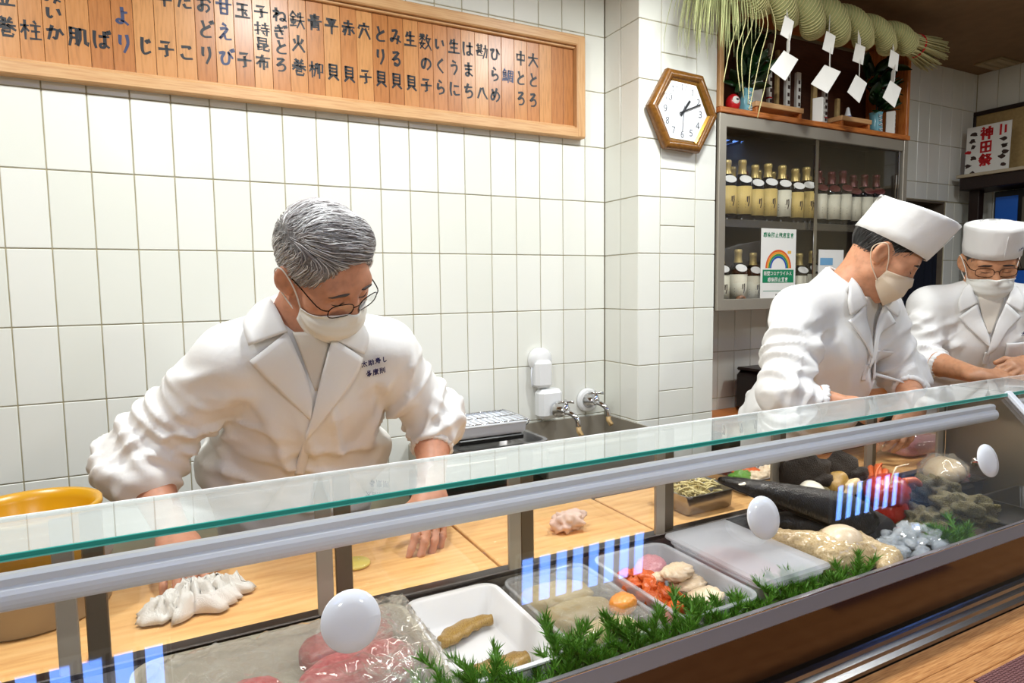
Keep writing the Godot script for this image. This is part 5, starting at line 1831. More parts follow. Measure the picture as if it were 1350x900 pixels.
func make_cabinet() -> void:
	var x0 := 2.193
	var x1 := 3.345
	var y0 := 1.298
	var y1 := 2.034
	var zf := 0.212
	var t := thing("drinks_cabinet", "steel-framed glass drinks cabinet full of bottles beside the tiled pillar", "cabinet")
	put(MB.new().box(V((x0 + x1) / 2, (y0 + y1) / 2, 0.006), V(x1 - x0, y1 - y0, 0.008)).done(), M.steel_dull, "back_panel", t)
	for x in [x0 + 0.004, x1 - 0.004]:
		put(MB.new().box(V(x, (y0 + y1) / 2, 0.105), V(0.008, y1 - y0 - 0.002, 0.19)).done(), M.steel_dull, "side_panel", t)
	for y in [y0 + 0.006, y1 - 0.006]:
		put(MB.new().box(V((x0 + x1) / 2, y, 0.105), V(x1 - x0 - 0.018, 0.01, 0.19)).done(), M.steel_dull, "floor_panel", t)
	put(MB.new().box(V(x0 + 0.019, (y0 + y1) / 2, zf - 0.008), V(0.036, y1 - y0, 0.018), 0.002).done(), M.satin, "frame_stile", t)
	put(MB.new().box(V(x1 - 0.015, (y0 + y1) / 2, zf - 0.008), V(0.03, y1 - y0, 0.018), 0.002).done(), M.satin, "frame_stile", t)
	for a in [[y0 + 0.022, 0.044], [y1 - 0.024, 0.048]]:
		put(MB.new().box(V((x0 + x1) / 2, a[0], zf - 0.009), V(x1 - x0 - 0.066, a[1], 0.016), 0.002).done(), M.satin, "frame_rail", t)
	put(MB.new().box(V((x0 + x1) / 2, 1.643, 0.1), V(x1 - x0 - 0.02, 0.008, 0.17), 0.001).done(), M.steel, "shelf", t)
	put(MB.new().box(V((x0 + x1) / 2, 1.634, 0.186), V(x1 - x0 - 0.02, 0.03, 0.006), 0.001).done(), M.steel, "shelf_lip", t)
	for a in [[x0 + 0.04, 2.748, 0.2015], [2.735, x1 - 0.032, 0.195]]:
		put(MB.new().box(V((a[0] + a[1]) / 2, (y0 + y1) / 2 - 0.002, a[2]), V(a[1] - a[0], y1 - y0 - 0.094, 0.003)).done(), M.glass, "sliding_pane", t)
	for a in [[2.737, 0.206], [2.754, 0.199], [3.3, 0.2]]:
		put(MB.new().box(V(a[0], (y0 + y1) / 2, a[1]), V(0.012 if a[0] < 3 else 0.008, y1 - y0 - 0.096, 0.006), 0.0015).done(), M.chrome, "pane_edge", t)
	put(MB.new().box(V(3.278, 1.8, 0.203), V(0.012, 0.16, 0.006), 0.002).done(), M.chrome, "pull_handle", t)
	# bottles
	var gold := bottle_kind(M.amber, M.label_gold, M.foil_gold, true)
	var cream := bottle_kind(M.black_glass, M.label_cream, M.foil_red, false)
	var pale := bottle_kind(M.amber, M.label_cream, M.foil_gold, true)
	var rows_ := [[[0, 0, 0, 0, 2, 0, 0, 1, 1, 1, 1, 1, 1], 1.647, 0.135, 2.315, 0.0765, "upper shelf's front row", 1.0], [[0, 0, 1, 0, 0, 1, 0, 0, 1, 1, 1, 1], 1.647, 0.051, 2.345, 0.0785, "upper shelf's back row", 0.96], [[2, 2, 2, 0, 1, 2, 2, 1, 1, 1], 1.309, 0.13, 2.292, 0.09, "lower shelf", 0.95]]
	var names := ["tan-labelled gold-foil bottle", "cream-labelled red-foil bottle", "cream-labelled gold-foil bottle"]
	for r in rows_:
		var n: int = r[0].size()
		for i in n:
			var kd: int = r[0][i]
			var b: Node3D = [gold, cream, pale][kd].duplicate()
			b.name = numbered("bottle")
			add_child(b)
			var tall: float = r[6] * 1.07 * (1.0 + 0.03 * sin(i * 2.3))
			b.position = V(r[3] + r[4] * i, r[1], r[2] + 0.004 * sin(i * 1.7))
			b.scale = V(1.0, 1.0, 1.0) * tall
			b.rotation.y = -0.62 + 0.22 * sin(i * 3.1)
			var ord_: String = ["first", "second", "third", "fourth", "fifth", "sixth", "seventh", "eighth", "ninth", "tenth", "eleventh", "twelfth", "thirteenth"][i]
			tag(b, "%s, %s from the pillar, %s" % [names[kd], ord_, r[5]], "bottle", "bottles in the drinks cabinet")
	for b in [gold, cream, pale]:
		b.queue_free()
	# a taller dark bottle and a clear decanter behind, and a coil on the lower shelf
	var bt := thing("tall_bottle", "tall slim dark bottle standing behind the top shelf's right half", "bottle", V(2.93, 1.647, 0.06))
	put(MB.new().smooth().lathe([Vector2(0, 0), Vector2(0.034, 0), Vector2(0.036, 0.02), Vector2(0.03, 0.16), Vector2(0.014, 0.21), Vector2(0.0125, 0.29), Vector2(0.0, 0.292)], 20).done(), M.black_glass, "body", bt)
	put(MB.new().smooth().lathe([Vector2(0.014, 0.26), Vector2(0.0142, 0.3), Vector2(0.0, 0.302)], 16).done(), M.foil_red, "foil", bt)
	var rl := thing("tape_roll", "tan roll of tape lying on the cabinet's bottom shelf", "roll", V(2.36, 1.332, 0.172))
	rl.rotation.x = PI / 2
	put(MB.new().smooth().lathe([Vector2(0.011, -0.009), Vector2(0.022, -0.009), Vector2(0.022, 0.009), Vector2(0.011, 0.009), Vector2(0.011, -0.009)], 24).done(), plain(Color(0.55, 0.36, 0.22), 0.6), "coil", rl)
	make_notice(V(2.532, 1.473, 0.2035), "rainbow notice with green band stuck on the cabinet glass")
	# the edge of a second notice further along
	var n2 := thing("notice", "plain pale notice half hidden behind the young cook's cap", "notice", V(2.86, 1.44, 0.1975))
	put(MB.new().box(Vector3.ZERO, V(0.16, 0.2, 0.0008)).done(), M.paper, "sheet", n2)
	put(MB.new().box(V(-0.03, 0.05, 0.0008), V(0.08, 0.03, 0.0004)).done(), plain(Color(0.45, 0.65, 0.8), 0.6), "picture", n2)


func bottle_kind(glass_m: Material, label_m: Material, foil_m: Material, mark: bool) -> Node3D:
	var o := Node3D.new()
	o.name = "bottle"
	var body := cached("bottle_body", func(): return MB.new().smooth().lathe([Vector2(0, 0.002), Vector2(0.028, 0), Vector2(0.0335, 0.004), Vector2(0.0345, 0.02), Vector2(0.0345, 0.132), Vector2(0.0325, 0.146), Vector2(0.024, 0.16), Vector2(0.0155, 0.17), Vector2(0.0132, 0.185), Vector2(0.0132, 0.206), Vector2(0.0, 0.206)], 24).done())
	put(body, glass_m, "body", o)
	var lab := cached("bottle_label", func():
		var rows__ := []
		for i in 19:
			var a := lerpf(-1.35, 1.35, i / 18.0)
			rows__.append([V(sin(a) * 0.0351, 0.024, cos(a) * 0.0351), V(sin(a) * 0.0351, 0.124, cos(a) * 0.0351)])
		return MB.new().smooth().grid(rows__, 0.0004).done())
	var lb := put(lab, label_m, "label", o)
	var pr := cached("bottle_print_%s" % mark, func():
		var m := MB.new()
		var on := func(x: float, y: float) -> Vector3:
			var a := (x - 0.5) * 1.5
			return V(sin(a) * 0.0355, 0.112 - y * 0.075, cos(a) * 0.0355)
		if mark:
			ink(m, "り", 0.2, func(x: float, y: float) -> Vector3: return on.call(0.62 + x * 0.4, 0.3 + y * 0.5))
		for k in 3:
			m.quad(on.call(0.15, 0.55 + 0.14 * k), on.call(0.15, 0.59 + 0.14 * k), on.call(0.62, 0.59 + 0.14 * k), on.call(0.62, 0.55 + 0.14 * k))
		return m.done())
	put(pr, M.brown_ink, "print", lb)
	put(cached("bottle_foil", func(): return MB.new().smooth().lathe([Vector2(0.0168, 0.169), Vector2(0.0142, 0.182), Vector2(0.0138, 0.203), Vector2(0.0152, 0.204), Vector2(0.0152, 0.216), Vector2(0.0125, 0.22), Vector2(0.0, 0.22)], 20).done()), foil_m, "foil", o)
	put(cached("bottle_tag", func(): return MB.new().at(V(0.006, 0.148, 0.034), Basis(Vector3.RIGHT, -0.5) * Basis(Vector3.FORWARD, 0.3)).smooth().blob(Vector3.ZERO, V(0.022, 0.016, 0.0012), 8).done()), M.paper if mark else M.foil_red, "neck_tag", o)
	return o


func make_notice(c: Vector3, label: String) -> void:
	var t := thing("rainbow_notice", label, "notice", c)
	var w := 0.2
	var h := 0.29
	put(MB.new().box(Vector3.ZERO, V(w, h, 0.0008)).done(), M.paper, "sheet", t)
	var z := 0.0007
	var m := MB.new()
	word(m, "感染防止徹底宣言", V(-0.088, 0.13, z), Vector3.RIGHT, Vector3.DOWN, 0.0208, 0.13)
	put(m.done(), M.green_ink, "heading", t)
	var bands := [Color(0.86, 0.36, 0.12), Color(0.9, 0.62, 0.15), Color(0.2, 0.55, 0.3), Color(0.12, 0.3, 0.66)]
	for i in 4:
		var a := MB.new()
		var ro := 0.074 - i * 0.0085
		for k in 24:
			var p := PI * k / 24.0
			var q := PI * (k + 1) / 24.0
			a.quad(V(cos(p) * ro, sin(p) * ro - 0.012, z), V(cos(q) * ro, sin(q) * ro - 0.012, z), V(cos(q) * (ro - 0.008), sin(q) * (ro - 0.008) - 0.012, z), V(cos(p) * (ro - 0.008), sin(p) * (ro - 0.008) - 0.012, z))
		put(a.done(), plain(bands[i], 0.6), "rainbow_band", t)
	put(MB.new().box(V(0, -0.044, z), V(0.178, 0.052, 0.0005)).done(), M.green_ink, "green_band", t)
	m = MB.new()
	word(m, "新型コロナウイルス", V(-0.083, -0.024, 0.0012), Vector3.RIGHT, Vector3.DOWN, 0.0172, 0.14)
	word(m, "感染防止宣言", V(-0.06, -0.048, 0.0012), Vector3.RIGHT, Vector3.DOWN, 0.0185, 0.14)
	put(m.done(), M.paper, "band_lettering", t)
	put(MB.new().box(V(0, -0.103, z), V(0.17, 0.002, 0.0004)).done(), M.green_ink, "rule", t)
	put(MB.new().box(V(-0.005, -0.119, z), V(0.016, 0.008, 0.0004)).done(), M.brown_ink, "stamp", t)
	put(MB.new().box(V(0.062, 0.052, z), V(0.02, 0.012, 0.0004)).done(), plain(Color(0.9, 0.7, 0.3), 0.6), "star", t)


# ---------------------------------------------------------------- the household altar over the cabinet

func make_altar() -> void:
	var x0 := 2.193
	var x1 := 3.345
	var y0 := 2.035
	var t := thing("altar_shelf", "open wooden altar niche above the drinks cabinet", "shelf")
	put(MB.new().box(V((x0 + x1) / 2, y0 + 0.010, 0.112), V(x1 - x0, 0.02, 0.216), 0.002).done(), M.shelf_wood, "floor_board", t)
	put(MB.new().box(V((x0 + x1) / 2, 2.26, 0.006), V(x1 - x0, 0.41, 0.008)).done(), M.shaded_niche_wood, "back_panel", t)  # back board of the same wood, its shade painted in
	put(MB.new().box(V(x0 + 0.011, 2.268, 0.112), V(0.02, 0.425, 0.2), 0.002).done(), M.frame_wood_v, "side_board", t)
	put(MB.new().box(V(x1 - 0.01, 2.268, 0.112), V(0.02, 0.425, 0.2), 0.002).done(), M.shelf_wood_v, "side_board", t)
	put(MB.new().box(V((x0 + x1) / 2, 2.492, 0.112), V(x1 - x0, 0.02, 0.216), 0.002).done(), M.shelf_wood, "top_board", t)
	var fy := y0 + 0.0205
	altar_vase(V(2.392, fy, 0.15), "blue ceramic vase of evergreen leaves by the altar's left post", 3)
	altar_vase(V(3.2, fy, 0.15), "blue ceramic vase of evergreen leaves at the altar's right end", 5)
	# lucky figure
	var d := thing("lucky_doll", "tiny red and white papier-mache doll beside the left vase", "ornament", V(2.308, fy, 0.165))
	put(MB.new().smooth().blob(V(0, 0.035, 0), V(0.029, 0.035, 0.026), 10).done(), plain(Color(0.78, 0.1, 0.13), 0.35), "body", d)
	put(MB.new().smooth().blob(V(-0.003, 0.04, 0.015), V(0.018, 0.019, 0.013), 8).done(), M.paper, "face", d)
	put(MB.new().smooth().blob(V(-0.004, 0.044, 0.027), V(0.007, 0.004, 0.002), 6).done(), M.ink, "brow", d)
	# offering trays
	for a in [[2.53, 0.27, "long pale wooden offering stand behind the first hanging paper"], [3.0, 0.2, "short wooden offering stand under the third hanging paper"]]:
		var o := thing("offering_stand", a[2], "stand", V(a[0], fy, 0.165), "wooden offering stands")
		put(MB.new().box(V(0, 0.038, 0), V(a[1], 0.02, 0.07), 0.002).done(), M.frame_wood, "top", o)
		for s in [-1.0, 1.0]:
			put(MB.new().box(V(s * (a[1] / 2 - 0.012), 0.014, 0), V(0.012, 0.028, 0.06), 0.001).done(), M.shelf_wood, "foot", o)
	# paper charms, boxes and wrapped bundles
	var charm := [
		[2.47, 0.075, 0.13, 0.2, "flat white paper charm with dark brush writing, nearest the left vase", 1], [2.525, 0.075, 0.14, 0.19, "blank white folded paper charm behind the first hanging paper", 0],
		[2.60, 0.08, 0.035, 0.33, "tall thin striped talisman with a red side", 1], [2.645, 0.08, 0.03, 0.31, "tall thin brown talisman next to the striped one", 0],
		[2.70, 0.085, 0.05, 0.24, "white wrapped talisman bundle tied with cord", 1], [2.765, 0.085, 0.05, 0.235, "second white wrapped talisman bundle, nearer the middle", 1],
		[2.875, 0.08, 0.05, 0.21, "pale paper talisman behind the white box", 0], [2.945, 0.08, 0.045, 0.2, "cream talisman leaning at the back, right of the middle", 1], [3.03, 0.08, 0.04, 0.16, "small dark brown talisman before the right vase", 0],
	]
	for c in charm:
		var o := thing("paper_charm", c[4], "talisman", V(c[0], fy, c[1]), "paper talismans on the altar")
		put(MB.new().box(V(0, c[3] / 2, 0), V(c[2] * 0.5, c[3], 0.016), 0.002).done(), M.paper if c[5] or c[2] > 0.1 else M.old_paper, "sheet", o)
		if c[5]:
			var m := MB.new()
			for k in 5:
				m.box(V(0.002 * (k % 2), c[3] * (0.82 - 0.13 * k), 0.0085), V(0.012, 0.015, 0.0005))
			put(m.done(), M.brown_ink, "writing", o)
			put(MB.new().box(V(0, c[3] * 0.34, 0), V(c[2] * 0.5 + 0.002, 0.006, 0.018), 0.001).done(), M.red_ink, "cord", o)
	for a in [[2.765, 0.19, "square white paper box standing before the talismans"], [3.245, 0.19, "narrow white paper box right of the second vase"]]:
		var o := thing("white_box", a[2], "box", V(a[0], fy, a[1]), "white paper boxes on the altar")
		o.rotation.y = 0.5
		put(MB.new().box(V(0, 0.05, 0), V(0.05, 0.1, 0.04) if a[0] < 3 else V(0.035, 0.1, 0.035), 0.002).done(), M.paper, "carton", o)
		for k in 4:
			put(MB.new().box(V(0.006, 0.08 - 0.018 * k, 0.0205 if a[0] < 3 else 0.018), V(0.008, 0.01, 0.0006)).done(), M.brown_ink, "letter", o)
	var sb := thing("sake_cup", "small white and blue cup on the short offering stand", "cup", V(2.985, fy + 0.0485, 0.165))
	put(MB.new().smooth().lathe([Vector2(0, 0), Vector2(0.012, 0.0), Vector2(0.014, 0.01), Vector2(0.009, 0.03), Vector2(0.006, 0.045), Vector2(0, 0.05)], 14).done(), M.white_gloss, "body", sb)
	put(MB.new().smooth().lathe([Vector2(0.0145, 0.003), Vector2(0.015, 0.006), Vector2(0.0145, 0.01)], 14).done(), M.blue_panel, "band", sb)
	make_rope()


func altar_vase(at_: Vector3, label: String, seed_: int) -> void:
	var t := thing("evergreen_vase", label, "vase", at_)
	put(MB.new().smooth().lathe([Vector2(0, 0), Vector2(0.027, 0), Vector2(0.029, 0.006), Vector2(0.025, 0.06), Vector2(0.0265, 0.095), Vector2(0.0285, 0.1), Vector2(0.0245, 0.1), Vector2(0.022, 0.06), Vector2(0, 0.05)], 24).done(), M.sky_ceramic, "pot", t)
	var m := MB.new().smooth()
	for k in 4:
		var path := []
		for i in 9:
			path.append(V(-0.006 + 0.012 * sin(i * 1.1 + k), 0.016 + 0.02 * k + i * 0.0016, 0.0292 - 0.0009 * k))
		m.tube(path, 0.0014, 5)
	put(m.done(), M.white_gloss, "glaze_stroke", t)
	var g := RandomNumberGenerator.new()
	g.seed = seed_
	for k in 5:
		var tip := V(g.randf_range(-0.05, 0.06), g.randf_range(0.2, 0.3), g.randf_range(-0.02, 0.035))
		put(MB.new().smooth().tube(smooth_path([V(0, 0.07, 0), tip * V(0.4, 0.6, 0.4), tip], 4), 0.0018, 5).done(), M.dark_wood, "twig", t)
	for k in 64:
		var h := g.randf_range(0.1, 0.3)
		var spread := 0.03 + 0.07 * sin(PI * clampf((h - 0.08) / 0.26, 0, 1))
		var o := V(clampf(g.randfn() * spread * 0.55, -0.06, 0.03), h, g.randf_range(-0.02, 0.04))
		var dirv := V(g.randfn() * 0.7, g.randf_range(-0.3, 0.9), g.randf_range(-0.2, 0.9)).normalized()
		put(leaf_mesh(), M.leaf, "leaf", t, o).basis = along(dirv, V(g.randfn(), 1, g.randfn())).scaled(Vector3.ONE * g.randf_range(1.1, 1.8))


func leaf_mesh() -> Mesh:
	return cached("leaf", func():
		var rows__ := []
		for i in 7:
			var u := i / 6.0
			var w := 0.0125 * sin(PI * pow(u, 0.8)) + 0.0004
			rows__.append([V(-w, u * 0.055, 0.004 * sin(PI * u) - 0.002), V(0, u * 0.055, 0.004 * sin(PI * u)), V(w, u * 0.055, 0.004 * sin(PI * u) - 0.002)])
		return MB.new().smooth().grid(rows__, 0.0006).done())


func make_rope() -> void:
	var t := thing("straw_rope", "thick twisted sacred straw rope hung before the altar niche", "rope", V(0, 0, 0))
	var a := V(2.08, 2.425, 0.345)
	var b := V(3.06, 2.372, 0.355)
	var d := b - a
	for s in 2:
		var path := []
		var rad := []
		for i in 121:
			var u := i / 120.0
			var ph := u * TAU * 3.4 + PI * s
			var r := 0.034 + 0.008 * sin(PI * minf(1.0, u * 1.25))
			path.append(a + d * u + V(0, cos(ph), sin(ph)) * r * 0.82 + V(0, -0.02 * sin(PI * u), 0))
			rad.append(r * 1.04)
		put(MB.new().smooth().tube(path, rad, 14).done(), M.straw_green, "twisted_strand", t)
		# fine cords that wind round each strand
		var m := MB.new().smooth()
		for w in 5:
			var p2 := []
			for i in 481:
				var u := i / 480.0
				var at_u := func(v: float) -> Vector3:
					var ph := v * TAU * 3.4 + PI * s
					var rv := 0.034 + 0.008 * sin(PI * minf(1.0, v * 1.25))
					return a + d * v + V(0, cos(ph), sin(ph)) * rv * 0.82 + V(0, -0.02 * sin(PI * v), 0)
				var c: Vector3 = at_u.call(u)
				var tt: Vector3 = (at_u.call(u + 0.002) - c).normalized()
				var s1 := tt.cross(Vector3.UP).normalized()
				var s2 := s1.cross(tt)
				var r := 0.034 + 0.008 * sin(PI * minf(1.0, u * 1.25))
				var q := -u * TAU * 26.0 + TAU * w / 5.0
				p2.append(c + (s1 * cos(q) + s2 * sin(q)) * r * 1.045)
			m.tube(p2, 0.002, 4)
		var o := put(m.done(), M.straw, "winding_cord", t)
		tag(o, "", "", "", "stuff")
	# broom end
	var g := RandomNumberGenerator.new()
	g.seed = 17
	var e := MB.new().smooth()
	for k in 170:
		var q := g.randf() * TAU
		var rr := sqrt(g.randf())
		var o := V(0, cos(q), sin(q)) * rr
		e.tube([b + V(-0.03, 0, 0) + o * 0.04, b + V(0.06, -0.004, 0) + o * 0.042, b + V(g.randf_range(0.17, 0.22), -0.02, 0) + o * 0.066], 0.0028, 4)
	var br := put(e.done(), M.straw, "broom_end", t)
	tag(br, "", "", "", "stuff")
	for k in 2:
		put(MB.new().at(b + V(0.02 + 0.055 * k, -0.003, 0), Basis(Vector3.FORWARD, PI / 2)).smooth().lathe([Vector2(0.043, -0.005), Vector2(0.047, 0), Vector2(0.043, 0.005), Vector2(0.040, 0), Vector2(0.043, -0.005)], 24).done(), [M.straw, M.red_ink][k], "binding", t)
	# loose tuft at the other end
	var f := MB.new().smooth()
	for k in 190:
		var o := a + V(g.randf_range(-0.06, 0.03), 0.04, g.randfn() * 0.02)
		var out := V(g.randf_range(-0.15, 0.06), g.randf_range(-0.3, -0.12), g.randf_range(-0.04, 0.08))
		f.tube(smooth_path([o, o + out * V(0.7, 0.25, 0.7) + V(0, 0.01, 0), o + out * V(1.0, 0.7, 1.0), o + out * V(1.05, 1.0, 1.0)], 3), [0.0013, 0.0013, 0.0012, 0.0012, 0.0011, 0.0011, 0.001, 0.0009, 0.0007, 0.0004], 4)
	tag(put(f.done(), M.straw_green, "loose_tuft", t), "", "", "", "stuff")
	for k in 6:
		var o := a + V(0.02 + 0.03 * k, 0.0, 0.01)
		var pts := [o, o + V(g.randf_range(0.0, 0.06), -0.12, 0.02), o + V(g.randf_range(-0.03, 0.05), -0.24, 0.015), o + V(g.randf_range(-0.04, 0.02), -0.34 - 0.02 * k, 0.0)]
		put(MB.new().smooth().tube(smooth_path(pts, 5), 0.0016, 5).done(), M.straw, "trailing_straw", t)
	# zigzag papers
	var where := [[2.325, 2.395], [2.545, 2.38], [2.715, 2.365], [2.925, 2.372]]
	var who := ["first zigzag paper streamer from the pillar on the straw rope", "second zigzag paper streamer from the pillar on the straw rope", "third zigzag paper streamer from the pillar on the straw rope", "fourth zigzag paper streamer, nearest the straw broom end"]
	for k in 4:
		var s := thing("paper_streamer", who[k], "paper", V(where[k][0], where[k][1], 0.395), "zigzag papers on the rope")
		var y := 0.0
		for i in 4:
			var w := 0.04 + 0.01 * i
			var h := 0.085
			var sk := (0.012 if i % 2 == 0 else -0.014) + 0.006 * (k - 1.5)
			var tw := Basis(Vector3.UP, [0.5, -0.7, 0.75, -0.25][i] + 0.25 * sin(k * 2.0 + i))
			var P := [tw * V(-w * 0.3, 0, 0), tw * V(w * 0.55, -h * 0.3, 0), tw * V(sk + w * 0.1, -h * 1.22, 0.004), tw * V(sk - w * 0.75, -h * 0.8, 0)]
			if i < 3:
				P = [tw * V(-0.012, 0, 0), tw * V(0.02, -h * 0.25, 0), tw * V(0.018 + sk * 0.4, -h * 1.0, 0), tw * V(-0.018 + sk * 0.4, -h * 0.75, 0)]
			var m := MB.new()
			var nn: Vector3 = (P[1] - P[0]).cross(P[3] - P[0]).normalized() * 0.0006
			m.face([P[0] + nn, P[1] + nn, P[2] + nn, P[3] + nn], nn)
			m.face([P[0] - nn, P[1] - nn, P[2] - nn, P[3] - nn], -nn)
			for q in 4:
				m.face([P[q] + nn, P[(q + 1) % 4] + nn, P[(q + 1) % 4] - nn, P[q] - nn], (P[q] + P[(q + 1) % 4]) / 2 - (P[0] + P[2]) / 2)
			put(m.done(), M.paper, "fold", s, V(0, y, 0.003 * i))
			y -= h * 0.72
		put(MB.new().tube([V(0, 0, 0), V(0, 0.03, -0.01)], 0.002, 5).done(), M.red_ink if k == 0 else M.straw, "tie", s)


# ---------------------------------------------------------------- far right corner

func make_far_corner() -> void:
	var t := thing("wall_shelf", "dark wooden shelf unit with a pale top along the end wall", "shelf")
	put(MB.new().box(V(4.165, 1.945, 0.55), V(0.236, 0.016, 1.02), 0.002).done(), plain(Color(0.72, 0.66, 0.56), 0.6), "top_board", t)
	put(MB.new().box(V(4.17, 1.905, 0.55), V(0.22, 0.062, 1.0), 0.003).done(), M.dark_wood, "apron", t)
	put(MB.new().box(V(4.15, 0.94, 0.09), V(0.05, 1.87, 0.05), 0.003).done(), M.dark_wood, "post", t)
	put(MB.new().box(V(4.15, 0.94, 1.0), V(0.05, 1.87, 0.05), 0.003).done(), M.dark_wood, "post", t)
	var fr := thing("glass_door_fridge", "dark glass-door fridge with blue panels under the end wall shelf", "fridge", V(4.2, 0, 0.55))
	put(MB.new().box(V(0.03, 0.93, 0), V(0.1, 1.86, 0.78), 0.003).done(), M.black_plastic, "body", fr)
	put(MB.new().box(V(-0.0225, 1.73, -0.33), V(0.004, 0.2, 0.1)).done(), M.blue_panel, "upper_panel", fr)
	put(MB.new().box(V(-0.0225, 1.4, -0.12), V(0.004, 0.1, 0.34)).done(), M.blue_panel, "lower_panel", fr)
	put(MB.new().box(V(-0.0225, 1.64, -0.08), V(0.004, 0.36, 0.36)).done(), plain(Color(0.36, 0.34, 0.3), 0.3), "pane", fr)
	# framed certificate and festival poster
	var c := thing("framed_certificate", "dark framed tan certificate hung behind the festival poster", "picture", V(4.281, 2.12, 0.32))
	c.rotation.y = -PI / 2
	put(MB.new().box(V(0, 0, 0.006), V(0.62, 0.34, 0.01)).done(), M.old_paper, "sheet", c)
	for a in [[V(0, 0.178, 0.011), V(0.66, 0.022, 0.02)], [V(0, -0.178, 0.011), V(0.66, 0.022, 0.02)], [V(0.32, 0, 0.011), V(0.022, 0.334, 0.02)], [V(-0.32, 0, 0.011), V(0.022, 0.334, 0.02)]]:
		put(MB.new().box(a[0], a[1], 0.003).done(), M.dark_wood, "frame_bar", c)
	for k in 6:
		put(MB.new().box(V(0.02 + k * 0.035, 0.0, 0.0114), V(0.009, 0.22 - 0.02 * (k % 3), 0.0006)).done(), M.brown_ink, "text_line", c)
	var p := thing("festival_poster", "white festival poster with large red lettering leaning on the shelf", "poster", V(4.118, 2.078, 0.149))
	p.rotation = Vector3(0, -PI / 2, 0)
	p.rotate_object_local(Vector3.RIGHT, -0.05)
	put(MB.new().box(Vector3.ZERO, V(0.205, 0.246, 0.003)).done(), M.paper, "sheet", p)
	for i in 3:
		var m := MB.new()
		word(m, "神田祭"[i], V(-0.04, 0.112 - 0.068 * i, 0.002), Vector3.RIGHT, Vector3.DOWN, 0.064, 0.19)
		put(m.done(), M.red_ink, "red_letter", p)
	var g := RandomNumberGenerator.new()
	g.seed = 4
	for k in 13:
		var side := -0.076 if k % 2 == 0 else 0.068
		var m := MB.new()
		var o := V(side + g.randf_range(-0.012, 0.012), 0.085 - 0.016 * k + 0.004 * g.randfn(), 0.0018)
		if o.x > 0.0 and o.y > 0.05: o.y -= 0.06
		var pts := []
		for i in 9:
			var q := TAU * i / 9.0
			pts.append(o + V(cos(q) * g.randf_range(0.008, 0.023), sin(q) * g.randf_range(0.006, 0.015), 0))
		m.face(pts, V(0, 0, 1))
		put(m.done(), M.red_ink if k == 6 else M.brown_ink, "vignette", p)
	for k in 2:
		put(MB.new().box(V(0.055 + 0.022 * k, 0.085, 0.0018), V(0.01, 0.055 - 0.015 * k, 0.0004)).done(), M.red_ink, "side_line", p)
	# ceiling vent in the corner
	var v := thing("ceiling_vent", "beige slotted ceiling vent in the far corner", "vent", V(4.17, CEIL - 0.004, 0.15))
	put(MB.new().box(V(0, 0, 0), V(0.19, 0.008, 0.13), 0.002).done(), plain(Color(0.6, 0.52, 0.38), 0.6), "plate", v)
	for k in 3:
		put(MB.new().box(V(0, -0.0055, -0.04 + 0.04 * k), V(0.17, 0.004, 0.024), 0.001).done(), plain(Color(0.68, 0.6, 0.46), 0.6), "slat", v)
	# curtain in the doorway
	var n := thing("door_curtain", "dark navy cloth curtain hanging in the doorway behind the cooks", "curtain", V(3.795, 0.6, -0.03))
	for s in 2:
		var rows_ := []
		for i in 25:
			var u := i / 24.0
			var x := -0.24 + 0.235 * u + 0.24 * s
			rows_.append([V(x, 0.02, 0.012 * sin(u * 19.0)), V(x, 0.5, 0.01 * sin(u * 19.0)), V(x, 1.02, 0.006 * sin(u * 19.0))])
		put(MB.new().smooth().grid(rows_, 0.002).done(), M.navy_cloth, "curtain_half", n)
	put(MB.new().tube([V(-0.245, 1.02, 0), V(0.245, 1.02, 0)], 0.008, 8).done(), M.dark_wood, "rod", n)
	var bx := thing("wall_box", "small grey metal wall box behind the young cook's mask", "wall box", V(3.47, 1.385, 0.0))
	put(MB.new().box(V(0, 0, 0.016), V(0.13, 0.1, 0.03), 0.003).done(), plain(Color(0.3, 0.34, 0.33), 0.4), "housing", bx)
	put(MB.new().box(V(0, 0, 0.032), V(0.07, 0.06, 0.003), 0.001).done(), plain(Color(0.1, 0.13, 0.14), 0.3), "cover", bx)


# ---------------------------------------------------------------- bench, sink, taps and grill along the back wall

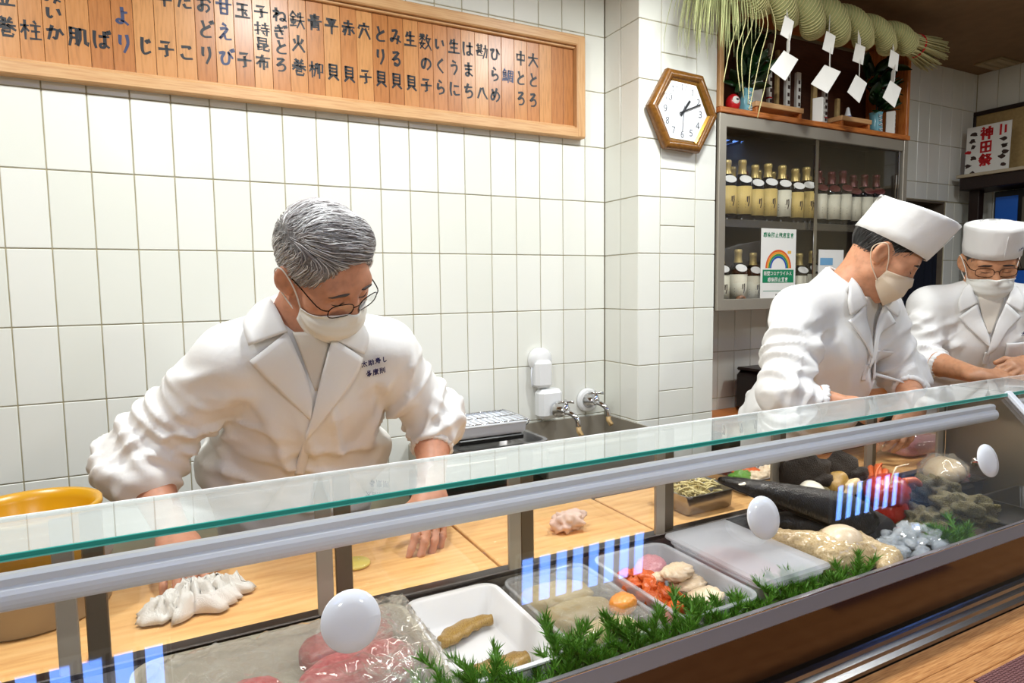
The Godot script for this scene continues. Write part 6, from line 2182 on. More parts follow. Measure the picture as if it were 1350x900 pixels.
func make_sink_things() -> void:
	var t := thing("sink_bench", "stainless steel sink bench in the tiled corner", "sink")
	put(MB.new().box(V(1.2, 0.40, 0.16), V(0.34, 0.8, 0.3)).box(V(1.6, 0.33, 0.16), V(0.45, 0.66, 0.3)).done(), M.steel_dark, "base", t)
	put(MB.new().box(V(1.205, 0.858, 0.165), V(0.35, 0.06, 0.32), 0.004).done(), M.satin, "drain_board", t)
	put(MB.new().box(V(1.6, 0.752, 0.165), V(0.43, 0.012, 0.31)).done(), M.satin, "basin_floor", t)
	put(MB.new().box(V(1.6, 0.785, 0.006), V(0.44, 0.24, 0.008)).done(), M.satin, "basin_back", t)
	put(MB.new().box(V(1.6, 0.775, 0.324), V(0.44, 0.22, 0.008)).done(), M.satin, "basin_front", t)
	put(MB.new().box(V(1.822, 0.785, 0.165), V(0.008, 0.24, 0.31)).done(), M.satin, "basin_side", t)
	put(MB.new().box(V(1.384, 0.77, 0.165), V(0.008, 0.2, 0.31)).done(), M.satin, "basin_side", t)
	put(MB.new().box(V(1.6, 0.889, 0.326), V(0.45, 0.014, 0.026), 0.004).done(), M.satin, "front_rim", t)
	# steel tray, black plate, white fish pan and wire rack
	var tr := thing("steel_tray", "shallow steel tray under the white pan by the sink", "tray", V(1.235, 0.889, 0.2))
	put(tray_mesh(0.29, 0.24, 0.034, 0.003, 0.012, 0.03), M.steel, "pan", tr)
	var bp := thing("black_plate", "thin black plate between the steel tray and the white pan", "plate", V(1.215, 0.9235, 0.185))
	put(MB.new().box(V(0, 0.008, 0), V(0.22, 0.016, 0.17), 0.003).done(), M.black_plastic, "slab", bp)
	var wp := thing("white_pan", "white enamel pan under the wire rack near the sink", "pan", V(1.22, 0.9405, 0.175))
	put(tray_mesh(0.245, 0.185, 0.04, 0.003, 0.006, 0.015), M.white_gloss, "pan", wp)
	var rk := thing("wire_rack", "chrome wire grill rack lying on the white pan", "rack", V(1.22, 0.984, 0.175))
	for k in 12:
		put(MB.new().smooth().tube([V(-0.115 + k * 0.0209, 0, -0.088), V(-0.115 + k * 0.0209, 0, 0.088)], 0.0014, 5).done(), M.chrome, "wire", rk)
	for s in [-0.088, 0.0, 0.088]:
		put(MB.new().smooth().tube([V(-0.122, -0.002, s), V(0.122, -0.002, s)], 0.002, 6).done(), M.chrome, "cross_wire", rk)
	for s in [-0.122, 0.122]:
		put(MB.new().smooth().tube(smooth_path([V(s, -0.02, -0.08), V(s, 0.0, -0.088), V(s, 0.0, 0.088), V(s, -0.02, 0.08)], 4), 0.002, 6).done(), M.chrome, "side_wire", rk)
	# white wall box over the tap
	var bx := thing("soap_dispenser", "white plastic wall dispenser above the left tap", "dispenser", V(1.545, 0.92, 0.0))
	put(MB.new().box(V(0.012, 0.056, 0.03), V(0.098, 0.108, 0.056), 0.014).done(), M.white_plastic, "lower_housing", bx)
	put(MB.new().box(V(-0.012, 0.165, 0.026), V(0.07, 0.1, 0.048), 0.012).done(), M.white_plastic, "upper_housing", bx)
	put(MB.new().at(V(-0.013, 0.215, 0.0), Basis(Vector3.RIGHT, PI / 2)).smooth().lathe([Vector2(0.044, 0.002), Vector2(0.044, 0.024), Vector2(0.038, 0.032), Vector2(0, 0.032)], 24).done(), M.white_plastic, "round_cap", bx)
	put(MB.new().smooth().tube(smooth_path([V(-0.05, 0.19, 0.02), V(-0.056, 0.16, 0.025), V(-0.05, 0.12, 0.02)], 5), 0.003, 6).done(), M.aluminium, "side_lever", bx)
	tap(V(1.575, 0.958, 0.06), "chrome wall tap with cross handle below the white dispenser", false)
	tap(V(1.742, 0.968, 0.003), "chrome wall tap with round white flange in the corner", true)
	# board and lacquer box under the drinks cabinet
	var sb := thing("side_counter", "orange wooden counter board under the drinks cabinet", "counter")
	put(MB.new().box(V(2.87, 0.849, 0.15), V(1.34, 0.032, 0.29), 0.003).done(), M.shelf_wood, "board", sb)
	put(MB.new().box(V(2.87, 0.415, 0.14), V(1.3, 0.83, 0.24), 0.003).done(), M.dark_wood, "base", sb)
	var lb := thing("lacquer_box", "dark brown rounded box on the side counter", "box", V(2.545, 0.8655, 0.12))
	put(MB.new().box(V(0, 0.085, 0), V(0.17, 0.17, 0.15), 0.02).done(), plain(Color(0.07, 0.03, 0.025), 0.25), "body", lb)
	put(MB.new().box(V(0, 0.178, 0), V(0.155, 0.014, 0.135), 0.006).done(), plain(Color(0.1, 0.05, 0.04), 0.3), "lid", lb)
	var gd := thing("wall_dial", "grey round wall dial half hidden by the tiled pillar", "dial", V(2.268, 1.04, 0.0))
	put(MB.new().at(Vector3.ZERO, Basis(Vector3.RIGHT, PI / 2)).smooth().lathe([Vector2(0.05, 0.001), Vector2(0.05, 0.012), Vector2(0.044, 0.016), Vector2(0, 0.016)], 28).done(), plain(Color(0.55, 0.5, 0.45), 0.5), "face", gd)


func tap(at_: Vector3, label: String, flange: bool) -> void:
	var t := thing("water_tap", label, "tap", at_, "wall taps over the sink")
	if flange:
		put(MB.new().at(Vector3.ZERO, Basis(Vector3.RIGHT, PI / 2)).smooth().lathe([Vector2(0.045, 0), Vector2(0.045, 0.01), Vector2(0.038, 0.014), Vector2(0, 0.014)], 28).done(), M.white_plastic, "round_flange", t)
	put(MB.new().at(V(0, 0, 0.004), Basis(Vector3.RIGHT, PI / 2)).smooth().lathe([Vector2(0.028, 0), Vector2(0.029, 0.012), Vector2(0.016, 0.022), Vector2(0.014, 0.05), Vector2(0.0, 0.05)], 24).done(), M.chrome, "escutcheon", t)
	put(MB.new().smooth().tube(smooth_path([V(0, 0, 0.03), V(0, 0, 0.07), V(0.006, -0.004, 0.09), V(0.014, -0.02, 0.11), V(0.016, -0.045, 0.115)], 5), 0.0095, 12).done(), M.chrome, "spout", t)
	put(MB.new().at(V(0, 0.0, 0.06)).smooth().lathe([Vector2(0.013, 0), Vector2(0.014, 0.014), Vector2(0.009, 0.02), Vector2(0.008, 0.034), Vector2(0.0, 0.036)], 16).done(), M.chrome, "valve", t)
	var m := MB.new().smooth()
	for k in 2:
		var d := V(cos(0.5 + PI / 2 * k), 0, sin(0.5 + PI / 2 * k)) * 0.028
		m.tube([V(0, 0.034, 0.06) - d, V(0, 0.034, 0.06) - d * 0.3, V(0, 0.034, 0.06) + d * 0.3, V(0, 0.034, 0.06) + d], [0.006, 0.0035, 0.0035, 0.006], 8)
	put(m.done(), M.chrome, "cross_handle", t)
	put(MB.new().smooth().tube([V(0.016, -0.043, 0.115), V(0.017, -0.06, 0.116), V(0.02, -0.075, 0.13)], 0.009, 10).done(), plain(Color(0.75, 0.62, 0.42), 0.5), "rubber_nozzle", t)


func rounded_rect(w: float, d: float, r: float, n := 5) -> Array:
	var out := []
	for c in [[1, 1, 0.0], [-1, 1, PI / 2], [-1, -1, PI], [1, -1, PI * 1.5]]:
		for i in n + 1:
			var a: float = c[2] + PI / 2 * i / n
			out.append(Vector2(c[0] * (w / 2 - r) + cos(a) * r, c[1] * (d / 2 - r) + sin(a) * r))
	return out


func tray_mesh(w: float, d: float, h: float, wall: float, lip: float, r: float, slope := 0.012) -> Mesh:
	return cached("tray_%.3f_%.3f_%.3f_%.3f" % [w, d, h, lip], func():
		var levels := [[-slope, 0.0], [-slope * 0.4, 0.006], [0.0, h - 0.003], [lip, h - 0.003], [lip, h], [0.0, h], [-wall, h - 0.004], [-wall - slope * 0.6, wall + 0.004], [-wall - slope, wall]]
		var rows__ := []
		for l in levels:
			var row := []
			for q in rounded_rect(w + 2 * l[0], d + 2 * l[0], maxf(r + l[0], 0.004)):
				row.append(V(q.x, l[1], q.y))
			row.append(row[0])
			rows__.append(row)
		var m := MB.new().smooth()
		for i in rows__.size() - 1:
			m.smooth(i if i in [2, 3, 4] else 9)
			for j in rows__[0].size() - 1:
				m.quad(rows__[i][j], rows__[i + 1][j], rows__[i + 1][j + 1], rows__[i][j + 1])
		m.flat()
		var n: int = rows__[0].size() - 1
		for j in range(1, n - 1):
			m.tri(rows__[0][0], rows__[0][j], rows__[0][j + 1])
			m.tri(rows__[-1][0], rows__[-1][j + 1], rows__[-1][j])
		return m.done())


# ---------------------------------------------------------------- what lies in the glass case

const FLOOR_Y := 0.8005


func film_sheet(x0: float, x1: float, z0: float, z1: float, y: float, seed_: float, crease: float, drop: float) -> Mesh:  # a crinkled cling film stretched over a tray
	var rows_ := []
	var nx := 46
	var nz := 40
	for i in nx + 1:
		var row := []
		for k in nz + 1:
			var u := float(i) / nx
			var v := float(k) / nz
			var x := lerpf(x0, x1, u)
			var z := lerpf(z0, z1, v)
			var edge := minf(minf(u, 1.0 - u), minf(v, 1.0 - v))
			var fold := wob.get_noise_3d(x * 45.0 + seed_, z * 14.0, seed_) * (1.0 - smoothstep(0.0, 0.35, u)) + wob.get_noise_3d(x * 14.0, z * 45.0, seed_ * 2.0) * smoothstep(0.55, 1.0, u) + 0.6 * wob.get_noise_3d(x * 30.0, z * 30.0, seed_ + 5.0)
			row.append(V(x, y + crease * (0.7 - 1.8 * absf(fold)) - drop * (1.0 - smoothstep(0.0, 0.12, edge)), z))
		rows_.append(row)
	return MB.new().smooth().grid(rows_).done()


func lump(at_: Vector3, r: Vector3, amp: float, freq: float, turn := 0.0, n := 14) -> Mesh:
	return MB.new().smooth().blob(at_, r, n, wob, amp, freq, Basis(Vector3.UP, turn)).done()


func slab_of(w: float, h: float, d: float, sq := 3.0, amp := 0.05) -> Mesh:  # a cut piece of fish: a rounded block with uneven faces
	return cached("slab_%.3f_%.3f_%.3f_%.2f" % [w, h, d, amp], func():
		var rows__ := []
		var n := 16
		for i in n * 2:
			var row := []
			for j in n + 1:
				var th := PI * j / n
				var ph := TAU * i / (n * 2)
				var q := V(sin(th) * cos(ph), -cos(th), sin(th) * sin(ph))
				q /= pow(pow(absf(q.x), sq) + pow(absf(q.y), sq) + pow(absf(q.z), sq), 1.0 / sq)
				q *= 1.0 + amp * wob.get_noise_3dv(q * 3.0 + V(w, h, d) * 90.0)
				row.append(V(q.x * w / 2, q.y * h / 2 + h / 2, q.z * d / 2))
			rows__.append(row)
		rows__.append(rows__[0])
		var m := MB.new().smooth()
		for i in n * 2:
			for j in n:
				m.quad(rows__[i][j], rows__[i][j + 1], rows__[i + 1][j + 1], rows__[i + 1][j])
		return m.done())


func one_piece(called: String, label: String, category: String, mesh: Mesh, m: Material, at_: Vector3, turn := Vector3.ZERO, group := "") -> MeshInstance3D:
	var o := put(mesh, m, called, self, at_)
	o.rotation = turn
	tag(o, label, category, group)
	return o


func make_case_food() -> void:
	# wrapped tray of tuna
	var a := thing("wrapped_tray", "shallow beige tray under crinkled cling film with red tuna", "tray", V(0.492, FLOOR_Y, 1.14))
	put(tray_mesh(0.385, 0.29, 0.064, 0.003, 0.008, 0.03), M.beige_tray, "tray", a)
	put(film_sheet(-0.205, 0.2, -0.155, 0.155, 0.076, 3.0, 0.011, 0.035), M.film, "cling_film", a)
	put(film_sheet(0.09, 0.205, -0.152, 0.13, 0.082, 8.0, 0.014, 0.012), M.film, "film_bunch", a)
	one_piece("tuna_block", "dark red tuna block at the back of the wrapped tray", "fish", slab_of(0.15, 0.056, 0.08), M.tuna, V(0.59, 0.806, 1.035), V(0, 0.2, 0), "tuna in the wrapped tray")
	one_piece("tuna_block", "pale pink marbled tuna block at the front of the wrapped tray", "fish", slab_of(0.17, 0.062, 0.085), M.toro, V(0.585, 0.806, 1.125), V(0, 0.15, 0), "tuna in the wrapped tray")
	one_piece("tuna_block", "small red tuna block at the left of the wrapped tray", "fish", slab_of(0.13, 0.058, 0.075), M.toro, V(0.42, 0.806, 1.13), V(0, 0.3, 0), "tuna in the wrapped tray")
	one_piece("tuna_block", "deep red tuna piece beside the marbled one", "fish", slab_of(0.13, 0.058, 0.07), M.tuna, V(0.55, 0.806, 1.215), V(0, 0.1, 0), "tuna in the wrapped tray")
	# white tray with eel
	var b := thing("white_tray", "deep white plastic tray with two brown fillets", "tray", V(0.782, FLOOR_Y, 1.122))
	put(tray_mesh(0.158, 0.255, 0.058, 0.004, 0.008, 0.022), M.white_plastic, "tray", b)
	var e := func(pts: Array, r: float, at_: Vector3, label: String) -> void:
		var m := MB.new().smooth()
		var p := smooth_path(pts, 6)
		var rows_ := []
		for i in p.size():
			var tt: Vector3 = (p[mini(i + 1, p.size() - 1)] - p[maxi(i - 1, 0)]).normalized()
			var side := tt.cross(Vector3.UP)
			var u := float(i) / (p.size() - 1)
			var w := r * (0.45 + 0.55 * sin(PI * pow(u, 0.7))) * (1.0 + 0.06 * sin(u * 31.0))
			var row := []
			for k in 13:
				var q := TAU * k / 12.0
				row.append(p[i] + side * cos(q) * w + Vector3.UP * (sin(q) * 0.009 + 0.002 * absf(cos(q)) * sin(u * 25.0)))
			rows_.append(row)
		m.grid(rows_)
		for row in [[rows_[0], false], [rows_[-1], true]]:
			m.face(row[0].slice(0, 12), (p[-1] - p[0]) if row[1] else (p[0] - p[-1]))
		one_piece("eel_fillet", label, "fish", m.done(), M.eel, at_, Vector3.ZERO, "fillets in the white tray")
	e.call([V(-0.05, 0, 0.015), V(-0.02, 0, -0.004), V(0.02, 0, -0.018), V(0.055, 0, -0.016)], 0.02, V(0.785, 0.818, 1.06), "curved brown fillet at the back of the white tray")
	e.call([V(-0.055, 0, 0.01), V(-0.02, 0, 0.0), V(0.02, 0, -0.008), V(0.055, 0, -0.01)], 0.028, V(0.782, 0.82, 1.188), "yellow-brown fillet half under the green sprigs")
	# clear box of roe
	var c := thing("clear_box", "clear film-covered box of tan herring roe", "box", V(0.972, FLOOR_Y, 1.125))
	put(tray_mesh(0.165, 0.26, 0.056, 0.003, 0.006, 0.02), M.clear_plastic, "tub", c)
	put(film_sheet(-0.088, 0.088, -0.135, 0.135, 0.061, 21.0, 0.003, 0.018), M.film, "cling_film", c)
	for k in 3:
		one_piece("roe_block", ["broad tan roe block at the back of the clear box", "tan roe block in the middle of the clear box", "tan roe block at the front of the clear box"][k], "roe", slab_of(0.14, 0.05, 0.076, 2.8, 0.06), M.roe, V(0.965, 0.8045, 1.055 + 0.078 * k), V(0, 0.12 * (k - 1), 0), "roe in the clear box")
	one_piece("omelette_piece", "apricot yellow slice beside the tan roe", "slice", slab_of(0.05, 0.03, 0.04), M.apricot, V(1.028, 0.842, 1.172), V(0, 0.4, 0))
	# frosted box of shellfish
	var d := thing("shellfish_box", "frosted open box of orange clams and cream slices", "box", V(1.168, FLOOR_Y, 1.132))
	put(tray_mesh(0.165, 0.262, 0.06, 0.003, 0.007, 0.022), M.frosted, "tub", d)
	var g := RandomNumberGenerator.new()
	g.seed = 12
	for k in 15:
		var at_ := V(1.105 + 0.02 * (k % 3) + g.randf() * 0.012, 0.822 + 0.012 * (k % 2) + 0.004, 1.05 + 0.036 * (k / 3) + g.randf() * 0.012)
		one_piece("clam_slice", "orange clam slice, one of the heap in the frosted box", "clam", lump(Vector3.ZERO, V(0.022, 0.011, 0.016) * g.randf_range(0.9, 1.25), 0.5, 70.0, g.randf() * 3.0, 9), M.clam, at_, V(g.randf_range(-0.4, 0.4), 0, g.randf_range(-0.4, 0.4)), "orange clams in the frosted box")
	one_piece("octopus_piece", "mauve pink piece at the back of the frosted box", "seafood", slab_of(0.075, 0.042, 0.06, 2.6), M.pink_meat, V(1.193, 0.812, 1.045), V(0, 0.5, 0.2))
	var who := ["topmost cream slice in the frosted box", "long cream slice along the frosted box's right side", "cream slice at the front of the frosted box", "small white piece between clams and cream slices"]
	for k in 4:
		one_piece("cream_slice", who[k], "seafood", slab_of([0.075, 0.07, 0.068, 0.03][k], [0.022, 0.02, 0.02, 0.02][k], [0.05, 0.06, 0.055, 0.03][k], 2.5, 0.12), M.cream_meat, [V(1.2, 0.842, 1.115), V(1.212, 0.824, 1.13), V(1.2, 0.826, 1.19), V(1.165, 0.832, 1.1)][k], V(0, 0.3 - 0.2 * k, 0.06 * k), "cream slices in the frosted box")
	# lidded frosted box
	var f := thing("lidded_box", "closed frosted plastic box of dark red meat before the black shells", "box", V(1.358, FLOOR_Y, 1.128))
	put(tray_mesh(0.162, 0.25, 0.06, 0.003, 0.006, 0.022), M.frosted, "tub", f)
	put(MB.new().box(V(0, 0.068, 0), V(0.178, 0.013, 0.268), 0.005).done(), M.frosted, "lid", f)
	one_piece("red_meat", "dark red meat inside the closed frosted box", "fish", slab_of(0.12, 0.045, 0.2), M.tuna, V(1.355, 0.805, 1.13))
	# pen shells
	pen_shell(V(1.385, 0.985, 1.035), V(1.7, 0.885, 1.185), 0.052, "long black pen shell raised at the tip over the lidded box")
	pen_shell(V(1.44, 0.9, 1.07), V(1.76, 0.845, 1.20), 0.06, "second black pen shell lying below the raised one")
	# geoduck
	var gd := Field.new()
	gd.egg(V(1.555, 0.853, 1.2), V(0.08, 0.044, 0.056), Basis(Vector3.UP, 0.5), 0.02)
	gd.cap(V(1.585, 0.855, 1.22), V(1.61, 0.853, 1.27), 0.03, 0.022, 0.02)
	gd.cap(V(1.61, 0.853, 1.27), V(1.565, 0.848, 1.292), 0.02, 0.016, 0.012)
	gd.cap(V(1.50, 0.862, 1.17), V(1.46, 0.872, 1.11), 0.032, 0.018, 0.02)
	gd.cap(V(1.6, 0.85, 1.2), V(1.645, 0.845, 1.25), 0.024, 0.015, 0.03)
	var ga := Acc.new()
	ga.net(gd, V(1.38, 0.79, 1.05), V(1.72, 0.93, 1.33), 0.005)
	ga.push(func(p: Vector3, _n: Vector3) -> float: return 0.002 * wob.get_noise_3dv(p * V(50, 90, 50)))
	var gk := one_piece("horse_clam", "glistening cream horse clam with its siphon curled to the rim", "clam", ga.done(), M.geoduck, Vector3.ZERO)
	put(lump(V(1.56, 0.868, 1.2), V(0.06, 0.036, 0.044), 0.04, 14.0, 0.5), M.cream_meat, "foot", gk)
	# round shells behind
	for k in 3:
		var at_: Vector3 = [V(1.685, 0.95, 1.015), V(1.80, 0.945, 1.025), V(1.735, 0.925, 1.055)][k]
		var sh := thing("round_shell", ["large round black abalone shell standing against the case's back", "smaller dark round shell near the red crab", "brown gaping shell between the two dark round shells"][k], "shell", at_)
		sh.rotation = V(0.35 - 0.25 * k, -0.6 + 0.2 * k, 0.2)
		put(lump(Vector3.ZERO, [V(0.06, 0.052, 0.024), V(0.046, 0.044, 0.026), V(0.034, 0.03, 0.026)][k], 0.2, 24.0, 0.0, 20), [M.brown_shell, M.brown_shell, M.eel][k], "valve", sh)
		put(lump(V(0.02, -0.012, 0.02), V(0.03, 0.02, 0.014), 0.3, 40.0), [M.brown_shell, M.brown_shell, M.geoduck][k], "meat", sh)
		put(MB.new().box(V(0, -0.085, -0.01), V(0.05, 0.1, 0.03), 0.004).done(), M.black_plastic, "prop", sh)
	var ws := thing("white_shell", "pale white whelk shell below the round black shell", "shell", V(1.645, 0.895, 1.06))
	put(lump(V(0, 0.025, 0), V(0.034, 0.028, 0.028), 0.06, 20.0), M.pearl, "whorl", ws)
	put(lump(V(0.03, 0.02, 0.008), V(0.024, 0.018, 0.018), 0.2, 30.0), M.oyster, "mouth", ws)
	put(MB.new().box(V(0, -0.04, 0), V(0.05, 0.1, 0.04), 0.004).done(), M.black_plastic, "prop", ws)
	crab(V(1.895, 0.865, 1.085))
	# ice
	var ice := thing("ice_heap", "heap of clear crushed ice at the front of the case", "ice", V(1.745, FLOOR_Y, 1.235))
	var im := MB.new()
	g.seed = 33
	for k in 150:
		var q := g.randf() * TAU
		var rr := sqrt(g.randf())
		var hh := 0.075 * (1.0 - rr * rr) + 0.012
		var o := V(cos(q) * rr * 0.105, g.randf_range(0.3, 1.0) * hh + 0.004, sin(q) * rr * 0.072)
		var bs := Basis(V(g.randfn(), g.randfn(), g.randfn()).normalized(), g.randf() * 3.0)
		im.at(o, bs).box(Vector3.ZERO, V(g.randf_range(0.012, 0.026), g.randf_range(0.008, 0.018), g.randf_range(0.01, 0.024)), 0.004)
	tag(put(im.done(), M.ice, "crushed_ice", ice), "", "", "", "stuff")
	# oysters
	for k in 3:
		var sh := one_piece("oyster", ["grey-brown oyster at the back of the pile by the ice", "olive frilled oyster lying across the pile", "dark oyster underneath, towards the ice"][k], "oyster", lump(Vector3.ZERO, [V(0.08, 0.034, 0.055), V(0.09, 0.03, 0.05), V(0.065, 0.03, 0.05)][k], 0.42, 26.0 + 4.0 * k, 0.0, 24), M.oyster, [V(2.06, 0.87, 1.11), V(1.975, 0.872, 1.21), V(1.905, 0.84, 1.165)][k], [V(0.1, 0.2, -0.25), V(0.25, 0.95, -0.3), V(0, 0.4, 0)][k], "oysters by the ice")
	# wrapped parcel and black trays at the joint
	var wp := thing("wrapped_parcel", "pale parcel in clear film beside the last white disc", "parcel", V(2.19, FLOOR_Y, 1.05))
	put(lump(V(0, 0.09, 0), V(0.075, 0.035, 0.05), 0.1, 18.0, 0.4), plain(Color(0.72, 0.64, 0.5), 0.35), "contents", wp)
	put(lump(V(0, 0.092, 0), V(0.084, 0.042, 0.058), 0.2, 30.0, 0.4), M.film, "film", wp)
	put(MB.new().box(V(0, 0.0275, 0), V(0.14, 0.054, 0.09), 0.006).done(), M.black_plastic, "stand", wp)
	for k in 2:
		var bt := thing("black_tray", ["black plastic tray at the case's steel joint, nearer the rim", "black plastic tray of red slices at the case's back corner"][k], "tray", [V(2.235, FLOOR_Y, 1.23), V(2.29, FLOOR_Y, 1.04)][k])
		put(tray_mesh(0.18 if k == 0 else 0.08, 0.13 if k == 0 else 0.09, 0.06, 0.004, 0.006, 0.012), M.black_plastic, "tray", bt)
	for k in 4:
		one_piece("tuna_slice", "deep red tuna slice, one of four in the back corner tray", "fish", slab_of(0.05, 0.014, 0.034), M.tuna, V(2.282 + 0.012 * (k % 2), 0.826 + 0.011 * k, 1.04), V(0, 0.3 * k, 0.1), "tuna slices in the black tray")
	# sprigs along the rim
	var spots := [0.66, 0.71, 0.755, 0.80, 0.85, 0.90, 0.945, 0.99, 1.035, 1.08, 1.125, 1.17, 1.215, 1.27, 1.32, 1.365, 1.41, 1.455, 1.86, 1.9]
	for i in spots.size():
		var x: float = spots[i]
		var tall := 1.0 + 0.25 * sin(i * 1.9)
		sprig(V(x, 0.803, 1.287 + 0.012 * sin(i * 2.7)), tall * (1.0 if i < 10 else 0.85), 100 + i, i)
	# white discs on the front glass
	for k in 3:
		var c3: Vector3 = [V(0.549, 0.982, 1.232), V(1.275, 0.983, 1.230), V(1.998, 0.986, 1.228)][k]
		var o := thing("glass_disc", ["white round disc on the front glass before the wrapped tuna", "white round disc on the front glass over the lidded box", "white round disc on the front glass near the steel joint"][k], "disc", c3, "white discs on the front glass")
		o.rotation.x = PI / 2 - 0.3
		put(MB.new().smooth().lathe([Vector2(0, -0.002), Vector2(0.0365, -0.002), Vector2(0.0375, 0.0005), Vector2(0.0365, 0.003), Vector2(0.02, 0.0065), Vector2(0.0, 0.0075)], 36).done(), M.white_gloss, "dish", o, V(0, 0.02, 0))
		put(MB.new().smooth().lathe([Vector2(0, -0.01), Vector2(0.008, -0.01), Vector2(0.008, 0.019), Vector2(0, 0.019)], 16).done(), M.chrome, "stud", o)


func pen_shell(tip: Vector3, end: Vector3, half_w: float, label: String) -> void:
	var t := thing("pen_shell", label, "shell", tip)
	var d := end - tip
	var ax := d.normalized()
	var side := ax.cross(V(0.0, 0.55, 0.83)).normalized()
	var up := side.cross(ax).normalized()
	for s in [-1.0, 1.0]:
		var rows_ := []
		for i in 25:
			var u := i / 24.0
			var w := half_w * (0.1 + 0.95 * pow(u, 0.8)) * sqrt(maxf(0.0, 1.0 - pow(maxf(0.0, (u - 0.75) / 0.25), 2.0) * 0.97))
			var h := 0.019 * pow(sin(PI * clampf(u * 0.92 + 0.06, 0, 1)), 0.6)
			var row := []
			for k in 11:
				var a := PI * k / 10.0
				row.append(d * u + side * cos(a) * w * s + up * s * (sin(a) * h + 0.0012 + 0.0012 * sin(u * 70.0 + cos(a) * 9.0)))
			rows_.append(row)
		put(MB.new().smooth().grid(rows_, 0.0015).done(), M.black_shell, "valve", t)
	put(MB.new().smooth().blob(d * 0.13 + up * 0.006, V(0.013, 0.007, 0.009), 10, wob, 0.2, 60.0).done(), M.pearl, "nacre_tip", t)


func crab(at_: Vector3) -> void:
	var t := thing("red_crab", "red crab with folded orange legs above the crushed ice", "crab", at_)
	t.rotation.y = 0.35
	put(MB.new().smooth().blob(V(-0.02, 0.032, 0), V(0.062, 0.04, 0.05), 20, wob, 0.07, 40.0).done(), M.crab, "carapace", t)
	put(MB.new().smooth().blob(V(-0.02, -0.012, 0.005), V(0.05, 0.045, 0.045), 12, wob, 0.1, 30.0).done(), M.crab, "underside", t)
	for k in 7:
		var z := -0.05 + 0.016 * k
		var y := 0.03 + 0.012 * sin(k * 1.3)
		put(MB.new().smooth().tube(smooth_path([V(0.0, y + 0.015, z * 0.7), V(0.04, y + 0.035 - 0.004 * k, z), V(0.085, y + 0.012 - 0.004 * k, z * 1.1), V(0.12, y - 0.03, z * 0.8 + 0.01)], 5), [0.009, 0.009, 0.0088, 0.0086, 0.0085, 0.009, 0.0085, 0.0082, 0.008, 0.0075, 0.0078, 0.007, 0.006, 0.005, 0.0035, 0.002], 8).done(), M.crab_leg, "leg", t)
	for s in [-1.0, 1.0]:
		put(MB.new().smooth().tube(smooth_path([V(-0.06, 0.045, 0.012 * s), V(-0.04, 0.085 + 0.008 * s, 0.02 * s), V(0.01, 0.09, 0.02 * s), V(0.05, 0.078 + 0.01 * s, 0.03 * s)], 5), 0.0022, 5).done(), M.cream_meat if s > 0 else M.crab_leg, "feeler", t)


func sprig(at_: Vector3, tall: float, seed_: int, i: int) -> void:
	var ord_: String = ["first", "second", "third", "fourth", "fifth", "sixth", "seventh", "eighth", "ninth", "tenth", "eleventh", "twelfth", "thirteenth", "fourteenth", "fifteenth", "sixteenth", "seventeenth", "eighteenth", "nineteenth", "twentieth"][i]
	var t := thing("green_sprig", "feathery green sprig along the steel rim, %s from the wrapped tuna" % ord_, "sprig", at_, "green sprigs along the rim")
	var g := RandomNumberGenerator.new()
	g.seed = seed_
	for s in 10:
		var tip := V(g.randf_range(-0.075, 0.065), g.randf_range(0.025, 0.08) * tall, g.randf_range(-0.07, 0.015))
		var st := smooth_path([V(g.randfn() * 0.008, 0.0, 0), tip * V(0.45, 0.65, 0.4), tip], 6)
		put(MB.new().smooth().tube(st, 0.0011, 4).done(), M.sprig, "stem", t)
		var m := MB.new()
		for k in range(2, st.size()):
			for q in 11:
				var o: Vector3 = st[k]
				var dirv := (V(g.randfn(), g.randf_range(0.0, 1.3), g.randfn()) + (tip.normalized() * 1.2)).normalized()
				var l := g.randf_range(0.012, 0.026)
				var side := dirv.cross(V(g.randfn(), g.randfn(), g.randfn())).normalized() * 0.002
				var up := dirv.cross(side).normalized() * 0.0008
				m.face([o - side, o + side, o + dirv * l], up)
				m.face([o - side, o + up, o + dirv * l], -side)
				m.face([o + side, o + up, o + dirv * l], side)
		tag(put(m.done(), M.sprig, "needles", t), "", "", "", "stuff")


# ---------------------------------------------------------------- things on the cooks' worktop

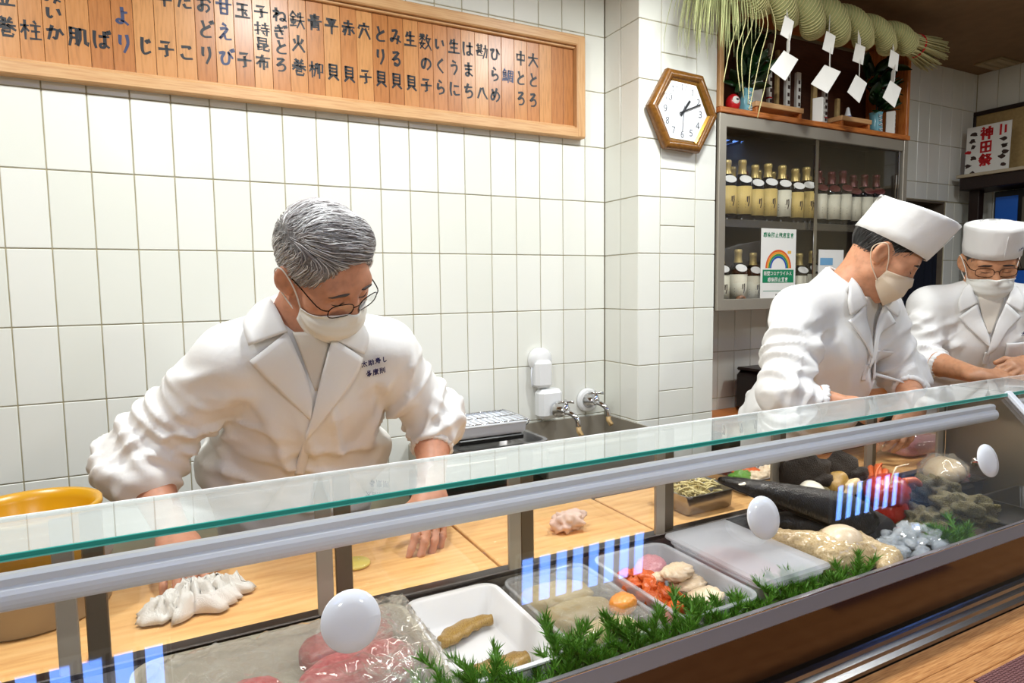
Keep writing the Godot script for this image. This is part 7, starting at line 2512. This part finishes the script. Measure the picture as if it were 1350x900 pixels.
func make_board_things() -> void:
	var top := 0.8605
	var dr := thing("steel_drum", "round steel container under the yellow tub at the left", "container", V(0.135, top, 0.71))
	put(MB.new().smooth().lathe([Vector2(0, 0), Vector2(0.108, 0), Vector2(0.112, 0.004), Vector2(0.112, 0.078), Vector2(0.118, 0.082), Vector2(0.118, 0.088), Vector2(0.0, 0.088)], 44).done(), M.satin, "drum", dr)
	var tb := thing("yellow_tub", "round yellow plastic tub on the steel container at the left", "tub", V(0.135, top + 0.089, 0.71))
	put(MB.new().smooth().lathe([Vector2(0, 0), Vector2(0.085, 0), Vector2(0.09, 0.004), Vector2(0.1, 0.075), Vector2(0.107, 0.083), Vector2(0.106, 0.092), Vector2(0.098, 0.09), Vector2(0.092, 0.076), Vector2(0.08, 0.01), Vector2(0, 0.008)], 44).done(), M.yellow_plastic, "tub", tb)
	var tm := MB.new().smooth()
	for q in [[V(0.375, top, 0.838), 0.062, 0.036, 1.0], [V(0.335, top, 0.845), 0.045, 0.024, 7.0], [V(0.415, top, 0.815), 0.05, 0.028, 13.0]]:
		var rows_ := []
		for i in 49:
			var th := TAU * i / 48.0
			var row := []
			for k in 11:
				var r := k / 10.0
				var rad: float = q[1] * (1.0 + 0.3 * wob.get_noise_3d(cos(th) * 2.2, sin(th) * 2.2, q[3]) + 0.1 * sin(th * 7.0 + q[3]))
				var h: float = q[2] * pow(1.0 - r * r, 0.8) * (1.0 + 0.55 * wob.get_noise_3d(cos(th) * 3.5 * r, sin(th) * 3.5 * r, q[3] + 3.0)) + 0.005 * r * (1.0 - r) * 4.0 * sin(th * 9.0 + 3.0 * r + q[3])
				row.append(q[0] + V(cos(th) * rad * r, maxf(h, 0.0) + 0.0035, sin(th) * rad * r * 0.72))
			rows_.append(row)
		for row in rows_:
			row.reverse()
		tm.grid(rows_, 0.002)
	var tc := put(tm.done(), M.towel, "kitchen_towel", self)
	tag(tc, "crumpled white towel under the grey-haired cook's hand", "towel")
	one_piece("paper_wad", "crumpled pinkish paper wad on the worktop behind the roe box", "paper", lump(V(0, 0.018, 0), V(0.045, 0.022, 0.03), 0.3, 48.0, 0.2, 22), plain(Color(0.86, 0.74, 0.68), 0.7), V(1.125, top, 0.845))
	one_piece("lemon_slice", "flat pale yellow slice on the worktop behind the white disc", "slice", MB.new().smooth().lathe([Vector2(0, 0), Vector2(0.028, 0), Vector2(0.03, 0.003), Vector2(0.028, 0.006), Vector2(0, 0.006)], 24).done(), plain(Color(0.87, 0.78, 0.38), 0.4), V(0.66, top, 0.8))
	var p1 := thing("ginger_pan", "small steel pan of pale shredded ginger behind the lidded box", "pan", V(1.475, top, 0.86))
	put(tray_mesh(0.15, 0.13, 0.05, 0.002, 0.005, 0.012), M.steel, "pan", p1)
	var m := MB.new().smooth()
	var g := RandomNumberGenerator.new()
	g.seed = 71
	for k in 130:
		var o := V(g.randf_range(-0.055, 0.055), g.randf_range(0.02, 0.055), g.randf_range(-0.045, 0.045))
		o.y += 0.012 * (1.0 - absf(o.x) / 0.055)
		var dd := V(g.randfn(), g.randfn() * 0.3, g.randfn()).normalized() * 0.016
		m.tube([o - dd, o + V(0, 0.004, 0), o + dd], 0.0022, 4)
	tag(put(m.done(), M.ginger, "shredded_ginger", p1), "", "", "", "stuff")
	var p2 := thing("garnish_tray", "steel tray of green and orange garnish behind the pen shell's tip", "tray", V(1.73, top, 0.81))
	put(tray_mesh(0.2, 0.15, 0.04, 0.002, 0.005, 0.012), M.steel, "pan", p2)
	for k in 4:
		put(lump([V(-0.05, 0.03, 0.02), V(0.0, 0.032, -0.02), V(0.055, 0.03, 0.02), V(-0.02, 0.03, 0.04)][k], V(0.035, 0.016, 0.028), 0.4, 50.0), [M.sprig, M.clam, M.cream_meat, M.cream_meat][k], "garnish_heap", p2)
	var pk := thing("pink_parcel", "film-wrapped pink block on the worktop before the third cook", "parcel", V(2.42, top, 0.83))
	put(slab_of(0.2, 0.06, 0.1, 4.0, 0.04), M.pink_meat, "block", pk)
	put(lump(V(0, 0.034, 0), V(0.112, 0.042, 0.06), 0.12, 30.0), M.film, "film", pk)
	var rc := thing("rice_tub", "round pale wooden rice tub before the third cook", "tub", V(2.85, top, 0.86))
	put(MB.new().smooth().lathe([Vector2(0, 0), Vector2(0.06, 0), Vector2(0.066, 0.07), Vector2(0.061, 0.07), Vector2(0.056, 0.012), Vector2(0, 0.01)], 32).done(), M.board, "staves", rc)
	put(MB.new().smooth().blob(V(0, 0.05, 0), V(0.056, 0.022, 0.056), 14, wob, 0.06, 60.0).done(), M.paper, "rice", rc)
